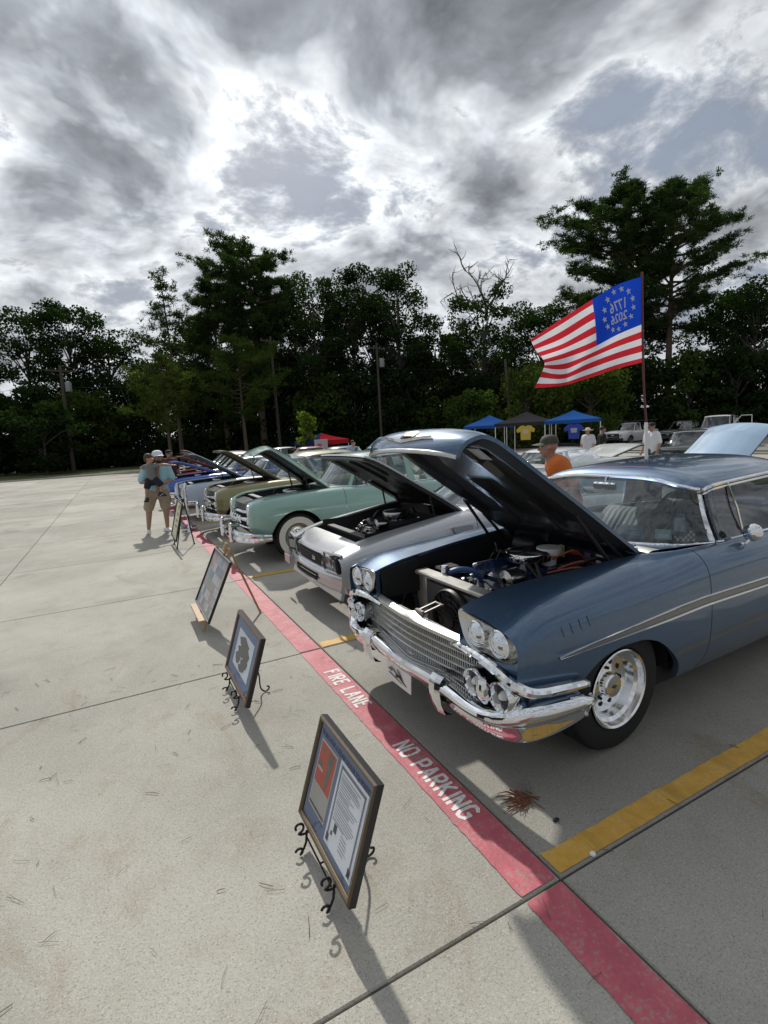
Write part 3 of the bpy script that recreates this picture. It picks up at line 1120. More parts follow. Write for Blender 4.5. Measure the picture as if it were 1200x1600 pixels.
def roof_patch(keys, uA, uC, crown, n=22, m=21, lift=0.0):
    """skin between the roof rails: Coons patch with a crown"""
    F = [keys_eval(keys, u)[3:] for u in np.linspace(0, uA, m // 2 + 1)]
    B = [keys_eval(keys, u)[3:] for u in np.linspace(len(keys) - 1, uC, m // 2 + 1)]
    S = [keys_eval(keys, u)[3:] for u in np.linspace(uA, uC, n)]
    mir = np.array([1, -1, 1])
    F = np.array([f * mir for f in F[::-1]] + F[1:])       # v: -1..1 (far mirrored first)
    B = np.array([f * mir for f in B[::-1]] + B[1:])
    S = np.array(S)
    L, Rr = S * mir, S
    out = []
    for i in range(n):
        u = i / (n - 1)
        row = []
        for j in range(m):
            v = j / (m - 1)
            p = (1 - v) * L[i] + v * Rr[i] + (1 - u) * F[j] + u * B[j] - ((1 - u) * (1 - v) * F[0] + (1 - u) * v * F[-1] + u * (1 - v) * B[0] + u * v * B[-1])
            e = (1 - abs(2 * v - 1)**2.6) * (1 - abs(2 * u - 1)**3.2)
            row.append((p[0], p[1], p[2] + crown * e + lift))
        out.append(row)
    return out


def rail(keys, u0, u1, n, roof, side=-1, dz=0.0, out=0.0):
    pts = []
    for u in np.linspace(u0, u1, n):
        c = keys_eval(keys, abs(u)) * np.array([1, 1 if u >= 0 else -1, 1, 1, 1 if u >= 0 else -1, 1])
        p = c[3:] if roof else c[:3]
        pts.append((p[0], side * (p[1] + out * np.sign(p[1])), p[2] + dz))
    return pts


WCACHE = {}


def wheel_meshes(R, w, style):
    key = (R, w, style)
    if key in WCACHE:
        return WCACHE[key]
    h = w / 2
    rr = {'mag': .215, 'rally': .205, 'white': .195, 'alloy': .235, 'black': .20}[style] * (R / .36 if style != 'mag' else 1)
    t = MB().lathe([(rr, -h * .8), (rr + .02, -h), (R * .86, -h * 1.05), (R * .955, -h * .9), (R * .993, -h * .62), (R, -h * .3), (R, h * .3), (R * .993, h * .62), (R * .955, h * .9), (R * .86, h * 1.05), (rr + .02, h), (rr, h * .8)], n=44)
    for g in (-.28, 0, .28):            # tread grooves
        t.lathe([(R + .0015, (g - .05) * w), (R - .006, (g - .03) * w), (R - .006, (g + .03) * w), (R + .0015, (g + .05) * w)], n=44)
    parts = [('tyre', t.mesh('tyre', 35, [RUBBER]))]
    m = MB()
    if style == 'mag':
        m.lathe([(rr + .004, -h * 1.0), (rr + .010, -h * 1.06), (rr + .004, -h * 1.1), (rr - .008, -h * 1.04), (rr - .016, -h * .75), (rr - .034, -h * .62), (rr - .040, -h * .30), (rr - .046, -h * .16), (rr - .066, -h * .12), (.125, -h * .14), (.088, -h * .22), (.070, -h * .28), (.067, -h * .62), (.060, -h * .70), (0, -h * .72)], n=48)
        parts.append(('rim', m.mesh('rim', 30, [principled('polished_wheel', (.86, .87, .88), .14, 1.0)])))
        d = MB()
        for k in range(10):
            a = k * math.pi / 5
            c = (.122 * math.cos(a), -h * .14, .122 * math.sin(a))
            d.lathe([(.0, -.004), (.015, -.004), (.017, .002)], c, 'y', 10)
        for k in range(5):
            a = k * math.pi * .4 + .3
            d.lathe([(.0, -.014), (.009, -.012), (.009, .002)], (.092 * math.cos(a), -h * .22, .092 * math.sin(a)), 'y', 6)
        parts.append(('slot', d.mesh('slot', 30, [BLACKM])))
        e = MB().box((0, -h * .73, 0), (.034, .004, .010)).box((0, -h * .73, 0), (.014, .005, .018))
        parts.append(('hub_emblem', e.mesh('hub_emblem', 0, [principled('emblem_dark', (.05, .05, .06), .4)])))
    elif style in ('white', 'rally', 'black'):
        m.lathe([(rr + .004, -h * .95), (rr + .008, -h * 1.0), (rr - .006, -h * .95), (rr - .02, -h * .6), (rr - .03, -h * .5), (.11, -h * .55), (.10, -h * .6), (0, -h * .6)], n=36)
        parts.append(('rim', m.mesh('rim', 30, [{'white': CHROME_DULL, 'rally': STEEL, 'black': principled('dark_rim', (.04, .04, .045), .4, .5)}[style]])))
        c = MB().lathe([(.11, -h * .58), (.105, -h * .72), (.07, -h * .9), (.03, -h * 1.0), (0, -h * 1.02)], n=28)
        parts.append(('hub_cap', c.mesh('hub_cap', 30, [CHROME])))
        if style == 'white':
            q = MB().lathe([(rr + .018, -h * 1.012), (R * .80, -h * 1.062), (R * .86, -h * 1.062)], n=44)
            parts.append(('whitewall', q.mesh('whitewall', 30, [WHITEWALL])))
    else:
        m.lathe([(rr + .004, -h * .9), (rr, -h * 1.0), (rr - .012, -h * .9), (rr - .02, -h * .3), (.05, -h * .2), (0, -h * .2)], n=36)
        for k in range(6):
            a = k * math.pi / 3
            m.box((.5 * rr * math.cos(a), -h * .75, .5 * rr * math.sin(a)), (rr * .95, .03, .05), (0, -a, 0))
        parts.append(('rim', m.mesh('rim', 30, [STEEL])))
    WCACHE[key] = parts
    return parts


def wheels(car, xf, xr, yw, R, w, style):
    for x in (xf, xr):
        for s in (-1, 1):
            P = wheel_meshes(R, w, style)
            o = link('wheel', P[0][1], car, (x, s * yw, R), (0, 0, 0 if s < 0 else math.pi))
            for nm, me in P[1:]:
                link(nm, me, o)


def wheel_wells(car, xs, R, yo, yi=.45, zc=None):
    for x in xs:
        for s in (-1, 1):
            b = MB()
            P = []
            for a in np.linspace(.02, math.pi - .02, 16):
                P.append([(x + (R + .012) * math.cos(a), s * yo, (zc or R) + (R + .012) * math.sin(a)), (x + (R + .012) * math.cos(a), s * yi, (zc or R) + (R + .012) * math.sin(a))])
            b.grid(P)
            b.add([(p[1][0], p[1][1], p[1][2]) for p in P], [tuple(range(16))])
            b.build('wheel_well', BLACKM, car)


def bench_seat(car, x, y0, y1, z, mat, h=.55, ribs=14, lean=.22):
    b = MB()
    n = ribs * 4 + 1
    P, Q = [], []
    for i in range(n):
        f = i / (n - 1)
        y = y0 + (y1 - y0) * f
        r = .012 * abs(math.sin(f * ribs * math.pi))
        e = .06 * (1 - min(1, min(f, 1 - f) * 14))**2
        P.append([(x + .02 + e, y, z), (x - .09 + .04 + e - r, y, z + .12), (x - .06 + lean * .5 + e - r, y, z + .12 + (h - .12) * .5), (x + lean * .9 + e - r, y, z + h - .04 - e), (x + lean + .05, y, z + h - e), (x + lean + .13, y, z + h - .04 - e), (x + lean + .10, y, z)])
        Q.append([(x + .12, y, z - .02), (x + .1, y, z + .02 + r), (x - .3, y, z + .03 + r - e), (x - .5, y, z + .04 - e), (x - .54, y, z - .02), (x - .52, y, z - .18)])
    b.grid(P).grid(Q)
    return b.build('seat', mat, car)


def steering(car, c, r, tilt, mat, col=BLACK):
    m = mat4(c, (0, tilt, 0))
    pts = [tuple(m @ Vector((0, r * math.cos(a), r * math.sin(a)))) for a in np.linspace(0, 2 * math.pi, 32, endpoint=False)]
    b = MB().tube(pts, .013, 8, closed=True)
    for a in (0, math.pi, math.pi * 1.5):
        b.tube([tuple(m @ Vector((0, 0, 0))), tuple(m @ Vector((0, r * math.cos(a), r * math.sin(a))))], .009, 6)
    b.tube([c, tuple(m @ Vector((-.45, 0, -.02)))], .022, 8)
    return b.build('steering_wheel', mat, car)


def engine(car, x, z, col, L=.75, cap=CHROME, y=0.0, w=.26):
    """V8 lump with rocker covers, carburettor air cleaner, hoses and pulleys"""
    e = MB().box((x, y, z - .12), (L, w * 1.5, .34), bev=.03).box((x - L * .5, y, z - .1), (.06, w * 1.1, .26), bev=.02).box((x, y, z + .06), (L * .7, w * .7, .08), bev=.02)
    eng = e.build('engine', principled('engine_iron_' + col[0], col[1], .45, noise=(12, .35)), car)
    for s in (-1, 1):
        rc = MB().box((x + .02, y + s * w * .72, z + .08), (L * .82, .13, .10), (s * .55, 0, 0), bev=.025)
        rc.build('rocker_cover', principled('rocker_' + col[0], col[2], .25, .2, coat=.6), eng)
    MB().lathe([(0, .08), (.02, .075), (.05, .07), (.14, .065), (.155, .055), (.16, .03), (.155, 0), (.10, -.01), (.06, -.03), (.06, -.08)], (x + .05, y, z + .16), 'z', 30).build('air_cleaner', cap, eng)
    for (dy, dz, r) in ((0, -.10, .085), (.14, .02, .06), (-.15, .0, .07), (.05, .08, .045)):
        p = MB().lathe([(0, -.03), (r * .5, -.03), (r * .55, -.012), (r, -.014), (r * .9, 0), (r, .014), (r, .02), (0, .02)], (x - L * .5 - .06, y + dy, z + dz), 'x', 20)
        p.build('pulley', CHROME_DULL, eng)
    p = MB().lathe([(.02, -.09), (.065, -.08), (.07, .02), (.05, .06), (0, .06)], (x - L * .36, y - .20, z + .12), 'x', 16)
    p.build('water_pump', CHROME_DULL, eng)
    rng = np.random.default_rng(int(x * 100) + int(L * 10))
    for k in range(12):
        h = MB()
        a = np.array([x + rng.uniform(-.4, .4) * L, y + rng.uniform(-.28, .28), z + rng.uniform(.05, .16)])
        c = a + np.array([rng.uniform(-.25, .3), rng.uniform(-.25, .25), rng.uniform(-.06, .05)])
        m_ = (a + c) / 2 + np.array([0, rng.normal(0, .05), .08])
        h.tube([tuple(q) for q in catmull([a, m_, c], 9)], rng.choice([.006, .009, .014]), 6)
        h.build('hose', BLACK, eng)
    return eng


def bay(car, x0, x1, hw, zt, zb=.35):
    """dark engine bay tub"""
    b = MB()
    P = [[(x0, -hw, zt), (x0, -hw * .72, zb), (x0, hw * .72, zb), (x0, hw, zt)], [(x1, -hw, zt), (x1, -hw * .8, zb), (x1, hw * .8, zb), (x1, hw, zt)]]
    b.grid(P)
    b.add([(x1, -hw, zt), (x1, -hw * .8, zb), (x1, hw * .8, zb), (x1, hw, zt)], [(0, 1, 2, 3)])
    return b.build('engine_bay', principled('engine_bay_black', (.014, .014, .015), .55, noise=(8, .5)), car)


def hinge_rot(p, xh, zh, th):
    dx, dz = p[0] - xh, p[2] - zh
    c, s = math.cos(th), math.sin(th)
    return (xh + dx * c + dz * s, p[1], zh - dx * s + dz * c)


def pocket(u, w, rects, soft=.03):
    """1 inside any rounded rectangle (u0,u1,w0,w1)"""
    v = 0.0
    for (u0, u1, w0, w1) in rects:
        d = max(u0 - u, u - u1, w0 - w, w - w1)
        v = max(v, 1 - min(1, max(0, (d + soft) / soft)))
    return v


def std_hood(car, tab, x0, x1, th, mat, inner=BLACK, crown=.035, nose=.05, rects=None, gap=.006, th_lip=.02, n=26, m=25, peak=0.0, ins=1.0, zc=0.0):
    xh, zh = x1, section(tab, x1)[-1][1]
    def surf(u, w, d):
        x = x0 + (x1 - x0) * u
        k = section(tab, x)[-1]
        z = k[1] + crown * (1 - w * w) * min(1, .4 + u * 1.5) + peak * math.exp(-(w / .35)**2) * (u**.5) + zc
        z -= nose * max(0, 1 - u / .14)**2
        return hinge_rot((x, w * (k[0] - gap) * ins, z - d), xh, zh, th)
    us, ws = np.linspace(0, 1, n), np.linspace(-1, 1, m)
    b = MB().grid([[surf(u, w, 0) for w in ws] for u in us], flip=True)
    ed = [(u, -1) for u in us] + [(1, w) for w in ws] + [(u, 1) for u in us[::-1]] + [(0, w) for w in ws[::-1]]
    b.grid([[surf(u, w, 0), surf(u, w, th_lip)] for u, w in ed])
    hood = b.build('hood', mat, car)
    rects = rects or [(.10, .46, -.82, -.10), (.10, .46, .10, .82), (.56, .92, -.82, -.10), (.56, .92, .10, .82)]
    us2, ws2 = np.linspace(.01, .99, 44), np.linspace(-.985, .985, 45)
    L = MB().grid([[surf(u, w, th_lip + .035 - .032 * pocket(u, w, rects)) for w in ws2] for u in us2])
    ed2 = [(u, -.985) for u in us2] + [(.99, w) for w in ws2] + [(u, .985) for u in us2[::-1]] + [(.01, w) for w in ws2[::-1]]
    L.grid([[surf(u, w, th_lip - .004), surf(u, w, th_lip + .036)] for u, w in ed2])
    L.build('hood_underside', inner, hood)
    return hood, surf


def both(b, name, mat, car, smooth=35):
    """the near-side piece and its mirror image, each an object of its own"""
    a = b.build(name, mat, car, smooth)
    m = MB()
    m.v = [(x, -y, z) for x, y, z in b.v]
    m.f = [tuple(reversed(q)) for q in b.f]
    m.mi = list(b.mi)
    return a, m.build(name, mat, car, smooth)


def round_lamp(car, c, r, name='headlight', depth=.05, lens=LAMP):
    b = MB().lathe([(r * .88, 0), (r * .97, -.012), (r * 1.08, -.006), (r * 1.1, .02), (r * 1.06, depth)], c, 'x', 30)
    o = b.build(name, CHROME, car)
    MB().lathe([(0, -.030), (r * .3, -.028), (r * .62, -.020), (r * .9, -.004)], c, 'x', 26).build('lens', lens, o)
    return o


def bumper_bar(car, st, mat=CHROME, prof=None, name='bumper'):
    """st: (x, y, zb, zt) along the near half from the centre outward, mirrored"""
    prof = prof or [(-.06, 1.0), (-.01, 1.02), (.022, .93), (.036, .76), (.034, .6), (.018, .46), (.008, .40), (.004, .2), (-.004, .02), (-.03, -.02)]
    S = np.array(st, float)
    pts = catmull(np.vstack([S * np.array([1, 1, 1, 1])]), len(st) * 5)
    P = []
    for i in range(len(pts)):
        d = pts[min(i + 1, len(pts) - 1)][:2] - pts[max(i - 1, 0)][:2]
        d /= np.linalg.norm(d) + 1e-9
        n = np.array([-d[1], d[0]])            # outward: left of travel when heading to +y
        if n[0] > 0 and abs(n[0]) > .3:
            n = -n
        P.append([(pts[i][0] + n[0] * o, pts[i][1] + n[1] * o, pts[i][2] + (pts[i][3] - pts[i][2]) * t) for o, t in prof])
    b = MB().grid(P)
    b.mirror()
    return b.build(name, mat, car)

# ------------------------------------------------------------------ the steel-blue show car in front
BLUE = paint('steel_blue_paint', (.048, .104, .190), .50, .32, 1.0, .025)
hero = thing('classic_car', 'steel blue classic car with its hood raised beside the fire lane', 'car', (0.0, 1.27, 0), rad(1.5))
HT = table({
 .10: [(.870, .52), (.885, .60), (.895, .69), (.898, .775), (.862, .838), (.70, .876), (.470, .888)],
 .16: [(.872, .51), (.892, .60), (.900, .69), (.902, .785), (.868, .858), (.71, .900), (.472, .905)],
 .35: [(.868, .47), (.896, .58), (.904, .68), (.902, .80), (.862, .895), (.715, .948), (.478, .940)],
 .87: [(.830, .27), (.892, .45), (.906, .64), (.900, .79), (.862, .905), (.725, .982), (.545, .975)],
 1.35: [(.815, .25), (.888, .40), (.906, .58), (.900, .76), (.866, .91), (.745, .998), (.605, .995)],
 1.62: [(.812, .25), (.886, .39), (.906, .57), (.900, .75), (.870, .91), (.785, 1.0), (.700, 1.0)],
 2.2: [(.812, .25), (.886, .39), (.908, .56), (.904, .74), (.876, .91), (.805, .99), (.740, 1.0)],
 3.0: [(.812, .25), (.886, .39), (.910, .56), (.906, .74), (.880, .90), (.815, .98), (.745, .99)],
 3.7: [(.815, .27), (.890, .42), (.915, .58), (.912, .75), (.890, .90), (.815, .975), (.70, .97)],
 4.5: [(.815, .34), (.890, .46), (.912, .60), (.910, .76), (.885, .91), (.78, .96), (.66, .93)],
 5.0: [(.78, .42), (.86, .50), (.885, .62), (.885, .75), (.86, .88), (.76, .92), (.62, .87)]})
ARC = [((.485, .52, .60, .70, .84, .98, 1.12, 1.26, 1.38, 1.455), (.36, .49, .575, .622, .642, .636, .598, .50, .37, .255)), ((3.32, 3.40, 3.55, 3.75, 3.95, 4.08, 4.12), (.27, .42, .55, .60, .55, .42, .33))]
both(shell(HT, .10, 1.648, ARC[:1], 34), 'front_fender', BLUE, hero)
for s in (-1, 1):
    b = shell(HT, 1.654, 2.92, (), 22)
    if s > 0:
        b.v = [(x, -y, z) for x, y, z in b.v]
        b.f = [tuple(reversed(q)) for q in b.f]
    door = b.build('door', BLUE, hero)
    h = MB().tube(catmull([(2.70, s * .895, .83), (2.72, s * .935, .83), (2.80, s * .938, .83), (2.86, s * .93, .83), (2.88, s * .89, .83)], 14), .012, 8)
    h.build('door_handle', CHROME, door)
both(shell(HT, 2.926, 5.0, ARC[1:], 34), 'rear_quarter', BLUE, hero)
wheel_wells(hero, (.93, 3.72), .46, .80, .5, .30)
k = section(HT, 5.0)
ring = [(5.0, -a, z) for a, z in k] + [(5.0, a, z) for a, z in k[::-1]]
MB().add(ring, [tuple(range(len(ring)))]).build('tail_panel', BLUE, hero, 0)
P = []
for x in np.linspace(3.78, 5.0, 12):
    k = section(HT, x)[-1]
    P.append([(x, w * k[0], k[1] + .03 * (1 - w * w)) for w in np.linspace(-1, 1, 13)])
MB().grid(P, flip=True).build('trunk_lid', BLUE, hero)
MB().box((2.6, 0, .26), (3.8, 1.5, .12)).build('underbody', BLACKM, hero, 0)
for st in ([(5.05, 0, .40, .58), (5.05, .5, .40, .58), (5.0, .82, .42, .6), (4.85, .92, .44, .6), (4.6, .935, .46, .58)],):
    b = MB()
    q = catmull(np.array(st), 20)
    b.grid([[(a[0] + .03 * math.sin(t * math.pi), a[1], a[2] + (a[3] - a[2]) * t) for t in np.linspace(0, 1, 6)] for a in q]).mirror()
    b.build('rear_bumper', CHROME, hero)

# front: blue cheek under the lamps, bezels, four lamps
for s in (-1, 1):
    def S(p):
        return (p[0], s * p[1], p[2])
    top = catmull([(.125, .468, .735), (.120, .56, .705), (.118, .66, .70), (.12, .76, .698), (.125, .85, .712), (.115, .893, .75)], 16)
    bot = catmull([(.10, .462, .675), (.09, .56, .685), (.09, .66, .68), (.105, .76, .655), (.135, .845, .62), (.16, .897, .59)], 16)
    P = [[S(tuple(a + (c - a) * t + np.array([-.012 * math.sin(math.pi * t), 0, 0]))) for t in np.linspace(0, 1, 6)] for a, c in zip(top, bot)]
    MB().grid(P, flip=s > 0).build('fender_cheek', BLUE, hero)
    outl = [(.472, .884), (.58, .879), (.70, .868), (.80, .848), (.862, .828), (.890, .79), (.888, .752), (.85, .716), (.78, .702), (.715, .712), (.66, .712), (.60, .704), (.54, .722), (.50, .775)]
    oc = catmull(outl, 56, closed=True)
    cx = np.array([.68, .79])
    R = [[S((.104 + .03 * max(0, (q[0] - .5) / .4)**2 + dx, cx[0] + (q[0] - cx[0]) * f, cx[1] + (q[1] - cx[1]) * f)) for q in oc] for f, dx in ((1.0, -.006), (.97, -.016), (.93, -.004), (.86, .014), (.4, .03), (.02, .03))]
    MB().grid(R, cv=True, flip=s < 0).build('headlight_bezel', principled('argent_bezel', (.62, .61, .57), .25, .85, noise=(20, .1)), hero)
    for (yy, rr_) in ((.598, .064), (.768, .067)):
        round_lamp(hero, (.108, s * yy, .787), rr_)
    # inner wall of the fender beside the hood opening
    P = []
    for x in np.linspace(.132, .46, 8):
        kk = section(HT, x)[-1]
        P.append([S((x, kk[0] - .003, kk[1] - .01)), S((x + .01, kk[0] - .008, .79)), S((x + .015, kk[0] - .006, .68))])
    MB().grid(P, flip=s < 0).build('fender_inner_wall', BLACKM, hero)
    MB().grid([[S((.098 + .010 * q, section(HT, .10)[-1][0] - .004 + .0 * q, z)) for z in np.linspace(.675, .885, 5)] for q in range(4)], flip=s < 0).build('fender_lip', BLUE, hero)
    # bright moulding from grille end round the corner
    mp = catmull([S((.092, .40, .672)), S((.080, .50, .690)), S((.073, .60, .695)), S((.074, .71, .684)), S((.080, .80, .658)), S((.096, .868, .628)), S((.142, .922, .598)), S((.21, .936, .580)), S((.32, .936, .564)), S((.43, .934, .548)), S((.52, .928, .534)), S((.545, .918, .53))], 52)
    rr_ = [min(1, .35 + i * .06) * (.026 - .006 * max(0, i - 26) / 26) * (1 if i < 48 else (1 - .2 * (i - 47))) for i in range(52)]
    MB().tube([tuple(q) for q in mp], rr_, 10).build('corner_moulding', CHROME, hero)
    # dark recess with two bullet parking lamps
    P = [[S((.15, y, .67 - .04 * max(0, (y - .6) / .3))), S((.17, y, .55)), S((.15, y, .44))] for y in np.linspace(.58, .90, 6)]
    MB().grid(P, flip=s < 0).build('lamp_recess', BLACKM, hero)
    for (px, py, pz, rr_) in ((.052, .640, .562, .068), (.074, .812, .548, .072)):
        o = MB().lathe([(.72 * rr_, .02), (.86 * rr_, -.012), (rr_, -.018), (rr_ * 1.08, -.004), (rr_ * 1.06, .03), (rr_ * .8, .10), (rr_ * .3, .16), (0, .17)], S((px, py, pz)), 'x', 28).build('parking_lamp', CHROME, hero)
        MB().lathe([(0, -.012), (.20 * rr_, -.008), (.30 * rr_, .008), (.34 * rr_, .02)], S((px, py, pz)), 'x', 16).build('bulb_lens', principled('frosted_lens', (.75, .75, .72), .3), o)
        MB().lathe([(.34 * rr_, .022), (.72 * rr_, .018)], S((px, py, pz)), 'x', 20).build('reflector', principled('lamp_dish', (.035, .037, .042), .5, .0), o)
    MB().tube(catmull([S((.03, .735, .62)), S((.035, .728, .56)), S((.06, .725, .48))], 10), [.02, .026, .03, .034, .036, .036, .034, .03, .022, .012], 10).build('lamp_divider', CHROME, hero)

# grille: bars one by one, fins between, dark behind
def gx(y):
    return .070 + .055 * (abs(y) / .62)**1.6
GR = principled('grille_silver', (.66, .66, .64), .28, .8, noise=(25, .12))
gz0, gz1 = .475, .680
MB().grid([[(gx(y) + .05, y, gz0 - .03), (gx(y) + .05, y, gz1 + .01)] for y in np.linspace(-.68, .68, 21)], flip=True).build('grille_backing', BLACKM, hero)
gr = MB().box((.14, 0, .69), (.03, 1.0, .02)).build('grille', GR, hero)
for i in range(6):
    z = gz0 + (gz1 - gz0) * i / 5
    hw_ = .635 if i else .60
    P = []
    for y in np.linspace(-hw_, hw_, 29):
        a = gx(y)
        P.append([(a + .022, y, z + .0045), (a + .002, y, z + .0048), (a - .004, y, z + .002), (a - .004, y, z - .002), (a + .002, y, z - .0045), (a + .022, y, z - .004)])
    MB().grid(P).build('grille_bar', GR, gr)
b = MB()
for y in np.linspace(-.625, .625, 74):
    b.box((gx(y) + .006, y, (gz0 + gz1) / 2), (.006, .0048, gz1 - gz0))
b.build('grille_fin', GR, gr, 0, kind='stuff')
ALU = principled('weathered_aluminium', (.60, .59, .55), .38, .75, noise=(9, .25), bump=(30, .15))
P = []
for y in np.linspace(-.52, .52, 33):
    a = gx(y)
    pk = math.exp(-(y / .05)**2)
    P.append([(a - .002, y, .682), (a - .006, y, .700 + .006 * pk), (a + .015, y, .712 + .012 * pk), (a + .032 + .05 * pk, y, .716 + .014 * pk), (a + .045 + .06 * pk, y, .710), (a + .048 + .06 * pk, y, .66)])
MB().grid(P).build('grille_top_panel', ALU, hero)
b = MB().box((.20, 0, .744), (.16, .012, .012), (0, -.12, .12)).box((.20, -.06, .742), (.16, .012, .012), (0, -.12, .12)).box((.275, -.03, .752), (.014, .075, .012)).box((.13, -.03, .738), (.02, .075, .018))
b.build('hood_latch', STEEL, hero)
MB().lathe([(0, .035), (.016, .033), (.018, 0)], (.16, -.43, .715), 'z', 12).build('rubber_stop', BLACK, hero)

# bumper: centre bar, guards, wings
ctr = [(.0, y, .385 + .012 * (abs(y) / .36), .475 + .025 * (abs(y) / .36)) for y in np.linspace(-.36, .36, 9)]
prof = [(-.085, 1.0), (-.02, 1.03), (.012, .95), (.026, .78), (.026, .58), (.016, .3), (.004, .06), (-.03, -.02)]
P = [[(x - o, y, zb + (zt - zb) * t) for o, t in prof] for x, y, zb, zt in ctr]
bump = MB().grid(P, flip=True).build('bumper', CHROME, hero)
for s in (-1, 1):
    b = MB()
    P = []
    for f, w in ((0, .015), (.15, .045), (.5, .05), (.85, .045), (1, .015)):
        pass
    gpts = [(.05, .515), (-.02, .53), (-.045, .505), (-.052, .45), (-.045, .38), (-.02, .315), (.03, .30)]
    P = [[(x + (.02 if abs(j) == 2 else 0), s * .40 + j * .024, z - (.012 if abs(j) == 2 else 0)) for x, z in gpts] for j in range(-2, 3)]
    b.grid(P, flip=True).build('bumper_guard', CHROME, bump)
    wing = [(.005, .40, .365, .492), (.010, .52, .355, .478), (.022, .64, .345, .462), (.045, .74, .335, .462), (.085, .83, .325, .492), (.15, .895, .325, .520), (.25, .928, .335, .520), (.38, .942, .350, .508), (.50, .944, .372, .490), (.56, .930, .40, .47)]
    pts = catmull(wing, 46)
    P = []
    for i in range(len(pts)):
        d = pts[min(i + 1, 45)][:2] - pts[max(i - 1, 0)][:2]
        d /= np.linalg.norm(d)
        n = np.array([-d[1], d[0]])
        x, y, zb, zt = pts[i]
        e = min(1, (45 - i) / 4)
        P.append([(x + n[0] * o * e, s * (y + n[1] * o * e), zb + (zt - zb) * t) for o, t in ((-.07, .99), (-.02, 1.02), (.018, .97), (.034, .86), (.038, .72), (.030, .58), (.016, .48), (.010, .42), (.008, .2), (0, .02), (-.03, -.03))])
    MB().grid(P, flip=s > 0).build('bumper_wing', CHROME, bump)
    MB().lathe([(0, -.006), (.010, -.004), (.012, .002)], (.50, s * .952, .385), 'y', 10, s * -1).build('bumper_bolt', CHROME_DULL, bump)
MB().grid([[(-.0 + .085, y, .475), (.15, y, .462)] for y in np.linspace(-.66, .66, 9)]).build('gravel_shield', CHROME_DULL, bump)
PLW = principled('plate_white', (.76, .72, .72), .4)
pl = MB().box((-.012, .02, .335), (.006, .29, .115), (0, .06, 0), bev=.003).build('licence_plate', PLW, hero)
b = MB()
for (y0, z0, y1, z1, w) in ((.10, .375, -.08, .305, .012), (.13, .33, -.10, .295, .009), (.02, .385, -.04, .32, .014), (-.02, .35, .05, .33, .016), (.09, .35, .13, .36, .012)):
    a, c = np.array([y0, z0]), np.array([y1, z1])
    d = (c - a) / np.linalg.norm(c - a)
    n = np.array([-d[1], d[0]]) * w / 2
    b.add([(-.0185 - (q[1] - .335) * .06, q[0], q[1]) for q in (a + n, a - n, c - n, c + n)], [(0, 1, 2, 3)])
b.build('plate_drawing', BLACK, pl, 0)

wheels(hero, .885, 3.72, .742, .36, .21, 'mag')

# side moulding: bright spear with a dark groove
for s in (-1, 1):
    def spear(off, zt, zb, mat, nm):
        P = []
        for x in np.linspace(.36, 4.6, 80):
            f = min(1, (x - .36) / .9)
            zc_ = .700 + .030 * min(1, (x - .36) / 1.2) - .01 * max(0, x - 1.6)
            half = .004 + .027 * f**.7
            a, c = zc_ + half * zt, zc_ + half * zb
            kk = section(HT, x)
            dense = catmull(kk, 61)
            ya = np.interp(a, dense[:, 1], dense[:, 0])
            yc = np.interp(c, dense[:, 1], dense[:, 0])
            P.append([(x, s * (ya - .002), a), (x, s * (ya + off), a - .003), (x, s * (yc + off), c + .003), (x, s * (yc - .002), c)])
        return MB().grid(P, flip=s < 0).build(nm, mat, hero)
    spear(.007, 1.0, .68, CHROME, 'side_moulding')
    spear(.004, .68, -.48, principled('moulding_groove', (.22, .225, .23), .28, .85), 'moulding_inlay')
    spear(.010, -.48, -1.0, CHROME, 'side_moulding')
    # pressed louvre marks on the fender
    for i in range(4):
        x = .40 + .062 * i
        z0 = .795 + .004 * i
        dense = catmull(section(HT, x), 61)
        pts = []
        for q in np.linspace(0, 1, 7):
            z = z0 + .055 * q
            pts.append((x - .012 * q, s * (np.interp(z, dense[:, 1], dense[:, 0]) + .001), z))
        MB().tube(pts, [.001, .0035, .0045, .0045, .0045, .0035, .001], 8).build('fender_louvre', BLUE, hero)

# hood, raised
HP = catmull([(1.47, 1.015), (1.2, 1.205), (.9, 1.415), (.62, 1.605), (.44, 1.735), (.33, 1.805), (.24, 1.828), (.14, 1.80), (.075, 1.755), (.045, 1.715)], 45)
HW = np.interp(np.linspace(0, 1, 45), [0, .3, .7, .88, 1], [.60, .57, .51, .485, .47])
HN = np.gradient(HP, axis=0)
HN = np.stack([HN[:, 1], -HN[:, 0]], 1)
HN /= np.linalg.norm(HN, axis=1, keepdims=True)      # points to the outer side (up/back)
def hood_pt(i, w, d):
    i = min(max(i, 0), 44)
    e = abs(w)**2.2
    dr = .030 * e + .016 * abs(w)**8
    fr = max(0, (i - 34) / 10)
    cx_ = .03 * fr * w * w                                # nose sweeps back to the sides
    n = HN[i]
    return (HP[i, 0] - n[0] * (dr + d) + cx_, w * HW[i], HP[i, 1] - n[1] * (dr + d) - .010 * fr * w * w)
if HN[10][1] < 0:
    HN *= -1
ws = np.linspace(-1, 1, 33)
b = MB().grid([[hood_pt(i, w, 0) for w in ws] for i in range(45)])
ed = [(i, -1) for i in range(45)] + [(44, w) for w in ws] + [(i, 1) for i in range(44, -1, -1)] + [(0, w) for w in ws[::-1]]
b.grid([[hood_pt(i, w, 0), hood_pt(i, w, .022)] for i, w in ed], flip=True)
hood = b.build('hood', BLUE, hero)
ws2 = np.linspace(-.985, .985, 61)
rects = [(.10, .50, -.80, -.30), (.10, .50, .30, .80), (.10, .30, -.18, .18), (.60, .86, -.84, -.22), (.60, .86, .22, .84), (.44, .80, -.14, .14)]
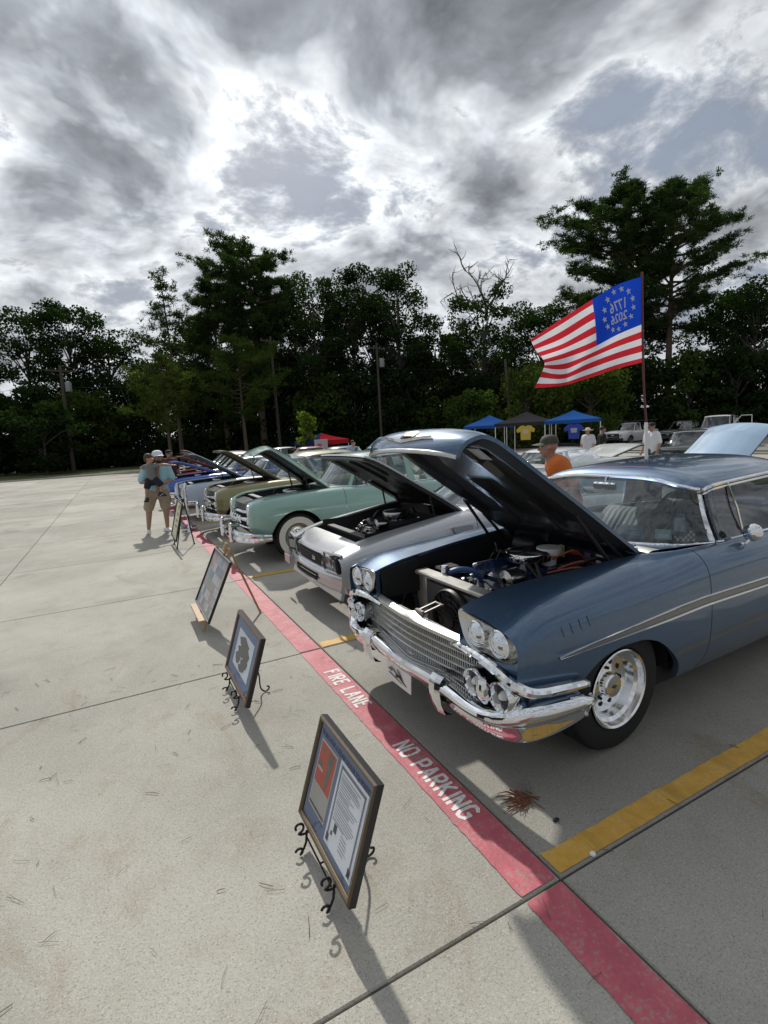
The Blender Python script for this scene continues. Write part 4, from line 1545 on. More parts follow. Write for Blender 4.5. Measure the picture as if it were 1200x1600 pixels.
def under(i, w, base=.022):
    u = i / 44
    sk = w + .18 * (u - .55) * (1 if w > 0 else -1)
    d = base + .050 - .044 * pocket(u, sk, rects, .05)
    if i > 38:
        d = base + .05 - .03 * (i - 38) / 6
    return hood_pt(i, w, d)
def hood_f(i, w, d):
    lo = int(i)
    a, c = np.array(hood_pt(lo, w, d)), np.array(hood_pt(lo + 1, w, d))
    return tuple(a + (c - a) * (i - lo))
iz = np.linspace(.4, 43.6, 80)
def under_f(i, w):
    u = i / 44
    sk = w + .16 * (u - .55) * (1 if w > 0 else -1)
    d = .020 + .050 * min(1, max(0, (.985 - abs(w)) / .10)) * min(1, i / 3.0) - .046 * pocket(u, sk, rects, .026)
    d = max(d, .021)
    if i > 38:
        d = min(d, .022 + .05 - .035 * (i - 38) / 6)
    return hood_f(i, w, d)
L = MB().grid([[under_f(i, w) for w in ws2] for i in iz], flip=True)
ed = [(i, -.985) for i in iz] + [(iz[-1], w) for w in ws2] + [(i, .985) for i in iz[::-1]] + [(iz[0], w) for w in ws2[::-1]]
L.grid([[hood_f(i, w, .018), under_f(i, w)] for i, w in ed], flip=True)
nq = (len(iz) - 1) * (len(ws2) - 1)
for q in range(nq):
    a_, c_ = iz[q // (len(ws2) - 1)] + .27, ws2[q % (len(ws2) - 1)] + .016
    L.mi[q] = 1 if pocket(a_ / 44, c_ + .16 * (a_ / 44 - .55) * (1 if c_ > 0 else -1), rects, .026) > .6 else 0
hu = L.build('hood_underside', [principled('satin_black_rail', (.035, .038, .042), .26, coat=.4, coat_r=.12), principled('pocket_shade_black', (.006, .006, .007), .7)], hood)  # pocket shade and rail highlight put into two blacks; no real pads here
MB().add([hood_f(17.0, -.55, .045), hood_f(17.0, -.30, .045), hood_f(20.0, -.30, .045), hood_f(20.0, -.55, .045)], [(0, 1, 2, 3), (3, 2, 1, 0)]).build('sticker', principled('grey_sticker', (.30, .30, .29), .5), hu, 0)
# nose trim, emblem
MB().tube([hood_pt(44, w, .004) for w in np.linspace(-1, 1, 25)], .013, 8).build('hood_lip_trim', CHROME_DULL, hood)
b = MB()
for s in (-1, 1):
    P = []
    for q in np.linspace(0, 1, 8):
        i = 38.6 - 2.6 * q
        w0 = s * .52 * q
        th = .9 * (1 - q) + .12
        P.append([hood_f(i - th, w0, -.003), hood_f(i, w0, -.018), hood_f(i + th * .6, w0, -.003)])
    b.grid(P, flip=s < 0)
b.build('hood_emblem', CHROME, hood)
o = MB().grid([[hood_f(i, w, -.004 - (.008 if abs(w - .0) < .13 else 0)) for w in (-.16, -.12, .12, .16)] for i in (33.2, 33.8, 35.4, 36.0)])
o.build('hood_badge', principled('badge_brown', (.30, .24, .20), .35, .6), hood)
# lid struts
for s in (-1, 1):
    for (xa, za, fi) in ((1.20, .94, 8.6), (1.32, .95, 5.6)):
        p = np.array(hood_f(fi, s * .90, .06))
        MB().tube([(xa, s * .55, za), tuple(p)], .012, 6).build('hood_hinge_arm', BLACK, hood)

# engine bay
bay(hero, .42, 1.46, .60, .93)
both(MB().grid([[(x, -(section(HT, x)[-1][0] - .006), section(HT, x)[-1][1] - .02), (x, -.52, .62)] for x in np.linspace(.44, 1.46, 9)], flip=True), 'inner_fender', BLACKM, hero)
b = MB().box((.44, .0, .842), (.10, .86, .030), bev=.008).box((.43, .335, .62), (.05, .045, .44), bev=.006).box((.43, -.325, .62), (.05, .045, .44), bev=.006).box((.47, -.40, .76), (.03, .12, .16)).box((.47, .43, .60), (.02, .17, .44))
sup = b.build('radiator_support', ALU, hero)
rad_ = MB().box((.435, .005, .60), (.05, .61, .40), bev=.008).build('radiator', principled('radiator_core', (.085, .088, .09), .55, .3, noise=(60, .25)), hero)
FX, FY, FZ = .365, -.01, .625
fan = MB().lathe([(.178, .0), (.188, -.012), (.196, 0), (.196, .03), (.178, .03)], (FX + .005, FY, FZ), 'x', 36)
for k in range(5):
    fan.tube([(FX, FY + .037 * (k + .6) * math.cos(a), FZ + .037 * (k + .6) * math.sin(a)) for a in np.linspace(0, 2 * math.pi, 28, endpoint=False)], .0026, 4, closed=True)
fan.lathe([(0, -.02), (.05, -.018), (.055, .03)], (FX + .005, FY, FZ), 'x', 20)
for k in range(10):
    a = k * math.pi / 5
    fan.box((FX + .018, FY + .11 * math.cos(a), FZ + .11 * math.sin(a)), (.006, .16, .045), (a, 0, 0))
for k in range(20):
    a = k * math.pi / 10
    fan.tube([(FX - .002, FY + .05 * math.cos(a), FZ + .05 * math.sin(a)), (FX, FY + .188 * math.cos(a + .2), FZ + .188 * math.sin(a + .2))], .002, 4)
fan.build('cooling_fan', BLACK, rad_)
MB().lathe([(0, .055), (.028, .052), (.03, .04), (.022, .034), (.022, 0)], (.50, .22, .86), 'z', 18).build('radiator_cap', CHROME, rad_)
MB().tube(catmull([(.52, .20, .86), (.58, .16, .88), (.66, .12, .86), (.72, .10, .80)], 14), .022, 8).build('coolant_hose', principled('blue_hose', (.03, .07, .22), .4), rad_)
engine(hero, 1.02, .74, ('blue', (.012, .025, .06), (.010, .026, .085)), .72, CHROME, .02)
eng2 = MB().lathe([(0, .05), (.03, .048), (.085, .045), (.09, .02), (.085, 0), (.05, -.02), (.05, -.08)], (1.20, -.05, .93), 'z', 26).build('oil_breather', WHITE, hero)
MB().lathe([(0, -.11), (.075, -.11), (.085, -.10), (.085, .10), (.07, .12), (0, .12)], (1.34, .28, .90), 'y', 24).build('heater_blower', BLACK, hero)
MB().lathe([(0, -.07), (.06, -.07), (.065, -.06), (.065, .05), (.03, .07), (0, .07)], (.78, -.24, .74), 'x', 20).build('alternator', CHROME_DULL, hero)
for (p0, p1, p2) in (((1.18, -.10, .90), (1.26, -.22, .97), (1.42, -.20, .84)), ((1.10, -.20, .86), (1.20, -.34, .93), (1.38, -.38, .86)), ((1.0, -.22, .86), (1.15, -.36, .90), (1.30, -.42, .82))):
    MB().tube(catmull([p0, p1, p2], 12), .007, 6).build('spark_lead', principled('orange_lead', (.42, .10, .05), .5), hero)
for (yy, zz, w, h, c) in ((-.06, .90, .07, .035, (.45, .05, .05)), (-.17, .885, .05, .06, (.16, .12, .25)), (-.27, .885, .06, .065, (.65, .65, .68)), (.06, .89, .05, .09, (.45, .40, .18))):
    MB().box((1.448, yy, zz), (.004, w, h)).build('firewall_sticker', principled('sticker_%d' % int(yy * -100 + 50), c, .4), hero, 0)
MB().box((.62, .36, .80), (.16, .12, .12), bev=.01).build('battery', BLACK, hero)

# cowl with slotted vent strip
P = []
for y in np.linspace(-.70, .70, 29):
    q = 1 - (y / .70)**2
    P.append([(1.475, y * .86, .985 + .012 * q), (1.50, y * .88, 1.0 + .018 * q), (1.53 - .05 * q + .14 * (1 - q), y * .95, 1.004 + .018 * q), (1.66 - .20 * q + .2 * (1 - q), y * 1.02, 1.0 + .012 * q)])
cowl = MB().grid([r[:2] + [tuple(np.array(r[1]) * .7 + np.array(r[2]) * .3)] for r in P]).build('cowl_vent', ALU, hero)
MB().grid([[tuple(np.array(r[1]) * .7 + np.array(r[2]) * .3)] + r[2:] for r in P]).build('cowl', BLUE, hero)
b = MB()
for y in np.linspace(-.5, .5, 41):
    q = 1 - (y / .70)**2
    b.box((1.488, y, 1.006 + .016 * q), (.020, .012, .006))
b.build('vent_slot', BLACKM, cowl, 0, kind='stuff')

# greenhouse
GK = [(1.44, 0, 1.010, 1.90, 0, 1.405), (1.50, .34, 1.008, 1.89, .33, 1.400), (1.68, .62, 1.004, 1.86, .57, 1.365), (1.97, .745, 1.002, 1.93, .655, 1.345),
      (2.10, .75, 1.003, 2.10, .668, 1.372), (2.9, .752, 1.0, 2.85, .675, 1.40), (3.25, .75, .995, 3.15, .665, 1.385), (3.62, .66, .985, 3.40, .56, 1.375), (3.80, .36, .98, 3.52, .30, 1.395), (3.85, 0, .98, 3.55, 0, 1.40)]
ws_ = MB().grid(gh_panel(GK, -2.88, 2.88, 61, 9, .028)).build('windshield', GLASS, hero)
MB().tube(rail(GK, -2.9, 2.9, 61, False, dz=.004), .011, 8).build('windshield_trim', CHROME, hero)
MB().tube(rail(GK, -2.9, 2.9, 61, True), .014, 8).build('windshield_trim', CHROME, hero)
for s in (-1, 1):
    P = gh_panel(GK, 2.84, 3.07, 5, 9, .012, .012, s)
    Q = gh_panel(GK, 3.07, 2.84, 5, 9, -.01, -.03, s)
    MB().grid(P + Q, cu=True).build('windshield_pillar', CHROME, hero)
    MB().grid(gh_panel(GK, 3.10, 3.80, 8, 6, .01, 0, s)).build('vent_window', GLASS, hero)
    v = keys_eval(GK, 3.42)
    MB().grid(gh_panel(GK, 3.82, 5.35, 16, 6, .012, 0, s)).build('side_window', GLASS, hero)
    MB().tube([(2.28, s * .752, 1.0), (2.24, s * .72, 1.2), (2.19, s * .678, 1.37)], .009, 6).build('vent_frame', CHROME, hero)
    MB().grid(gh_panel(GK, 5.38, 6.9, 14, 7, .02, .006, s)).build('rear_pillar', BLUE, hero)
    MB().tube(rail(GK, 3.0, 6.9, 40, False, s, .006, .004), .010, 6).build('belt_trim', CHROME, hero)
    MB().tube(rail(GK, 2.95, 6.6, 40, True, s, -.002, .006), .012, 6).build('drip_rail', CHROME, hero)
    MB().tube(rail(GK, 3.05, 5.4, 30, True, s, -.028, .008), .008, 6).build('window_trim', CHROME, hero)
MB().grid(gh_panel(GK, 6.9, 9.0, 16, 7, .02)).mirror().build('rear_window', GLASS, hero)
MB().grid(roof_patch(GK, 2.95, 6.7, .065, 30, 31), flip=True).build('roof', BLUE, hero)
P = roof_patch(GK, 2.95, 6.7, .05, 14, 13, -.03)
MB().grid(P).build('headliner', principled('headliner', (.20, .20, .20), .9), hero)
# cabin
TUCK = principled('grey_tuck_vinyl', (.17, .17, .18), .6, noise=(5, .15))
bench_seat(hero, 2.45, -.70, .70, .52, TUCK, .52, 26)
bench_seat(hero, 3.25, -.66, .66, .52, TUCK, .50, 24)
MB().grid([[(1.50 + .42 * (y / .74)**2, y, .985), (1.72 + .22 * (y / .74)**2, y, .995), (1.99, y, .96), (2.02, y, .88), (1.98, y, .70)] for y in np.linspace(-.72, .72, 21)]).build('dashboard', principled('dash_blue', (.03, .05, .075), .4), hero)
MB().box((2.6, 0, .42), (2.2, 1.5, .06)).build('cabin_floor', BLACKM, hero, 0)
both(MB().box((2.45, -.765, .72), (1.6, .02, .5)), 'door_card', TUCK, hero, 0)
steering(hero, (2.16, -.36, .99), .19, -.55, BLACK)
MB().box((1.86, .02, 1.335), (.025, .20, .055), bev=.01).tube([(1.86, .02, 1.34), (1.88, .02, 1.40)], .006, 6).build('rear_view_mirror', CHROME, hero)
# door mirror
b = MB().tube(catmull([(2.14, -.81, .975), (2.15, -.835, .99), (2.165, -.85, 1.02)], 8), [.02, .014, .012, .011, .011, .011, .012, .014], 8)
b.lathe([(0, -.035), (.03, -.032), (.052, -.016), (.060, .005), (.058, .02), (0, .022)], (2.17, -.852, 1.055), 'x', 22)
b.box((2.135, -.812, .968), (.075, .04, .014), bev=.006)
b.build('door_mirror', CHROME, hero)
# things lying on the dash: separate objects
def card(name, label, c, size, col, rot, detail, cat='box'):
    t = thing(name, label, cat)
    m = mat4((0, 0, 0))
    hm = Matrix.Translation((0.0, 1.27, 0)) @ Matrix.Rotation(rad(1.5), 4, 'Z') @ mat4(c, rot)
    o = MB().box((0, 0, 0), size, bev=.002).build('carton' if cat == 'box' else 'sheet', principled(name + '_' + label[:9], col, .5), t)
    d = MB()
    for (y, z, w, h) in detail:
        d.box((-size[0] / 2 - .0012, y, z), (.002, w, h))
    d.build('print', principled('print_' + label[:9], tuple(min(1, .75 * k + .28) for k in col), .5), t, 0)
    t.matrix_world = hm
    return t
card('model_kit_box', 'light blue model kit box on the dashboard of the blue car', (1.73, -.30, 1.045), (.06, .17, .085), (.10, .30, .40), (0, 0, .35), [(.0, -.005, .13, .03), (-.02, .025, .08, .012)])
card('postcard', 'small picture card behind the windshield beside the steering wheel', (1.79, -.50, 1.045), (.006, .10, .07), (.35, .50, .55), (0, .25, .5), [(0, -.01, .07, .025)], 'card')
card('sign_card', 'black card with blue green picture at the windshield pillar', (1.84, -.575, 1.115), (.006, .085, .15), (.05, .09, .18), (0, .2, .6), [(0, .0, .062, .09)], 'card')
card('price_sheet', 'white paper sheet leaning inside the windshield by the mirror', (1.66, .02, 1.085), (.004, .22, .17), (.80, .82, .85), (0, .6, .1), [(0, .02, .12, .008), (0, -.02, .14, .008)], 'paper')
t = card('checkered_card', 'black and white checkered card on the dashboard at the pillar', (1.86, -.60, 1.040), (.006, .12, .07), (.80, .80, .80), (0, .2, .6), [], 'card')
d = MB()
for i in range(8):
    for j in range(4):
        if (i + j) % 2:
            d.box((-.0045, -.0525 + .015 * i, -.026 + .0175 * j), (.002, .015, .0175))
d.build('check', BLACK, t, 0)

# ------------------------------------------------------------------ the other cars
def std_car(name, label, cat, loc, rz, mat, tab, L, wh, gk, uA, uC, roof_crown, hood, doors, fascia, group=None, pillars=None, seat_col=(.10, .10, .11),
            eng=None, far=False, roof_mat=None, glass=None, rear_x=None, seats=((.0, 0.0),), inner=None, bay_x=None, hood_kw=None, trim=True, trunk=True):
    """wh = (xf, xr, R, w, yw, style, arch radius); hood = (x0, x1, angle); doors = x of the cuts; pillars = solid ranges along the greenhouse"""
    car = thing(name, label, cat, loc, rz, group)
    xf, xr, R, w, yw, style, ar = wh
    arch = [(xf, R, ar), (xr, R, ar)]
    cuts = [tab[0][0]] + list(doors) + [tab[0][-1]]
    n_ = 14 if far else 24
    for i in range(len(cuts) - 1):
        a, c = cuts[i] + (.003 if i else 0), cuts[i + 1] - (.003 if i < len(cuts) - 2 else 0)
        nm = 'front_fender' if i == 0 else ('rear_quarter' if i == len(cuts) - 2 else 'door')
        both(shell(tab, a, c, [q for q in arch if a - ar < q[0] < c + ar], n_, 6 if far else 8, 7 if far else 10), nm, mat, car)
    wheel_wells(car, (xf, xr), ar, section(tab, xf)[2][0] - .05, .45, R)
    MB().box((L / 2, 0, .28), (L * .72, section(tab, L / 2)[0][0] * 1.8, .10)).build('underbody', BLACKM, car, 0)
    k = section(tab, tab[0][-1])
    ring = [(tab[0][-1], -a, z) for a, z in k] + [(tab[0][-1], a, z) for a, z in k[::-1]]
    MB().add(ring, [tuple(range(len(ring)))]).build('tail_panel', mat, car, 0)
    wheels(car, xf, xr, yw, R, w, style)
    x0, x1, th = hood
    std_hood(car, tab, x0, x1, rad(th), mat, inner or BLACK, **(hood_kw or {}))
    zt = section(tab, x1)[-1][1]
    if th > 4:
        hw_ = min(section(tab, x0)[-1][0], section(tab, x1)[-1][0]) - .01
        bay(car, (bay_x or x0 + .12), x1 - .02, hw_, section(tab, (x0 + x1) / 2)[-1][1] - .04, .35)
        both(MB().grid([[(x, -(section(tab, x)[-1][0] - .006), section(tab, x)[-1][1] - .02), (x, -(section(tab, x)[-1][0] - .07), .45)] for x in np.linspace(x0 + .05, x1 - .02, 7)], flip=True), 'inner_fender', BLACKM, car)
        zr_ = section(tab, x0 + .2)[-1][1]
        MB().box((x0 + .20, 0, zr_ - .20), (.05, hw_ * 1.7, .28), bev=.01).build('radiator', principled('radiator_grey', (.03, .03, .032), .5, .3), car)
        MB().box((x0 + .20, 0, zr_ - .045), (.09, hw_ * 1.8, .03), bev=.006).build('radiator_support', principled('dark_steel', (.12, .12, .12), .4, .7), car)
        engine(car, (x0 + x1) / 2 + .12, zt - .24, eng or ('grey', (.08, .08, .085), (.20, .20, .21)), (x1 - x0) * .5, CHROME_DULL, 0, .24)
        for s in (-1, 1):
            q = hinge_rot((x1 - .45, s * hw_ * .92, zt - .03), x1, zt, rad(th))
            MB().tube([(x1 - .30, s * hw_ * .95, zt - .06), q], .011, 6).build('hood_hinge_arm', BLACK, car)
    # greenhouse
    gm = glass or GLASS
    end = len(gk) - 1
    MB().grid(gh_panel(gk, -uA + .1, uA - .1, 25 if far else 41, 6, .02)).build('windshield', gm, car)
    MB().grid(gh_panel(gk, uC + .1, end, 10, 5, .02) + gh_panel(gk, end, uC + .1, 10, 5, .02, 0, 1)[1:]).build('rear_window', gm, car)
    pil = sorted([(uA - .1, uA + .08)] + list(pillars or []) + [(uC - .3, uC + .1)])
    for s in (-1, 1):
        for i, (a, c) in enumerate(pil):
            P = gh_panel(gk, a, c, 6, 6, .012, .006, s) + gh_panel(gk, c, a, 6, 6, .0, -.025, s)
            MB().grid(P, cu=True).build('pillar', roof_mat or mat, car)
            if i + 1 < len(pil):
                MB().grid(gh_panel(gk, c, pil[i + 1][0], 9, 5, .012, 0, s)).build('side_window', gm, car)
        if trim:
            MB().tube(rail(gk, uA, uC + .1, 24, False, s, .004, .003), .009, 5).build('belt_trim', CHROME, car)
            MB().tube(rail(gk, uA, uC + .1, 24, True, s, -.004, .004), .010, 5).build('drip_rail', CHROME, car)
    if trim:
        MB().tube(rail(gk, -uA, uA, 31, False, dz=.004), .009, 5).build('windshield_trim', CHROME, car)
        MB().tube(rail(gk, -uA, uA, 31, True), .011, 5).build('windshield_trim', CHROME, car)
    MB().grid(roof_patch(gk, uA, uC, roof_crown, 14 if far else 20, 15 if far else 21), flip=True).build('roof', roof_mat or mat, car)
    # cowl and deck
    P = []
    xe = rear_x or gk[-1][0]
    for y in np.linspace(-1, 1, 15):
        c = keys_eval(gk, abs(y) * uA)
        kk = section(tab, x1)[-1]
        P.append([(x1 + .004, y * kk[0], kk[1] - .01), (x1 + .03, y * kk[0], kk[1] + .004), (c[0] + .02, np.sign(y) * c[1], c[2] - .002)])
    MB().grid(P).build('cowl', mat, car)
    if trunk:
        P = []
        for x in np.linspace(xe - .12, tab[0][-1], 9):
            kk = section(tab, x)[-1]
            P.append([(x, v * kk[0], kk[1] + .03 * (1 - v * v)) for v in np.linspace(-1, 1, 11)])
        MB().grid(P, flip=True).build('trunk_lid', mat, car)
    # cabin
    sm = principled('seat_%d_%d' % (int(seat_col[0] * 100), int(seat_col[2] * 100)), seat_col, .6)
    bx = gk[0][0]
    yb = section(tab, (bx + xe) / 2)[0][0] - .12
    bench_seat(car, bx + .95, -yb, yb, zt - .48, sm, .50, 8)
    if not far:
        bench_seat(car, bx + 1.75, -yb, yb, zt - .48, sm, .48, 8)
        steering(car, (bx + .62, -.36, zt), .18, -.5, BLACK)
    MB().box((bx + 1.2, 0, .42), (2.0, yb * 1.9, .05)).build('cabin_floor', BLACKM, car, 0)
    MB().grid([[(bx + .05, v, zt - .02), (bx + .34, v, zt - .03), (bx + .42, v, zt - .25)] for v in np.linspace(-yb, yb, 5)]).build('dashboard', BLACK, car)
    fascia(car, tab, mat)
    return car


def front_caps(car, tab, mat, yin=.40, zb=None, dx=0.0):
    """closes the front end of each fender"""
    x = tab[0][0]
    k = catmull(section(tab, x), 25)
    pts = [(x + dx * .0, -a, z) for a, z in k] + [(x, -yin, k[-1][1] - .02), (x, -yin, (zb or k[0][1]))]
    c = np.mean(np.array(pts), axis=0)
    R = [[tuple(p) for p in pts], [tuple(c + (np.array(p) - c) * .86 + np.array([-.035, 0, 0])) for p in pts], [tuple(c + (np.array(p) - c) * .5 + np.array([-.055, 0, 0])) for p in pts], [tuple(c + (np.array(p) - c) * .02 + np.array([-.06, 0, 0])) for p in pts]]
    both(MB().grid(R, cv=True, flip=True), 'fender_nose', mat, car, 60)


# ---- silver coupe
SILVER = paint('silver_paint', (.52, .53, .55), .50, .32, 1.0, .05)
CT = table({.06: [(.79, .30), (.84, .38), (.855, .46), (.855, .53), (.845, .59), (.79, .635), (.56, .645)],
 .30: [(.82, .28), (.87, .38), (.885, .48), (.882, .58), (.868, .66), (.80, .72), (.62, .738)],
 .95: [(.83, .25), (.88, .38), (.90, .52), (.89, .665), (.87, .765), (.80, .835), (.655, .85)],
 1.64: [(.83, .22), (.88, .36), (.90, .52), (.89, .69), (.87, .82), (.80, .90), (.70, .93)],
 2.6: [(.83, .22), (.88, .36), (.905, .52), (.90, .70), (.875, .82), (.81, .88), (.74, .90)],
 3.5: [(.83, .24), (.89, .38), (.915, .54), (.91, .72), (.885, .84), (.81, .90), (.70, .92)],
 4.4: [(.80, .34), (.86, .44), (.88, .56), (.875, .70), (.85, .80), (.77, .85), (.66, .86)]})
CK = [(1.66, 0, .945, 2.28, 0, 1.225), (1.74, .40, .942, 2.30, .34, 1.22), (2.02, .70, .935, 2.38, .55, 1.20), (2.6, .735, .915, 2.62, .575, 1.215), (3.2, .735, .91, 3.05, .565, 1.205),
      (3.55, .69, .92, 3.3, .52, 1.18), (3.85, .42, .94, 3.42, .36, 1.19), (3.92, 0, .95, 3.46, 0, 1.195)]


def camaro_front(car, tab, mat):
    b = MB()
    # sloped header panel and wrap-round cover with openings kept as dark insets
    def plan(y):
        return .045 + .10 * (abs(y) / .84)**2.6
    P = []
    for y in np.linspace(-.845, .845, 41):
        x = plan(y)
        e = (abs(y) / .845)**8
        P.append([(.34 - .05 * e, y * .93, .742 - .03 * e), (.22, y * .97, .715 - .04 * e), (x + .06, y, .655 - .03 * e), (x + .015, y, .632 - .03 * e), (x, y, .605 - .02 * e), (x + .03, y, .54), (x + .025, y, .49), (x - .02, y, .470), (x - .05, y, .44), (x - .055, y, .40), (x - .045, y, .34), (x - .02, y, .285), (x + .08, y, .26)])
    b.grid(P)
    fr = b.build('front_cover', mat, car)
    def inset(y0, y1, z0, z1, dx, name, m, sh=0.0):
        Q = [[(plan(y) + dx + sh * (z - z0), y, z) for z in np.linspace(z0, z1, 4)] for y in np.linspace(y0, y1, 8)]
        return MB().grid(Q).build(name, m, fr)
    inset(-.345, .345, .492, .622, -.008, 'grille', BLACKM)
    for z in (.525, .552, .58):
        MB().tube([(plan(y) - .008, y, z) for y in np.linspace(-.33, .33, 9)], .006, 5).build('grille_bar', BLACK, fr)
    inset(-.34, .34, .335, .415, -.060, 'lower_intake', BLACKM)
    for z in (.36, .39):
        MB().tube([(plan(y) - .066, y, z) for y in np.linspace(-.33, .33, 9)], .005, 5).build('intake_bar', BLACK, fr)
    for s in (-1, 1):
        bk = MB().box((plan(.64) + .055, s * .64, .572), (.17, .30, .170), (0, -.08, s * .16), bev=.012).build('headlight_bucket', BLACKM, fr)
        MB().box((plan(.64) - .034, s * .645, .560), (.012, .20, .105), (0, -.08, s * .16), bev=.005).build('headlight', principled('lamp_dark', (.12, .13, .14), .12, .4, coat=1), fr)
        cs = [(plan(.64) - .030 + (.16 * (y - .64)) * 1.0 - .08 * 0, s * y, z) for y, z in ((.475, .480), (.805, .480), (.805, .668), (.475, .668))]
        MB().tube(cs, .016, 6, closed=True).build('bucket_rim', mat, fr)
        inset(s * .375, s * .445, .50, .61, -.008, 'parking_lamp', BLACK)
        Q = [(plan(.82) + .02, s * .838, .50), (plan(.82) + .09, s * .868, .49), (plan(.82) + .09, s * .868, .45), (plan(.82) + .02, s * .838, .455)]
        MB().add(Q, [(0, 1, 2, 3), (3, 2, 1, 0)]).build('side_marker', principled('amber', (.55, .22, .03), .3), fr, 0)
    text_obj('badge', 'Z28', .055, WHITE, fr, frame_m((plan(.15) - .018, -.16, .528), (0, -1, 0), (0, 0, 1)), .001)
    MB().box((.10, 0, .25), (.05, 1.5, .10), (0, .3, 0), bev=.01).build('air_dam', mat, fr)
    # fender gill
    for s in (-1, 1):
        MB().grid([[(1.33 + .05 * t, s * (.905 + .004 * (j % 2)), .80 - .11 * t) for j, t in ((0, t),)] + [(1.60, s * .892, .80 - .10 * t)] for t in np.linspace(0, 1, 4)]).build('fender_gill_recess', SILVER, car)
        MB().tube([(1.34, s * .888, .80), (1.37, s * .905, .74), (1.40, s * .908, .68)], .010, 6).build('fender_gill', CHROME_DULL, car)
    MB().box((-.035, .62, .40), (.006, .20, .10)).build('licence_plate', principled('pink_plate', (.62, .45, .47), .4), car, 0)


std_car('sports_coupe', 'silver sports coupe with its black lined hood raised beside the blue car', 'car', (.33, 3.97, 0), 0, SILVER, CT, 4.45,
        (.97, 3.62, .325, .24, .76, 'rally', .365), CK, 2, 5, .05, (.32, 1.62, 40), (1.67, 2.95), camaro_front, None, ((4.0, 4.7),), (.05, .05, .055),
        ('dark', (.03, .03, .032), (.05, .05, .055)), hood_kw=dict(crown=.03, nose=.02, peak=.02, rects=[(.08, .40, -.85, -.35), (.08, .40, .35, .85), (.10, .55, -.22, .22), (.50, .90, -.85, -.30), (.50, .90, .30, .85)]), inner=principled('black_hood_liner', (.016, .015, .015), .38, bump=(14, .5)))

# ---- mint-green and olive rounded cars
def round_tab(hw=.87):
    return table({.30: [(.66, .46), (.74, .55), (.78, .67), (.775, .78), (.73, .865), (.64, .91), (.47, .915)],
     .38: [(.74, .44), (.81, .55), (.84, .67), (.835, .79), (.78, .895), (.67, .945), (.475, .95)],
     .60: [(.80, .40), (.86, .52), (.875, .66), (.865, .80), (.815, .92), (.70, .985), (.48, .985)],
     .95: [(.81, .32), (.865, .48), (.88, .65), (.87, .81), (.825, .93), (.72, 1.0), (.50, 1.005)],
     1.55: [(.80, .27), (.86, .42), (.88, .60), (.87, .79), (.83, .93), (.76, 1.01), (.58, 1.02)],
     2.3: [(.80, .26), (.86, .40), (.88, .58), (.875, .78), (.84, .92), (.79, .99), (.73, 1.01)],
     3.2: [(.80, .27), (.865, .42), (.885, .60), (.88, .79), (.84, .92), (.78, .99), (.70, 1.0)],
     4.0: [(.80, .30), (.86, .44), (.88, .60), (.87, .76), (.82, .88), (.72, .95), (.55, .95)],
     4.7: [(.70, .40), (.76, .48), (.78, .58), (.76, .68), (.70, .76), (.60, .80), (.45, .80)]})
RT = round_tab()
RK = [(1.62, 0, 1.04, 2.00, 0, 1.475), (1.68, .36, 1.035, 2.02, .32, 1.47), (1.88, .66, 1.02, 2.12, .54, 1.45), (2.3, .735, 1.01, 2.4, .60, 1.475), (3.0, .73, 1.005, 2.95, .60, 1.485),
      (3.45, .66, 1.0, 3.25, .53, 1.44), (3.85, .36, .98, 3.45, .34, 1.43), (3.95, 0, .97, 3.52, 0, 1.43)]


def round_front(car, tab, mat):
    front_caps(car, tab, mat, .40, .46)
    MB().grid([[(.34, y, .88), (.28, y, .70), (.30, y, .44)] for y in np.linspace(-.52, .52, 5)]).build('grille_backing', BLACKM, car)
    MB().grid([[(.42, y, .915 + .02 * (1 - (y / .47)**2)), (.30 - .05 * (1 - (y / .47)**2), y, .885), (.28 - .05 * (1 - (y / .47)**2), y, .80)] for y in np.linspace(-.47, .47, 13)]).build('grille_header', SATIN, car)
    for s in (-1, 1):
        round_lamp(car, (.255, s * .61, .795), .088, depth=.10)
        MB().lathe([(0, -.02), (.03, -.015), (.035, .03)], (.24, s * .60, .62), 'x', 16).build('parking_lamp', LAMP, car)
    for i, (z, hw_, r) in enumerate(((.765, .44, .022), (.66, .60, .034), (.54, .62, .026))):
        MB().tube(catmull([(.42, -hw_ - .04, z - .02), (.26, -hw_ * .9, z), (.20, 0, z + .012), (.26, hw_ * .9, z), (.42, hw_ + .04, z - .02)], 25), r, 8).build('grille_bar', CHROME, car)
    for y in np.linspace(-.32, .32, 5):
        MB().tube([(.195, y, .72), (.185, y, .66), (.195, y, .60)], [.014, .026, .014], 8).build('grille_tooth', CHROME, car)
    pr = [(-.05, 1.0), (-.01, 1.03), (.02, .95), (.032, .8), (.02, .62), (.010, .5), (.028, .3), (.02, .08), (-.02, -.02)]
    st = [(.06, 0, .34, .50), (.07, .30, .34, .50), (.11, .58, .34, .50), (.22, .80, .345, .495), (.36, .885, .35, .48), (.50, .905, .36, .46)]
    bumper_bar(car, st, CHROME, pr)
    for s in (-1, 1):
        MB().box((.03, s * .36, .44), (.07, .07, .26), bev=.025).lathe([(0, .17), (.03, .16), (.034, .12), (.025, .08)], (.03, s * .36, .46), 'z', 12).build('bumper_guard', CHROME, car)


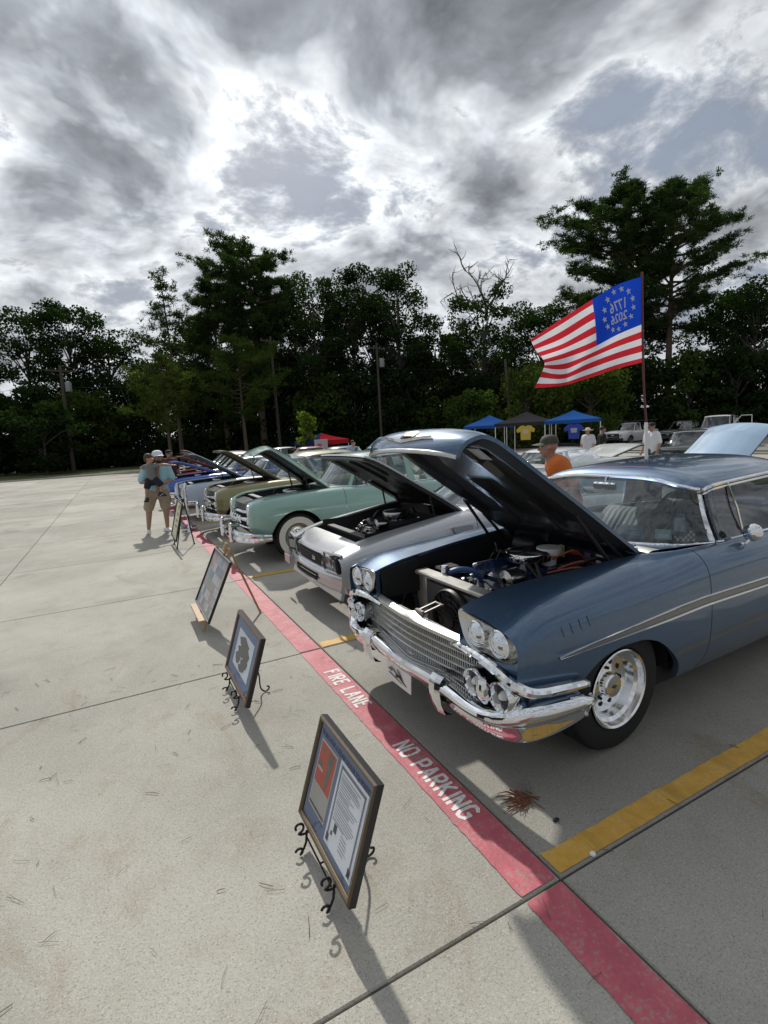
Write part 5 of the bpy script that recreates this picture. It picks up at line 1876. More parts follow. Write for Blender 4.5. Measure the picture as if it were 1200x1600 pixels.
MINT = paint('mint_green_paint', (.24, .415, .36), .0, .30, 1.0, .05)
std_car('vintage_sedan', 'mint green vintage sedan with rounded hood raised and whitewall tyres', 'car', (-.02, 6.85, 0), 0, MINT, RT, 4.7,
        (.93, 3.75, .355, .18, .73, 'white', .41), RK, 2, 5, .06, (.34, 1.58, 40), (1.72, 2.9), round_front, None, ((3.9, 4.15),), (.52, .50, .44),
        ('black', (.02, .02, .022), (.03, .03, .03)), hood_kw=dict(crown=.10, nose=.20, peak=.03, rects=[(.12, .9, -.8, -.1), (.12, .9, .1, .8)]), glass=GLASS)
OLIVE = paint('olive_gold_paint', (.225, .205, .085), .15, .35, .8, .08)
std_car('vintage_coupe', 'olive gold vintage car with a long flat raised hood beyond the mint car', 'car', (-.05, 9.45, 0), 0, OLIVE, RT, 4.7,
        (.80, 3.75, .36, .18, .73, 'white', .42), RK, 2, 5, .06, (.30, 1.58, 36), (1.72, 2.9), round_front, None, ((3.9, 4.15),), (.20, .18, .12),
        hood_kw=dict(crown=.02, nose=.03, rects=[(.08, .9, -.85, .85)]), inner=principled('olive_brown_liner', (.045, .038, .022), .5))

# ---- sixties cars of the row
def sixties_tab(zf=.92, hw=.90):
    return table({.04: [(.84, .42), (.875, .50), (.885, .60), (.885, .72), (.87, .80), (.80, zf - .06), (.62, zf - .055)],
     .40: [(.85, .36), (.885, .48), (.90, .60), (.895, .74), (.875, .83), (.80, zf - .02), (.63, zf - .015)],
     .90: [(.84, .28), (.885, .44), (.905, .60), (.90, .74), (.88, .84), (.80, zf), (.64, zf + .005)],
     1.5: [(.83, .25), (.88, .42), (.905, .60), (.90, .74), (.88, .85), (.80, zf + .02), (.66, zf + .03)],
     2.4: [(.83, .25), (.88, .42), (.91, .60), (.90, .75), (.88, .86), (.81, zf + .01), (.74, zf + .02)],
     3.5: [(.83, .27), (.88, .44), (.91, .60), (.90, .75), (.88, .86), (.80, zf + .005), (.70, zf + .005)],
     4.7: [(.80, .40), (.85, .50), (.875, .60), (.87, .72), (.85, .81), (.77, zf - .05), (.62, zf - .05)]})
ST = sixties_tab()
def sixties_keys(zb=.95, zr=1.33):
    return [(1.58, 0, zb, 2.05, 0, zr), (1.64, .40, zb, 2.06, .34, zr - .005), (1.86, .69, zb - .005, 2.12, .56, zr - .02), (2.3, .735, zb - .01, 2.4, .60, zr), (3.0, .735, zb - .015, 2.95, .60, zr - .005),
            (3.4, .69, zb - .015, 3.2, .55, zr - .03), (3.72, .40, zb - .01, 3.38, .34, zr - .025), (3.80, 0, zb - .01, 3.42, 0, zr - .02)]
SK = sixties_keys()


def sixties_front(car, tab, mat):
    front_caps(car, tab, mat, .56, .42)
    zf = section(tab, tab[0][0])[-1][1]
    MB().grid([[(.16, y, zf - .02), (.06, y, zf - .05), (.05, y, zf - .10)] for y in np.linspace(-.62, .62, 5)]).build('grille_header', mat, car)
    MB().box((.08, 0, zf - .21), (.03, 1.15, .20)).build('grille_backing', BLACKM, car, 0)
    for z in np.linspace(zf - .29, zf - .13, 5):
        MB().box((.055, 0, z), (.012, 1.14, .012)).build('grille_bar', CHROME, car, 0)
    for s in (-1, 1):
        round_lamp(car, (.005, s * .69, zf - .20), .075)
    st = [(-.04, 0, .42, .54), (-.035, .5, .42, .54), (-.01, .75, .42, .54), (.08, .885, .42, .535), (.30, .925, .43, .52)]
    bumper_bar(car, st, CHROME)
    MB().box((-.09, 0, .40), (.006, .30, .12)).build('licence_plate', PLW, car, 0)


def plain_front(car, tab, mat):
    sixties_front(car, tab, mat)


def sixties(label, loc, rz, col, th, nm='classic_car', group='show cars in the front row', metal=.0, style='rally', tab=ST, keys=SK, seat=(.12, .12, .13), roof=None, hood_x=(.12, 1.50), inner=None, **kw):
    m = paint('paint_' + '_'.join('%d' % int(c * 1000) for c in col), col, metal)
    return std_car(nm, label, 'car', loc, rz, m, tab, 4.7, (.88, 3.62, .335, .20, .76, style, .375), keys, 2, 5, .05, (hood_x[0], hood_x[1], th), (1.66, 2.85), sixties_front, group, ((3.95, 4.2),), seat,
                   far=True, roof_mat=roof, inner=inner, **kw)


PALEB = (.40, .48, .60)
sixties('pale blue show car with a white edged hood raised behind the chrome posts', (-.12, 12.2, 0), 0, PALEB, 33, style='black', inner=principled('dark_green_liner', (.02, .035, .035), .5))
sixties('bright blue show car with a blue raised hood left of the pale blue car', (-.20, 14.95, 0), 0, (.02, .09, .42), 22, inner=principled('blue_liner', (.02, .05, .20), .5))
sixties('dark red show car with its hood up behind the man in the cap', (.20, 17.65, 0), 0, (.28, .02, .03), 26)
sixties('red and white show car fifth from the blue front car', (.65, 20.4, 0), 0, (.32, .03, .04), 30, roof=WHITE)
sixties('white show car near the far end of the front row', (.95, 23.1, 0), 0, (.62, .62, .60), 33)
sixties('maroon show car at the far end of the front row', (1.3, 25.8, 0), 0, (.16, .03, .035), 20)
# second row, tails towards the first row
G2 = 'show cars in the second row'
PI = math.pi
sixties('light blue show car behind the blue front car with its hood standing up', (10.5, 4.75, 0), PI, (.30, .44, .60), 34, group=G2, hood_kw=dict(crown=.15, nose=.22), keys=sixties_keys(.95, 1.08))
sixties('white show car behind the man in the orange shirt', (11.0, 8.1, 0), PI, (.60, .62, .60), 15, group=G2, keys=sixties_keys(.95, 1.2))
sixties('green show car of the second row with a green roof', (10.6, 12.0, 0), PI, (.05, .16, .12), 0, group=G2)
sixties('white show car of the second row below the striped canopy', (10.8, 16.8, 0), PI, (.58, .58, .60), 35, group=G2)
sixties('teal show car of the second row with its hood raised', (10.5, 20.5, 0), PI, (.10, .26, .30), 38, group=G2)
sixties('red show car of the second row behind the raised hoods', (10.5, 25.0, 0), PI, (.30, .03, .04), 12, group=G2)
sixties('white show car of the second row at its far end', (10.2, 29.0, 0), PI, (.6, .6, .6), 0, group=G2)
sixties('black green classic car facing the camera across the aisle', (14.6, 8.95, 0), rad(24), (.012, .022, .014), 0, group=None, metal=.3)

# ---- modern vehicles on the far side
def tall_tab(zf, zb, hw=.93, L=4.6):
    return table({.05: [(.80, .42), (.85, .52), (.87, .64), (.87, .76), (.85, zf - .16), (.76, zf - .10), (.60, zf - .07)],
     .35: [(.86, .40), (.90, .52), (.915, .66), (.91, .80), (.885, zf - .10), (.80, zf - .03), (.64, zf - .015)],
     .90: [(.86, .36), (.905, .52), (hw, .68), (.925, .84), (.90, zf - .06), (.82, zf), (.68, zf + .02)],
     1.35: [(.86, .34), (.905, .50), (hw, .68), (.925, .84), (.90, zb - .10), (.84, zb - .01), (.74, zb)],
     L * .55: [(.86, .34), (.905, .50), (hw, .68), (.925, .86), (.90, zb - .08), (.86, zb - .01), (.78, zb)],
     L - .5: [(.86, .38), (.905, .52), (hw, .68), (.925, .86), (.90, zb - .06), (.86, zb + .02), (.76, zb + .03)],
     L: [(.80, .46), (.85, .56), (.88, .68), (.88, .84), (.86, zb - .06), (.80, zb), (.72, zb + .02)]})


def modern_front(car, tab, mat):
    front_caps(car, tab, mat, .45, .42)
    zf = section(tab, tab[0][0])[-1][1]
    MB().grid([[(.12, y, zf - .01), (.0, y, zf - .06), (-.01, y, zf - .12)] for y in np.linspace(-.60, .60, 5)]).build('nose_panel', mat, car)
    MB().box((.0, 0, zf - .24), (.05, .86, .24), bev=.03).build('grille', BLACKM, car)
    MB().tube([(-.03, y, z) for y, z in ((-.44, zf - .12), (.44, zf - .12), (.40, zf - .36), (-.40, zf - .36))], .012, 6, closed=True).build('grille_surround', CHROME_DULL, car)
    MB().box((-.03, 0, zf - .23), (.02, .18, .07), bev=.01).build('grille_badge', CHROME, car)
    for s in (-1, 1):
        MB().box((.0, s * .64, zf - .19), (.09, .32, .10), (0, 0, s * -.2), bev=.03).build('headlight', LAMP, car)
    MB().box((-.04, 0, .52), (.14, 1.66, .17), bev=.05).build('bumper', BLACK, car)


def modern(name, label, cat, loc, rz, col, zf, zb, zr, L, gk, wh, bed=None, roof=None, uC=5, trunk=False):
    tab = tall_tab(zf, zb, .93, L)
    m = paint('paint_' + '_'.join('%d' % int(c * 1000) for c in col), col, .2)
    car = std_car(name, label, cat, loc, rz, m, tab, L, wh, gk, 2, uC, .05, (.08, 1.32, 0), (1.40, 2.4, 3.3), modern_front, 'vehicles parked beyond the grass', ((3.45, 3.6),), (.05, .05, .05),
                  far=True, glass=GLASS_DK, trim=False, trunk=trunk, roof_mat=roof)
    return car


TK = [(1.30, 0, 1.12, 1.95, 0, 1.62), (1.36, .45, 1.115, 1.96, .36, 1.615), (1.58, .74, 1.105, 2.02, .60, 1.60), (2.1, .78, 1.10, 2.25, .64, 1.63), (2.9, .78, 1.10, 2.85, .63, 1.62), (3.25, .76, 1.10, 3.15, .60, 1.59), (3.32, .4, 1.10, 3.22, .34, 1.59), (3.33, 0, 1.10, 3.24, 0, 1.59)]
t = modern('pickup_truck', 'white pickup truck parked on the grass edge beyond the canopies', 'pickup truck', (31.2, 24.8, 0), rad(8), (.62, .63, .64), 1.12, 1.10, 1.62, 4.9, TK, (.86, 3.9, .38, .24, .78, 'alloy', .43))
MB().box((4.1, 0, 1.02), (1.5, 1.5, .06)).build('truck_bed_cover', BLACK, t, 0)
rk = MB()
for x in (2.3, 4.7):
    for s in (-1, 1):
        rk.tube([(x, s * .72, 1.55 if x < 3 else 1.1), (x, s * .72, 1.80)], .025, 6)
for s in (-1, 1):
    rk.tube([(1.9, s * .72, 1.80), (5.0, s * .72, 1.80)], .025, 6)
for x in (2.0, 3.0, 4.0, 4.9):
    rk.tube([(x, -.72, 1.80), (x, .72, 1.80)], .02, 6)
rk.build('ladder_rack', BLACK, t)
UK = [(1.28, 0, 1.06, 2.10, 0, 1.56), (1.36, .45, 1.055, 2.11, .36, 1.555), (1.62, .74, 1.05, 2.2, .58, 1.54), (2.2, .78, 1.045, 2.4, .62, 1.57), (3.2, .78, 1.06, 3.2, .61, 1.55), (4.0, .74, 1.10, 3.7, .56, 1.48), (4.3, .4, 1.12, 3.9, .34, 1.47), (4.34, 0, 1.12, 3.94, 0, 1.47)]
modern('crossover', 'black crossover parked between the white pickup and the white van', 'car', (32.8, 21.6, 0), rad(10), (.016, .017, .019), 1.02, 1.04, 1.55, 4.5, UK, (.86, 3.5, .35, .22, .78, 'alloy', .40))
VK = [(1.25, 0, 1.12, 1.95, 0, 1.80), (1.32, .46, 1.115, 1.96, .40, 1.795), (1.55, .76, 1.11, 2.04, .64, 1.78), (2.1, .80, 1.10, 2.25, .69, 1.82), (3.2, .80, 1.10, 3.2, .69, 1.82), (4.3, .78, 1.12, 4.2, .66, 1.78), (4.5, .42, 1.12, 4.4, .38, 1.77), (4.52, 0, 1.12, 4.42, 0, 1.77)]
suv = modern('sport_utility_vehicle', 'white sport utility vehicle with an open door behind the black green car', 'car', (29.0, 16.6, 0), rad(18), (.58, .58, .57), 1.10, 1.10, 1.8, 4.7, VK, (.88, 3.7, .37, .24, .78, 'alloy', .42))
MB().box((1.75, -1.30, .95), (.10, .95, .75), (0, 0, -.15), bev=.03).tube([(1.7, -.9, 1.3), (1.82, -1.25, 1.78), (1.85, -1.75, 1.78), (1.82, -1.77, 1.3)], .03, 6).build('open_door', paint('paint_580_580_570', (.58, .58, .57)), suv)
PK = [(1.45, 0, 1.20, 1.95, 0, 1.72), (1.5, .48, 1.195, 1.96, .40, 1.715), (1.68, .78, 1.19, 2.02, .66, 1.70), (2.1, .82, 1.18, 2.2, .70, 1.73), (2.7, .82, 1.18, 2.7, .69, 1.73), (3.0, .80, 1.18, 2.95, .66, 1.70), (3.06, .4, 1.18, 3.0, .36, 1.69), (3.07, 0, 1.18, 3.01, 0, 1.69)]
t = modern('pickup_truck', 'black pickup truck at the far left edge of the lot', 'pickup truck', (-12.4, 38.2, 0), rad(188), (.010, .010, .011), 1.16, 1.18, 1.72, 5.2, PK, (.92, 4.2, .40, .26, .78, 'black', .45))
t = modern('pickup_truck', 'dark boxy truck roof seen behind the mint green sedan', 'pickup truck', (12.5, 23.0, 0), rad(10), (.02, .024, .026), 1.16, 1.18, 1.72, 5.2, PK, (.92, 4.2, .40, .26, .78, 'black', .45))

# ------------------------------------------------------------------ framed displays on easels
FR_BROWN = principled('bronze_wood_frame', (.085, .055, .026), .38, .15, noise=(40, .35), coat=.3)
FR_WAL = principled('walnut_frame', (.085, .042, .024), .4, noise=(30, .4), coat=.3)
GILT = principled('gilt_edge', (.42, .33, .20), .35, .7)
SHEET = principled('white_sheet', (.86, .88, .93), .5)
INK = principled('dark_ink', (.06, .06, .08), .6)
GREYINK = principled('grey_ink', (.20, .21, .24), .6)
FGLASS = glass_mat('picture_glass', (.96, .97, .98), .30)


def picture(t, M, w, h, bar, mat, depth=.03, board=(.10, .13, .21), edge=None):
    """frame of four mitred bars, board and glass in the plane of M (origin bottom left, z towards the viewer)"""
    for (p, q, r, s_) in (((0, 0), (w, 0), (w - bar, bar), (bar, bar)), ((w, 0), (w, h), (w - bar, h - bar), (w - bar, bar)), ((w, h), (0, h), (bar, h - bar), (w - bar, h - bar)), ((0, h), (0, 0), (bar, bar), (bar, h - bar))):
        v = [(*p, -depth), (*q, -depth), (*r, -depth), (*s_, -depth)]
        mid = lambda a, b_, f: (a[0] + (b_[0] - a[0]) * f, a[1] + (b_[1] - a[1]) * f)
        v += [(*p, -.004), (*q, -.004), (*mid(q, r, .3), .004), (*mid(p, s_, .3), .004), (*mid(q, r, .75), .002), (*mid(p, s_, .75), .002), (*r, -.006), (*s_, -.006)]
        fb = MB().add(v, [(3, 2, 1, 0), (0, 1, 5, 4), (4, 5, 6, 7), (7, 6, 8, 9), (9, 8, 10, 11), (11, 10, 2, 3), (0, 4, 7, 9, 11, 3), (1, 2, 10, 8, 6, 5)], M)
        fb.mi[1] = 1
        fb.build('frame_bar', [mat, BLACK], t, 0)
    if edge:
        MB().box((w / 2, bar * 1.02, -.004), (w - 2 * bar, .005, .005)).build('gilt_fillet', edge, t, 0).data.transform(M)
    MB().add([(bar * .6, bar * .6, -.012), (w - bar * .6, bar * .6, -.012), (w - bar * .6, h - bar * .6, -.012), (bar * .6, h - bar * .6, -.012)], [(0, 1, 2, 3)], M).build('mount_board', principled('mount_%d' % int(board[2] * 1000), board, .6, noise=(60, .12)), t, 0)
    MB().box((w / 2, h / 2, -depth + .003), (w - bar * .4, h - bar * .4, .004)).build('backing', BLACK, t, 0).data.transform(M)
    MB().add([(bar * .7, bar * .7, -.0065), (w - bar * .7, bar * .7, -.0065), (w - bar * .7, h - bar * .7, -.0065), (bar * .7, h - bar * .7, -.0065)], [(0, 1, 2, 3)], M).build('glass', FGLASS, t, 0)


def patch(t, M, name, x0, y0, x1, y1, mat, z=-.0115):
    return MB().add([(x0, y0, z), (x1, y0, z), (x1, y1, z), (x0, y1, z)], [(0, 1, 2, 3)], M).build(name, mat, t, 0)


def scroll(c, r, a0, a1, M, rr=.006, n=14, shrink=.5):
    """iron curl in the x,z plane of M"""
    pts = []
    for k in range(n):
        f = k / (n - 1)
        a = a0 + (a1 - a0) * f
        q = r * (1 - shrink * f)
        pts.append(tuple(M @ Vector((c[0] + q * math.cos(a), c[1], c[2] + q * math.sin(a)))))
    return pts


def wire_easel(name, label, x, yl, yr, zb, lean, h):
    """two curled front feet that hold the frame, one rear leg"""
    t = thing(name, label, 'easel', (0, 0, 0), 0, 'black iron display easels')
    I = Matrix.Identity(4)
    iron = principled('black_iron', (.012, .011, .011), .45, .4)
    for y in (yl, yr):
        up = (x + lean * .9, y * .6 + (yl + yr) * .2, zb + h * .55)
        pts = scroll((x - .028, y, .022), .018, 2.8, -1.2, I, shrink=.25)
        pts += [(x + .004, y, .05), (x + .012, y, zb - .005)]
        MB().tube(catmull(pts, 34), .0055, 7).build('front_leg', iron, t)
        MB().tube(catmull([(x + .012, y, zb - .016), (x - .012, y, zb - .014)] + scroll((x - .022, y, zb + .022), .026, -1.7, 3.6, I, shrink=.5), 34), .0055, 7).build('scroll_hook', iron, t)
        MB().tube([(x + .012, y, zb - .014), (x + .062, y, zb - .014), (x + .072, y, zb + .01), (x + .072 + .33 * h * .5, (y + yl + yr) / 3, zb + h * .5)], .005, 6).build('upright', iron, t)
    ym = (yl + yr) / 2
    xr = x + .20
    MB().tube(catmull([(x + .075 + .33 * h * .45, ym, zb + h * .45), (x + .19, ym, .16), (xr - .005, ym, .05), (xr + .02, ym, .010), (xr + .05, ym, .014), (xr + .058, ym, .034), (xr + .042, ym, .042)], 26), .0055, 7).build('rear_leg', iron, t)
    MB().tube([(x + .012, yl, .075), (x + .012, yr, .075)], .004, 6).build('cross_rod', iron, t)
    MB().tube([(x + .012, ym, .075), (xr - .04, ym, .08)], .004, 6).build('brace_rod', iron, t)
    return t


# near frame
wire_easel('display_easel', 'black iron easel holding the framed advertisement nearest the camera', -.855, .655, .335, .115, .10, .40)
t = thing('framed_advertisement', 'bronze framed advertisement and certificate on blue board nearest the camera', 'picture frame')
w, h = .57, .463
M1 = frame_m((-.842, .775, .118), (0, -1, 0), (.145, 0, .44))
picture(t, M1, w, h, .023, FR_BROWN, .034, (.15, .20, .32), GILT)
text_obj('title_lettering', "'58 BISCAYNE & SEDAN DEALER EQUIPMENT", .030, principled('navy_ink', (.02, .035, .16), .5), t, M1 @ Matrix.Translation((w / 2, h - .068, -.0105)), .0004, .0005, .84)
patch(t, M1, 'sheet_border', .052, .088, .232, .378, principled('cream_border', (.68, .62, .56), .6))
patch(t, M1, 'red_sheet', .059, .196, .225, .371, principled('red_print', (.58, .085, .045), .6, noise=(20, .2)), -.0108)
patch(t, M1, 'text_sheet', .059, .108, .225, .196, principled('grey_print', (.46, .44, .40), .6, noise=(120, .35)), -.0108)
patch(t, M1, 'sheet_foot', .059, .095, .225, .107, principled('olive_print', (.10, .09, .06), .6), -.0108)
olv = principled('olive_drawing', (.16, .16, .12), .6, noise=(50, .5))
for (x0, y0, x1, y1) in ((.150, .305, .205, .362), (.158, .235, .196, .305), (.166, .205, .182, .236), (.068, .270, .110, .292), (.090, .335, .112, .352)):
    patch(t, M1, 'print_figure', x0, y0, x1, y1, olv, -.0102)
patch(t, M1, 'print_figure', .072, .255, .125, .268, principled('pale_print', (.55, .50, .46), .6), -.0100)
patch(t, M1, 'certificate', .262, .052, .528, .392, SHEET)
for (x0, y0, x1, y1) in ((.278, .068, .290, .378), (.500, .068, .512, .378), (.278, .366, .512, .378)):
    patch(t, M1, 'certificate_border', x0, y0, x1, y1, GREYINK, -.0108)
b = MB()
rng = np.random.default_rng(9)
y = .350
while y > .165:
    L_ = rng.uniform(.10, .185)
    b.add([(.300, y, -.0105), (.300 + L_, y, -.0105), (.300 + L_, y + .0026, -.0105), (.300, y + .0026, -.0105)], [(0, 1, 2, 3)], M1)
    y -= rng.choice([.0075, .0075, .011])
for k in range(5):
    yy = .15 - k * .014
    b.add([(.39, yy, -.0105), (.39 + rng.uniform(.04, .09), yy, -.0105), (.44, yy + .003, -.0105), (.39, yy + .003, -.0105)], [(0, 1, 2, 3)], M1)
b.build('certificate_lines', GREYINK, t, 0, kind='stuff')
for (x0, y0, x1, y1) in ((.325, .128, .352, .162), (.308, .105, .322, .122), (.276, .066, .298, .098), (.492, .066, .514, .098)):
    patch(t, M1, 'certificate_stamp', x0, y0, x1, y1, INK, -.0100)

# second frame
wire_easel('display_easel', 'black iron easel holding the framed engine drawing in the middle', -.855, 2.38, 2.06, .11, .10, .40)
t = thing('framed_drawing', 'walnut framed grey engine drawing on blue board second from the camera', 'picture frame')
w, h = .70, .462
M2 = frame_m((-.842, 2.575, .105), (0, -1, 0), (.145, 0, .44))
picture(t, M2, w, h, .034, FR_WAL, .034, (.15, .22, .38))
patch(t, M2, 'drawing_sheet', .13, .10, .57, .365, principled('drawing_paper', (.80, .83, .90), .55))
eng_ink = principled('engine_drawing_ink', (.13, .13, .12), .6, noise=(70, .7))
b = MB()
for (cx_, cy_, rx_, ry_) in ((.33, .30, .13, .04), (.42, .25, .09, .05), (.30, .235, .10, .035), (.24, .175, .07, .04), (.40, .17, .07, .045), (.35, .135, .06, .022), (.46, .20, .045, .035)):
    pts = [(cx_ + rx_ * math.cos(a) * (1 + .12 * math.sin(5 * a)), cy_ + ry_ * math.sin(a) * (1 + .15 * math.cos(4 * a)), -.0106 + .0001 * len(b.f)) for a in np.linspace(0, 2 * math.pi, 18, endpoint=False)]
    b.add(pts, [tuple(range(18))], M2)
b.build('engine_drawing', eng_ink, t, 0)

# third: photo collage on a wooden easel
t = thing('photo_collage', 'thin black framed collage of small photographs third from the camera', 'picture frame')
w, h = .85, .61
M3 = frame_m((-.815, 4.40, .145), (0, -1, 0), (.26, 0, .552))
picture(t, M3, w, h, .014, BLACK, .022, (.45, .46, .48))
rng = np.random.default_rng(21)
cols = [principled('photo_%d' % k, c, .5, noise=(40, .6)) for k, c in enumerate([(.50, .46, .47), (.30, .32, .36), (.62, .58, .57), (.26, .36, .48), (.52, .38, .34), (.72, .70, .72), (.36, .40, .33), (.56, .46, .50)])]
for i in range(7):
    for j in range(6):
        x0, y0 = .03 + i * .114, .03 + j * .093
        patch(t, M3, 'photograph', x0 + rng.uniform(0, .012), y0 + rng.uniform(0, .01), x0 + .108, y0 + .086, cols[rng.integers(len(cols))], -.0112 + .00002 * (i * 6 + j))
e = thing('wooden_easel', 'light wooden easel behind the photo collage', 'easel')
PINEW = principled('light_easel_wood', (.42, .28, .15), .5, noise=(14, .2))
MB().box((-.85, 3.98, .135), (.06, .62, .022), bev=.004).build('tray', PINEW, e)
for y in (4.18, 3.78):
    MB().tube([(-.835, y, .0), (-.485, 3.98 + (y - 3.98) * .3, .74)], .013, 6).build('leg', PINEW, e)
MB().tube([(-.475, 3.98, .74), (-.22, 3.98, .0)], .012, 6).build('rear_leg', PINEW, e)
MB().box((-.515, 3.96, .765), (.035, .05, .09), (0, .42, 0), bev=.004).build('top_clamp', PINEW, e)

# fourth: yellow sign on a black tripod
t = thing('yellow_sign', 'yellow information sign in a black frame on a tripod near the man', 'sign')
w, h = .80, .68
M4 = frame_m((-.648, 8.95, .155), (0, -1, 0), (.17, 0, .65))
picture(t, M4, w, h, .022, BLACK, .022, (.80, .76, .47))
for (txt, sz, yy) in (('1951', .10, .54), ('BEL AIR', .085, .42), ('2-DOOR', .07, .31), ('HARDTOP', .06, .21)):
    text_obj('sign_lettering', txt, sz, INK, t, M4 @ Matrix.Translation((w / 2, yy, -.0105)), .001, .0005)
e = thing('tripod_easel', 'black folding tripod easel under the yellow sign', 'easel')
for (p, q) in (((-.625, 8.80, .0), (-.415, 8.60, .86)), ((-.625, 8.28, .0), (-.415, 8.50, .86)), ((-.30, 8.56, .0), (-.405, 8.55, .86))):
    MB().tube([p, q], .011, 7).build('leg', BLACK, e)
    MB().lathe([(0, .02), (.014, .02), (.018, 0), (0, 0)], p, 'z', 10).build('rubber_foot', BLACK, e)
MB().tube([(-.63, 8.74, .135), (-.65, 8.36, .135)], .009, 6).build('ledge', BLACK, e)
MB().tube([(-.60, 8.68, .30), (-.37, 8.56, .30)], .006, 6).build('spreader', BLACK, e)

# chrome rope posts
for i, (x, y, lab) in enumerate(((-.20, 10.05, 'nearer chrome rope post standing on the red stripe'), (-.13, 10.62, 'farther chrome rope post by the pale blue car'))):
    t = thing('rope_post', lab, 'post', (x, y, 0), 0, 'chrome rope posts')
    MB().box((0, 0, .012), (.30, .30, .024), bev=.006).build('base', principled('polished_base', (.75, .75, .76), .12, .9), t)
    MB().lathe([(.05, .024), (.03, .05), (.026, .07), (.026, .92), (.04, .93), (.04, .97), (.03, .99), (0, 1.0)], (0, 0, 0), 'z', 16).build('shaft', CHROME, t)
    MB().tube([(-.05, 0, .90), (.05, 0, .90)], .012, 6).build('rope_hook', CHROME, t)

# ------------------------------------------------------------------ flag on its pole
FLAG = np.array([
 [(4.485, 2.994, 3.525), (4.146, 3.092, 3.423), (3.970, 3.383, 3.269), (3.589, 3.485, 3.059), (3.427, 3.767, 2.893)],
 [(4.453, 2.965, 3.258), (4.171, 3.090, 3.145), (3.984, 3.335, 3.024), (3.634, 3.426, 2.845), (3.498, 3.765, 2.761)],
 [(4.429, 2.933, 2.998), (4.147, 3.058, 2.885), (3.931, 3.259, 2.749), (3.716, 3.412, 2.670), (3.644, 3.781, 2.623)],
 [(4.398, 2.904, 2.731), (4.112, 3.036, 2.649), (3.880, 3.251, 2.549), (3.614, 3.368, 2.440), (3.465, 3.623, 2.488)],
 [(4.378, 2.875, 2.502), (4.029, 2.984, 2.431), (3.793, 3.204, 2.344), (3.429, 3.263, 2.269), (3.096, 3.374, 2.253)]])
RES = 80
_rows = np.array([catmull(FLAG[i], RES + 1) for i in range(5)])
FG = np.array([catmull(_rows[:, j], RES + 1) for j in range(RES + 1)])      # [u][v]


def flag_pt(u, v, d=0.0):
    a, c = min(max(u, 0), 1) * RES, min(max(v, 0), 1) * RES
    i, j = min(int(a), RES - 1), min(int(c), RES - 1)
    fa, fc = a - i, c - j
    p = (FG[i, j] * (1 - fa) + FG[i + 1, j] * fa) * (1 - fc) + (FG[i, j + 1] * (1 - fa) + FG[i + 1, j + 1] * fa) * fc
    if d:
        n = np.cross(FG[i + 1, j] - FG[i, j], FG[i, j + 1] - FG[i, j])
        p = p + n / np.linalg.norm(n) * d
    e = .065 * math.sin(2 * math.pi * (1.55 * u + .25 * v)) * min(1, u * 2.2) + .018 * math.sin(2 * math.pi * (3.1 * u - .9 * v) + 1.0) * min(1, u * 2)
    return (p[0] + .5 * e, p[1] + .85 * e, p[2])


def cloth(name, col):
    m = bpy.data.materials.new(name)
    m.use_nodes = True
    T = NT(m.node_tree)
    T.n.clear()
    out = T.new('ShaderNodeOutputMaterial')
    tc = T.new('ShaderNodeTexCoord')
    wv = T.noise(T.vmath('MULTIPLY', tc.outputs['Object'], (1., 1., 1.)), 260.0, 2.0)
    c = T.mix(wv, tuple(x * .9 for x in col), tuple(min(1, x * 1.08) for x in col))
    df = T.new('ShaderNodeBsdfDiffuse')
    tl = T.new('ShaderNodeBsdfTranslucent')
    T.l.new(c, df.inputs[0])
    T.l.new(c, tl.inputs[0])
    mx = T.new('ShaderNodeMixShader')
    mx.inputs[0].default_value = .42
    T.l.new(df.outputs[0], mx.inputs[1])
    T.l.new(tl.outputs[0], mx.inputs[2])
    T.l.new(mx.outputs[0], out.inputs[0])
    return m


CL_R, CL_W, CL_B = cloth('flag_red', (.62, .030, .045)), cloth('flag_white', (.80, .80, .84)), cloth('flag_blue', (.012, .06, .50))
flag = thing('flag', 'red white and blue striped flag with ring of stars flying from a pole', 'flag')
for k in range(13):
    v0, v1 = k / 13, (k + 1) / 13
    u0 = .46 if k < 7 else 0.0
    P = [[flag_pt(u, v) for v in np.linspace(v0, v1, 5)] for u in np.linspace(u0, 1, 50)]
    MB().grid(P).build('stripe', CL_R if k % 2 == 0 else CL_W, flag, 60)
MB().grid([[flag_pt(u, v) for v in np.linspace(0, 7 / 13, 26)] for u in np.linspace(0, .46, 26)]).build('canton', CL_B, flag, 60)
for k in range(13):
    a = 2 * math.pi * k / 13 + .1
    cu_, cv_ = .235 + .138 * math.cos(a), .275 + .205 * math.sin(a)
    for d in (-.004, .004):
        pts = [flag_pt(cu_ + (.025 if q % 2 == 0 else .0105) * math.cos(q * math.pi / 5), cv_ + (.041 if q % 2 == 0 else .0175) * math.sin(q * math.pi / 5 - .3), d) for q in range(10)]
        pts.append(flag_pt(cu_, cv_, d))
        MB().add(pts, [(q, (q + 1) % 10, 10) for q in range(10)]).build('star', CL_W, flag, 0)
for (txt, vc) in (('1776', .215), ('2026', .345)):
    me = text_mesh(txt, 1.0, .02, 0.0)
    for d in (-.004, .004):
        m2 = me.copy()
        bm = bmesh.new()
        bm.from_mesh(m2)
        bmesh.ops.triangulate(bm, faces=bm.faces)
        for v in bm.verts:
            v.co = Vector(flag_pt(.235 + v.co.x * .082, vc - (v.co.y - .35) * .145, d))
        bm.to_mesh(m2)
        bm.free()
        m2.materials.clear()
        m2.materials.append(CL_W)
        link('date_lettering', m2, flag)
pole = thing('flag_pole', 'slender flag pole with white lower half and dark red top', 'flag pole')
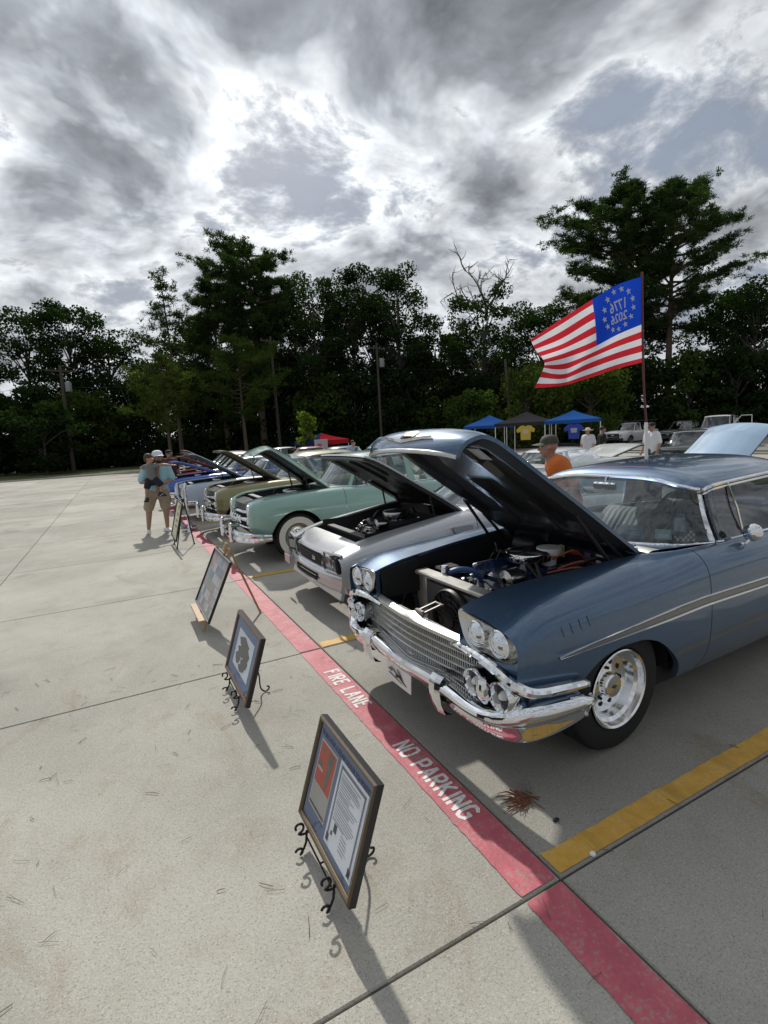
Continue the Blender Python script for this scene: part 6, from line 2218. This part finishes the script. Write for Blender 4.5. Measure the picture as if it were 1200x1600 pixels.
MB().tube([(4.24, 2.69, 0), (4.28, 2.736, 1.385), (4.327, 2.779, 1.78)], .020, 8).build('lower_pole', WHITE, pole)
MB().tube(catmull([(4.327, 2.779, 1.78), (4.358, 2.845, 2.24), (4.40, 2.90, 2.72), (4.445, 2.95, 3.15), (4.50, 3.003, 3.58)], 16), .013, 8).build('upper_pole', principled('dark_red_pole', (.10, .012, .015), .4), pole)
MB().lathe([(.035, 0), (.035, .05), (.2, .06), (.2, 0)], (4.24, 2.69, 0), 'z', 16).build('foot', BLACKM, pole)

# ------------------------------------------------------------------ canopies
def canopy(label, loc, w, hz, peak, col, rz, valance=.16, col2=None):
    t = thing('canopy_tent', label, 'canopy', loc, rz, 'pop up canopies')
    m = cloth('canopy_%d_%d' % (int(col[0] * 1000), int(col[2] * 1000)), col)
    m2 = cloth('canopy2_%s' % label[:6], col2) if col2 else m
    a = w / 2
    C4 = [(-a, -a), (a, -a), (a, a), (-a, a)]
    for i in range(4):
        p, q = C4[i], C4[(i + 1) % 4]
        P = []
        for f in np.linspace(0, 1, 9):
            row = []
            for g in np.linspace(0, 1, 9):
                x, y = p[0] + (q[0] - p[0]) * g, p[1] + (q[1] - p[1]) * g
                sag = .10 * math.sin(math.pi * f) * (.5 + .5 * math.sin(math.pi * g))
                row.append((x * (1 - f), y * (1 - f), hz + (peak - hz) * f**.9 - sag))
            P.append(row)
        MB().grid(P).build('roof_panel', m if i % 2 == 0 else m2, t, 50)
        V = [[(p[0] + (q[0] - p[0]) * g, p[1] + (q[1] - p[1]) * g, hz - k * valance + .02 * math.sin(9 * g) * k) for k in (0, 1)] for g in np.linspace(0, 1, 13)]
        MB().grid(V).build('valance', m if i % 2 == 0 else m2, t, 50)
        MB().tube([(p[0] * .97, p[1] * .97, 0), (p[0] * .97, p[1] * .97, hz - .02)], .02, 6).build('leg', WHITE, t)
    return t


canopy('blue pop up canopy nearest the straw hatted person', (19.3, 17.6, 0), 2.6, 2.02, 2.5, (.035, .13, .42), rad(40))
canopy('dark grey pop up canopy between the two blue ones', (18.4, 20.0, 0), 2.9, 2.02, 2.6, (.055, .055, .06), rad(40))
canopy('farther blue pop up canopy left of the grey one', (19.9, 24.9, 0), 2.7, 2.0, 2.65, (.04, .12, .40), rad(38))
canopy('red white and blue canopy behind the show cars', (9.5, 27.6, 0), 2.3, 1.66, 2.1, (.42, .03, .04), rad(20), .25, (.03, .05, .16))
def shirt(label, loc, rz, col):
    t = thing('hanging_shirt', label, 'shirt', loc, rz)
    o = [(-.24, 0), (.24, 0), (.25, .42), (.40, .36), (.46, .52), (.26, .70), (.10, .72), (0, .67), (-.10, .72), (-.26, .70), (-.46, .52), (-.40, .36), (-.25, .42)]
    MB().prism(o, .05).build('fabric', principled('shirt_' + label[:6], col, .8, noise=(6, .15)), t, 0)
    MB().prism([(-.13, .30), (.13, .30), (.15, .52), (-.15, .52)], .006, Matrix.Translation((0, -.008, 0))).build('print', principled('print_' + label[:6], tuple(min(1, .35 + .3 * c) for c in col), .8), t, 0)
    return t
shirt('yellow shirt hanging under the grey canopy', (17.0, 18.55, 1.15), rad(-45), (.55, .40, .05))
shirt('blue shirt hanging under the blue canopy', (18.35, 16.7, 1.10), rad(-45), (.03, .06, .38))
t = thing('banner_board', 'white banner board leaning beside the striped canopy', 'sign', (8.6, 25.3, 0), rad(25))
MB().box((0, 0, 1.35), (1.0, .04, .75), bev=.005).build('board', principled('grey_board', (.45, .45, .48), .5), t)
MB().box((-.15, -.024, 1.3), (.3, .004, .4)).build('print', principled('pink_print', (.35, .10, .14), .5), t, 0)
for s in (-1, 1):
    MB().tube([(s * .4, .02, 0), (s * .4, .02, 1.0)], .02, 6).build('leg', BLACK, t)

# ------------------------------------------------------------------ people
def fuse(name, shapes, mat, parent, vox=.014, smooth=4):
    """one continuous surface grown round tapered limbs: shapes are ('c', p, q, r0, r1) or ('s', p, r, scale)"""
    b = MB()
    for s in shapes:
        if s[0] == 'c':
            p, q = Vector(s[1]), Vector(s[2])
            n = max(3, int((q - p).length / .03))
            b.tube([tuple(p.lerp(q, k / n)) for k in range(n + 1)], [s[3] + (s[4] - s[3]) * k / n for k in range(n + 1)], 12)
            b.sphere(s[1], s[3], 12, 8)
            b.sphere(s[2], s[4], 12, 8)
        else:
            b.sphere(s[1], s[2], 14, 10, s[3])
    me = b.mesh(name, 0, [mat])
    o = link(name, me)
    m = o.modifiers.new('r', 'REMESH')
    m.mode = 'VOXEL'
    m.voxel_size = vox
    m.use_smooth_shade = True
    m = o.modifiers.new('s', 'SMOOTH')
    m.iterations = smooth
    m.factor = .5
    dg = bpy.context.evaluated_depsgraph_get()
    me2 = bpy.data.meshes.new_from_object(o.evaluated_get(dg))
    bpy.data.objects.remove(o)
    me2.materials.clear()
    me2.materials.append(mat)
    return link(name, me2, parent)


SKIN = principled('skin', (.42, .235, .165), .5)
SKIN_T = principled('tanned_skin', (.36, .20, .14), .5)
HAIR = principled('brown_hair', (.035, .022, .014), .7)


def hand(p, d, r=.042, side=1, curl=.4):
    """palm, four fingers, thumb as shapes to fuse with the arm; d = direction of the fingers"""
    p, d = Vector(p), Vector(d).normalized()
    a = d.cross(Vector((0, 0, 1)))
    a = a.normalized() if a.length > .1 else Vector((1, 0, 0))
    n = a.cross(d)
    out = [('s', tuple(p + d * .045), r, (1, .9, 1.0))]
    for k, L in enumerate((.062, .072, .068, .052)):
        q = p + d * .075 + a * (.030 - .020 * k)
        m = q + d * L * .6 + n * .008
        out += [('c', tuple(q), tuple(m), .0105, .0095), ('c', tuple(m), tuple(m + d * L * .4 * (1 - curl) - n * L * .5 * curl), .0095, .008)]
    q = p + d * .03 + a * side * .036
    out += [('c', tuple(q), tuple(q + d * .035 + a * side * .022), .012, .0105), ('c', tuple(q + d * .035 + a * side * .022), tuple(q + d * .062 + a * side * .022), .0105, .009)]
    return out


def head_shapes(c, f, s=1.0):
    """skull, jaw, nose, ears; f = facing direction"""
    c, f = Vector(c), Vector(f).normalized()
    r = f.cross(Vector((0, 0, 1))).normalized()
    v = lambda a, b_, z: tuple(c + f * a * s + r * b_ * s + Vector((0, 0, z * s)))
    return [('s', v(-.012, 0, .028), .098 * s, (.93, .93, 1.03)), ('s', v(.022, 0, -.045), .072 * s, (.95, .92, 1.05)), ('s', v(.030, 0, -.085), .040 * s, (1.1, 1.1, .8)),
            ('c', v(.082, 0, .020), v(.108, 0, -.020), .011 * s, .016 * s), ('s', v(0, .092, 0), .026 * s, (.7, .5, 1.1)), ('s', v(0, -.092, 0), .026 * s, (.7, .5, 1.1)),
            ('c', v(-.015, 0, -.06), v(-.03, 0, -.16), .055 * s, .060 * s)], v


def face(parent, v, s, beard=None, glasses=False):
    for sd in (-1, 1):
        MB().sphere(v(.084, sd * .034, .012), .012 * s, 10, 6).build('eye', principled('eye_white', (.7, .7, .68), .2), parent)
        MB().sphere(v(.0945, sd * .034, .012), .005 * s, 8, 5).build('pupil', BLACK, parent)
        MB().tube([v(.090, sd * .052, .034), v(.097, sd * .034, .040), v(.098, sd * .016, .035)], .005 * s, 5).build('eyebrow', HAIR, parent)
    MB().tube([v(.088, .026, -.058), v(.099, 0, -.060), v(.088, -.026, -.058)], .0055 * s, 6).build('mouth', principled('lip', (.30, .11, .09), .5), parent)


def shoe(parent, p, yaw, mat, L=.28):
    m = mat4(p, (0, 0, yaw))
    P = []
    for (y, w, h) in ((-.11, .030, .06), (-.09, .040, .085), (-.03, .040, .10), (.04, .044, .075), (.11, .048, .05), (.155, .036, .036), (.17, .014, .024)):
        P.append([tuple(m @ Vector((w * math.cos(a), -y * L / .28, .008 + max(0, math.sin(a)) * h * 1.0 if math.sin(a) > 0 else .008 + .006 * math.sin(a)))) for a in np.linspace(0, 2 * math.pi, 14, endpoint=False)])
    MB().grid(P, cv=True).build('shoe', mat, parent, 60)


def cap(parent, c, f, s, mat, brim=None, straw=False):
    c, f = Vector(c), Vector(f).normalized()
    M = frame_m(c, (f.x, f.y, 0), (-f.y, f.x, 0))
    b = MB()
    prof = [(0, .116), (.04, .113), (.075, .097), (.095, .068), (.102, .038), (.104, .020)]
    b.lathe([(r * s, z * s) for r, z in prof], (0, 0, 0), 'z', 24)
    if straw:
        b.lathe([(.106 * s, .02 * s), (.15 * s, .012 * s), (.20 * s, .03 * s), (.20 * s, .022 * s), (.15 * s, .0), (.10 * s, .010)], (0, 0, 0), 'z', 24)
    else:
        P = []
        for a in np.linspace(-1.15, 1.15, 13):
            e = math.cos(a * 1.25)
            P.append([(.100 * s * math.cos(a), .100 * s * math.sin(a), .030 * s), ((.105 + .085 * max(0, e)) * s * math.cos(a * .8), (.105 + .01) * s * math.sin(a), (.012 - .012 * abs(a)) * s)])
        b.grid(P)
        b.grid([[(x, y, z - .004) for x, y, z in r] for r in P], flip=True)
    b.v = [tuple(M @ Vector(p)) for p in b.v]
    return b.build('hat' if straw else 'cap', mat, parent, 60)


def person(label, loc, rz, shirt_c, pants_c, H=1.76, skin=SKIN, hat=None, straw=False, arms=None, long_pants=True, group=None, bend=0.0, vox=.016):
    """standing figure facing local -y; arms = (elbow, wrist) for right (-x) and left (+x)"""
    k = H / 1.76
    t = thing('person', label, 'person', loc, rz, group)
    arms = arms or (((-.27, .02, 1.14), (-.26, -.10, .90)), ((.27, .02, 1.14), (.26, -.10, .90)))
    hd = (0, -.03 - bend * .5, 1.62 - bend * .22)
    f = (0, -1, -bend)
    hs, v = head_shapes(tuple(k * a for a in hd), (0, -1, 0), k)
    S = list(hs)
    for sd, (el, wr) in zip((-1, 1), arms):
        sh = (sd * .20 * k, -bend * .35 * k, (1.41 - bend * .12) * k)
        el, wr = tuple(k * a for a in el), tuple(k * a for a in wr)
        S += [('c', sh, el, .050 * k, .042 * k), ('c', el, wr, .041 * k, .029 * k)] + hand(wr, Vector(wr) - Vector(el), .036 * k, -sd)
    for sd in (-1, 1):
        S += [('c', (sd * .10 * k, 0, .90 * k), (sd * .115 * k, -.02, .49 * k), .080 * k, .056 * k), ('c', (sd * .115 * k, -.02, .49 * k), (sd * .12 * k, .02, .09 * k), .058 * k, .036 * k)]
    S += [('c', (0, 0, .95 * k), (0, -bend * .33 * k, 1.36 * k), .07 * k, .07 * k), ('c', (-.17 * k, -bend * .35 * k, (1.42 - bend * .12) * k), (.17 * k, -bend * .35 * k, (1.42 - bend * .12) * k), .05 * k, .05 * k)]
    body = fuse('body', S, skin, t, vox)
    face(body, v, k)
    sm, pm = principled('shirt_%s' % label[:14], shirt_c, .85, noise=(5, .18)), principled('pants_%s' % label[:14], pants_c, .85, noise=(6, .2))
    q = [('c', (-.07 * k, 0, .92 * k), (-.10 * k, -bend * .33 * k, (1.36 - bend * .1) * k), .125 * k, .130 * k), ('c', (.07 * k, 0, .92 * k), (.10 * k, -bend * .33 * k, (1.36 - bend * .1) * k), .125 * k, .130 * k), ('c', (-.15 * k, -bend * .35 * k, (1.43 - bend * .12) * k), (.15 * k, -bend * .35 * k, (1.43 - bend * .12) * k), .075 * k, .075 * k)]
    for sd, (el, wr) in zip((-1, 1), arms):
        sh = (sd * .19 * k, -bend * .35 * k, (1.41 - bend * .12) * k)
        e = Vector(sh).lerp(Vector(el) * k, .85)
        q.append(('c', sh, tuple(e), .078 * k, .066 * k))
    fuse('shirt', q, sm, t, vox)
    zend = .10 if long_pants else .52
    q = [('c', (-.06 * k, 0, .93 * k), (.06 * k, 0, .93 * k), .128 * k, .128 * k)]
    for sd in (-1, 1):
        q += [('c', (sd * .10 * k, 0, .90 * k), (sd * .118 * k, -.02, .52 * k), .105 * k, .085 * k)]
        if long_pants:
            q += [('c', (sd * .118 * k, -.02, .52 * k), (sd * .12 * k, .02, zend * k), .082 * k, .062 * k)]
    fuse('trousers' if long_pants else 'shorts', q, pm, t, vox)
    for sd in (-1, 1):
        shoe(t, (sd * .12 * k, .0, 0), sd * .15, WHITE if not long_pants else BLACK)
    if hat is not None:
        cap(t, v(-.012, 0, .022), (0, -1, 0), k, hat, straw=straw)
    else:
        fuse('hair', [('s', v(-.025, 0, .052), .100 * k, (1, 1, .95))], HAIR, t, .012)
    return t, v


# man in a light blue shirt holding a small boy
CAPW = principled('white_cap', (.70, .72, .80), .7)
man = thing('person', 'man in white cap, light blue shirt and khaki shorts carrying a small boy', 'person', (-.72, 10.50, 0))
hs, v = head_shapes((.10, -.02, 1.585), (.25, -1, 0), 1.04)
S = hs + [('c', (-.16, .0, 1.37), (-.27, .02, 1.10), .058, .050), ('c', (-.27, .02, 1.10), (.02, -.24, 1.05), .048, .034)] + hand((.02, -.24, 1.05), (1, -.05, .05), .040, 1)
S += [('c', (.26, .0, 1.36), (.33, .0, 1.10), .058, .050), ('c', (.33, .0, 1.10), (.17, -.22, 1.06), .048, .034)] + hand((.17, -.22, 1.06), (-1, -.15, -.05), .040, -1)
S += [('c', (-.10, 0, .92), (-.19, -.02, .48), .09, .062), ('c', (-.19, -.02, .48), (-.235, .03, .09), .066, .038), ('c', (.13, 0, .92), (.14, -.02, .48), .09, .062), ('c', (.14, -.02, .48), (.135, .03, .09), .066, .038), ('c', (.03, 0, .95), (.06, 0, 1.35), .14, .13)]
body = fuse('body', S, SKIN_T, man, .012)
face(body, v, 1.04)
fuse('beard', [('s', v(.030, 0, -.072), .066, (1.0, .98, .75)), ('s', v(.02, .06, -.05), .03, (1, .6, 1.2)), ('s', v(.02, -.06, -.05), .03, (1, .6, 1.2))], HAIR, man, .008, 2)
cap(man, v(-.012, 0, .030), (.25, -1, 0), 1.06, CAPW)
BLS = principled('light_blue_shirt', (.34, .58, .66), .85, noise=(5, .12))
fuse('shirt', [('c', (-.04, 0, .86), (-.03, 0, 1.32), .140, .132), ('c', (.10, 0, .86), (.13, 0, 1.32), .140, .132), ('c', (-.10, 0, 1.38), (.20, 0, 1.38), .085, .085), ('c', (-.15, 0, 1.36), (-.255, .02, 1.15), .092, .080), ('c', (.25, 0, 1.36), (.325, .0, 1.15), .092, .080)], BLS, man, .014)
fuse('shorts', [('c', (-.06, 0, .86), (.12, 0, .86), .145, .145), ('c', (-.09, 0, .84), (-.185, -.02, .56), .125, .108), ('c', (.13, 0, .84), (.14, -.02, .56), .125, .108)], principled('khaki_shorts', (.34, .27, .19), .85, noise=(6, .2)), man, .014)
SHW = principled('white_shoe', (.72, .72, .76), .5)
shoe(man, (-.235, .02, 0), -.15, SHW, .30)
shoe(man, (.135, .02, 0), .5, SHW, .30)
# the boy
boy = thing('person', 'small boy in grey shirt and navy shorts held on the man\'s arm', 'person', (-.72, 10.50, 0))
hs, v = head_shapes((-.075, -.20, 1.565), (.9, -.6, 0), .86)
S = hs + [('c', (.0, -.24, 1.42), (.14, -.28, 1.44), .036, .030), ('c', (.14, -.28, 1.44), (.30, -.24, 1.42), .030, .022)] + hand((.30, -.24, 1.42), (1, .1, -.1), .024, 1)
S += [('c', (-.15, -.14, 1.42), (-.24, -.08, 1.40), .034, .030), ('c', (-.24, -.08, 1.40), (-.20, .06, 1.40), .028, .022)]
S += [('c', (-.13, -.24, 1.13), (-.19, -.30, .98), .055, .042), ('c', (-.19, -.30, .98), (-.21, -.24, .77), .042, .028), ('c', (.02, -.26, 1.13), (.09, -.33, 1.02), .055, .042), ('c', (.09, -.33, 1.02), (.07, -.30, .86), .042, .028), ('c', (-.07, -.22, 1.15), (-.07, -.2, 1.40), .085, .08)]
body = fuse('body', S, SKIN, boy, .010)
face(body, v, .86)
fuse('hair', [('s', v(-.025, 0, .050), .088, (1, 1, .95)), ('s', v(-.05, 0, .0), .070, (1, 1, 1))], principled('auburn_hair', (.075, .035, .022), .7), boy, .010)
fuse('shirt', [('c', (-.07, -.22, 1.14), (-.07, -.20, 1.40), .102, .092), ('c', (-.13, -.17, 1.41), (.0, -.23, 1.41), .055, .055), ('c', (.0, -.24, 1.42), (.07, -.26, 1.43), .052, .046), ('c', (-.15, -.14, 1.42), (-.20, -.10, 1.41), .050, .044)], principled('grey_tee', (.17, .17, .175), .85, noise=(6, .2)), boy, .011)
fuse('shorts', [('c', (-.11, -.22, 1.12), (-.03, -.23, 1.12), .100, .100), ('c', (-.13, -.24, 1.12), (-.18, -.29, 1.01), .078, .066), ('c', (.0, -.26, 1.12), (.07, -.32, 1.05), .078, .066)], principled('navy_shorts', (.010, .013, .025), .85), boy, .011)
NAVY = principled('navy_sandal', (.012, .015, .030), .5)
for p, yw in (((-.21, -.27, .70), -.3), ((.07, -.33, .79), .9)):
    shoe(boy, p, yw, NAVY, .17)
for p in ((-.22, -.30, .735), (.09, -.35, .825)):
    MB().tube([(p[0] - .05, p[1], p[2] - .01), (p[0], p[1] - .035, p[2] + .015), (p[0] + .05, p[1], p[2] - .01)], .009, 6).build('sandal_strap', WHITE, boy)

# man in the orange shirt bending over beside the silver coupe
CAMO = principled('camo_cap', (.055, .055, .035), .8, noise=(18, .8))
t, v = person('man in orange shirt and camouflage cap looking down between the cars', (3.10, 2.82, 0), rad(-128), (.62, .15, .025), (.05, .06, .09), 1.80, SKIN_T, CAMO, bend=.40)
MB().grid([[(.06 + .30 * a, .140 - .05 * (2 * a)**2 - .235 * b_ + .05 * b_ * (1 - b_), 1.06 + .27 * b_) for b_ in np.linspace(0, 1, 7)] for a in np.linspace(-.5, .5, 9)]).build('back_print', principled('shirt_back_print', (.30, .32, .31), .8, noise=(22, .95)), t)
person('man in white t-shirt and dark cap standing in the aisle', (12.55, 8.5, 0), rad(-95), (.72, .73, .76), (.09, .10, .12), 1.74, SKIN_T, BLACKM, group='people in the aisle')
person('person in straw hat and pale shirt under the blue canopy', (13.7, 11.8, 0), rad(-80), (.62, .60, .66), (.30, .30, .32), 1.66, SKIN, principled('straw', (.62, .56, .44), .8), True, group='people in the aisle')
person('person dressed in black beside the straw hatted person', (14.3, 11.7, 0), rad(60), (.012, .012, .013), (.015, .015, .016), 1.68, SKIN_T, group='people in the aisle')
person('person in pale blue shirt bending over a car in the second row', (7.6, 19.3, 0), rad(40), (.30, .40, .55), (.10, .10, .12), 1.72, SKIN, bend=.4, group='people among the cars')
person('person in maroon shirt half hidden behind the man in the cap', (.05, 15.9, 0), rad(20), (.10, .03, .03), (.22, .17, .12), 1.70, SKIN_T, BLACKM, long_pants=False, group='people among the cars')
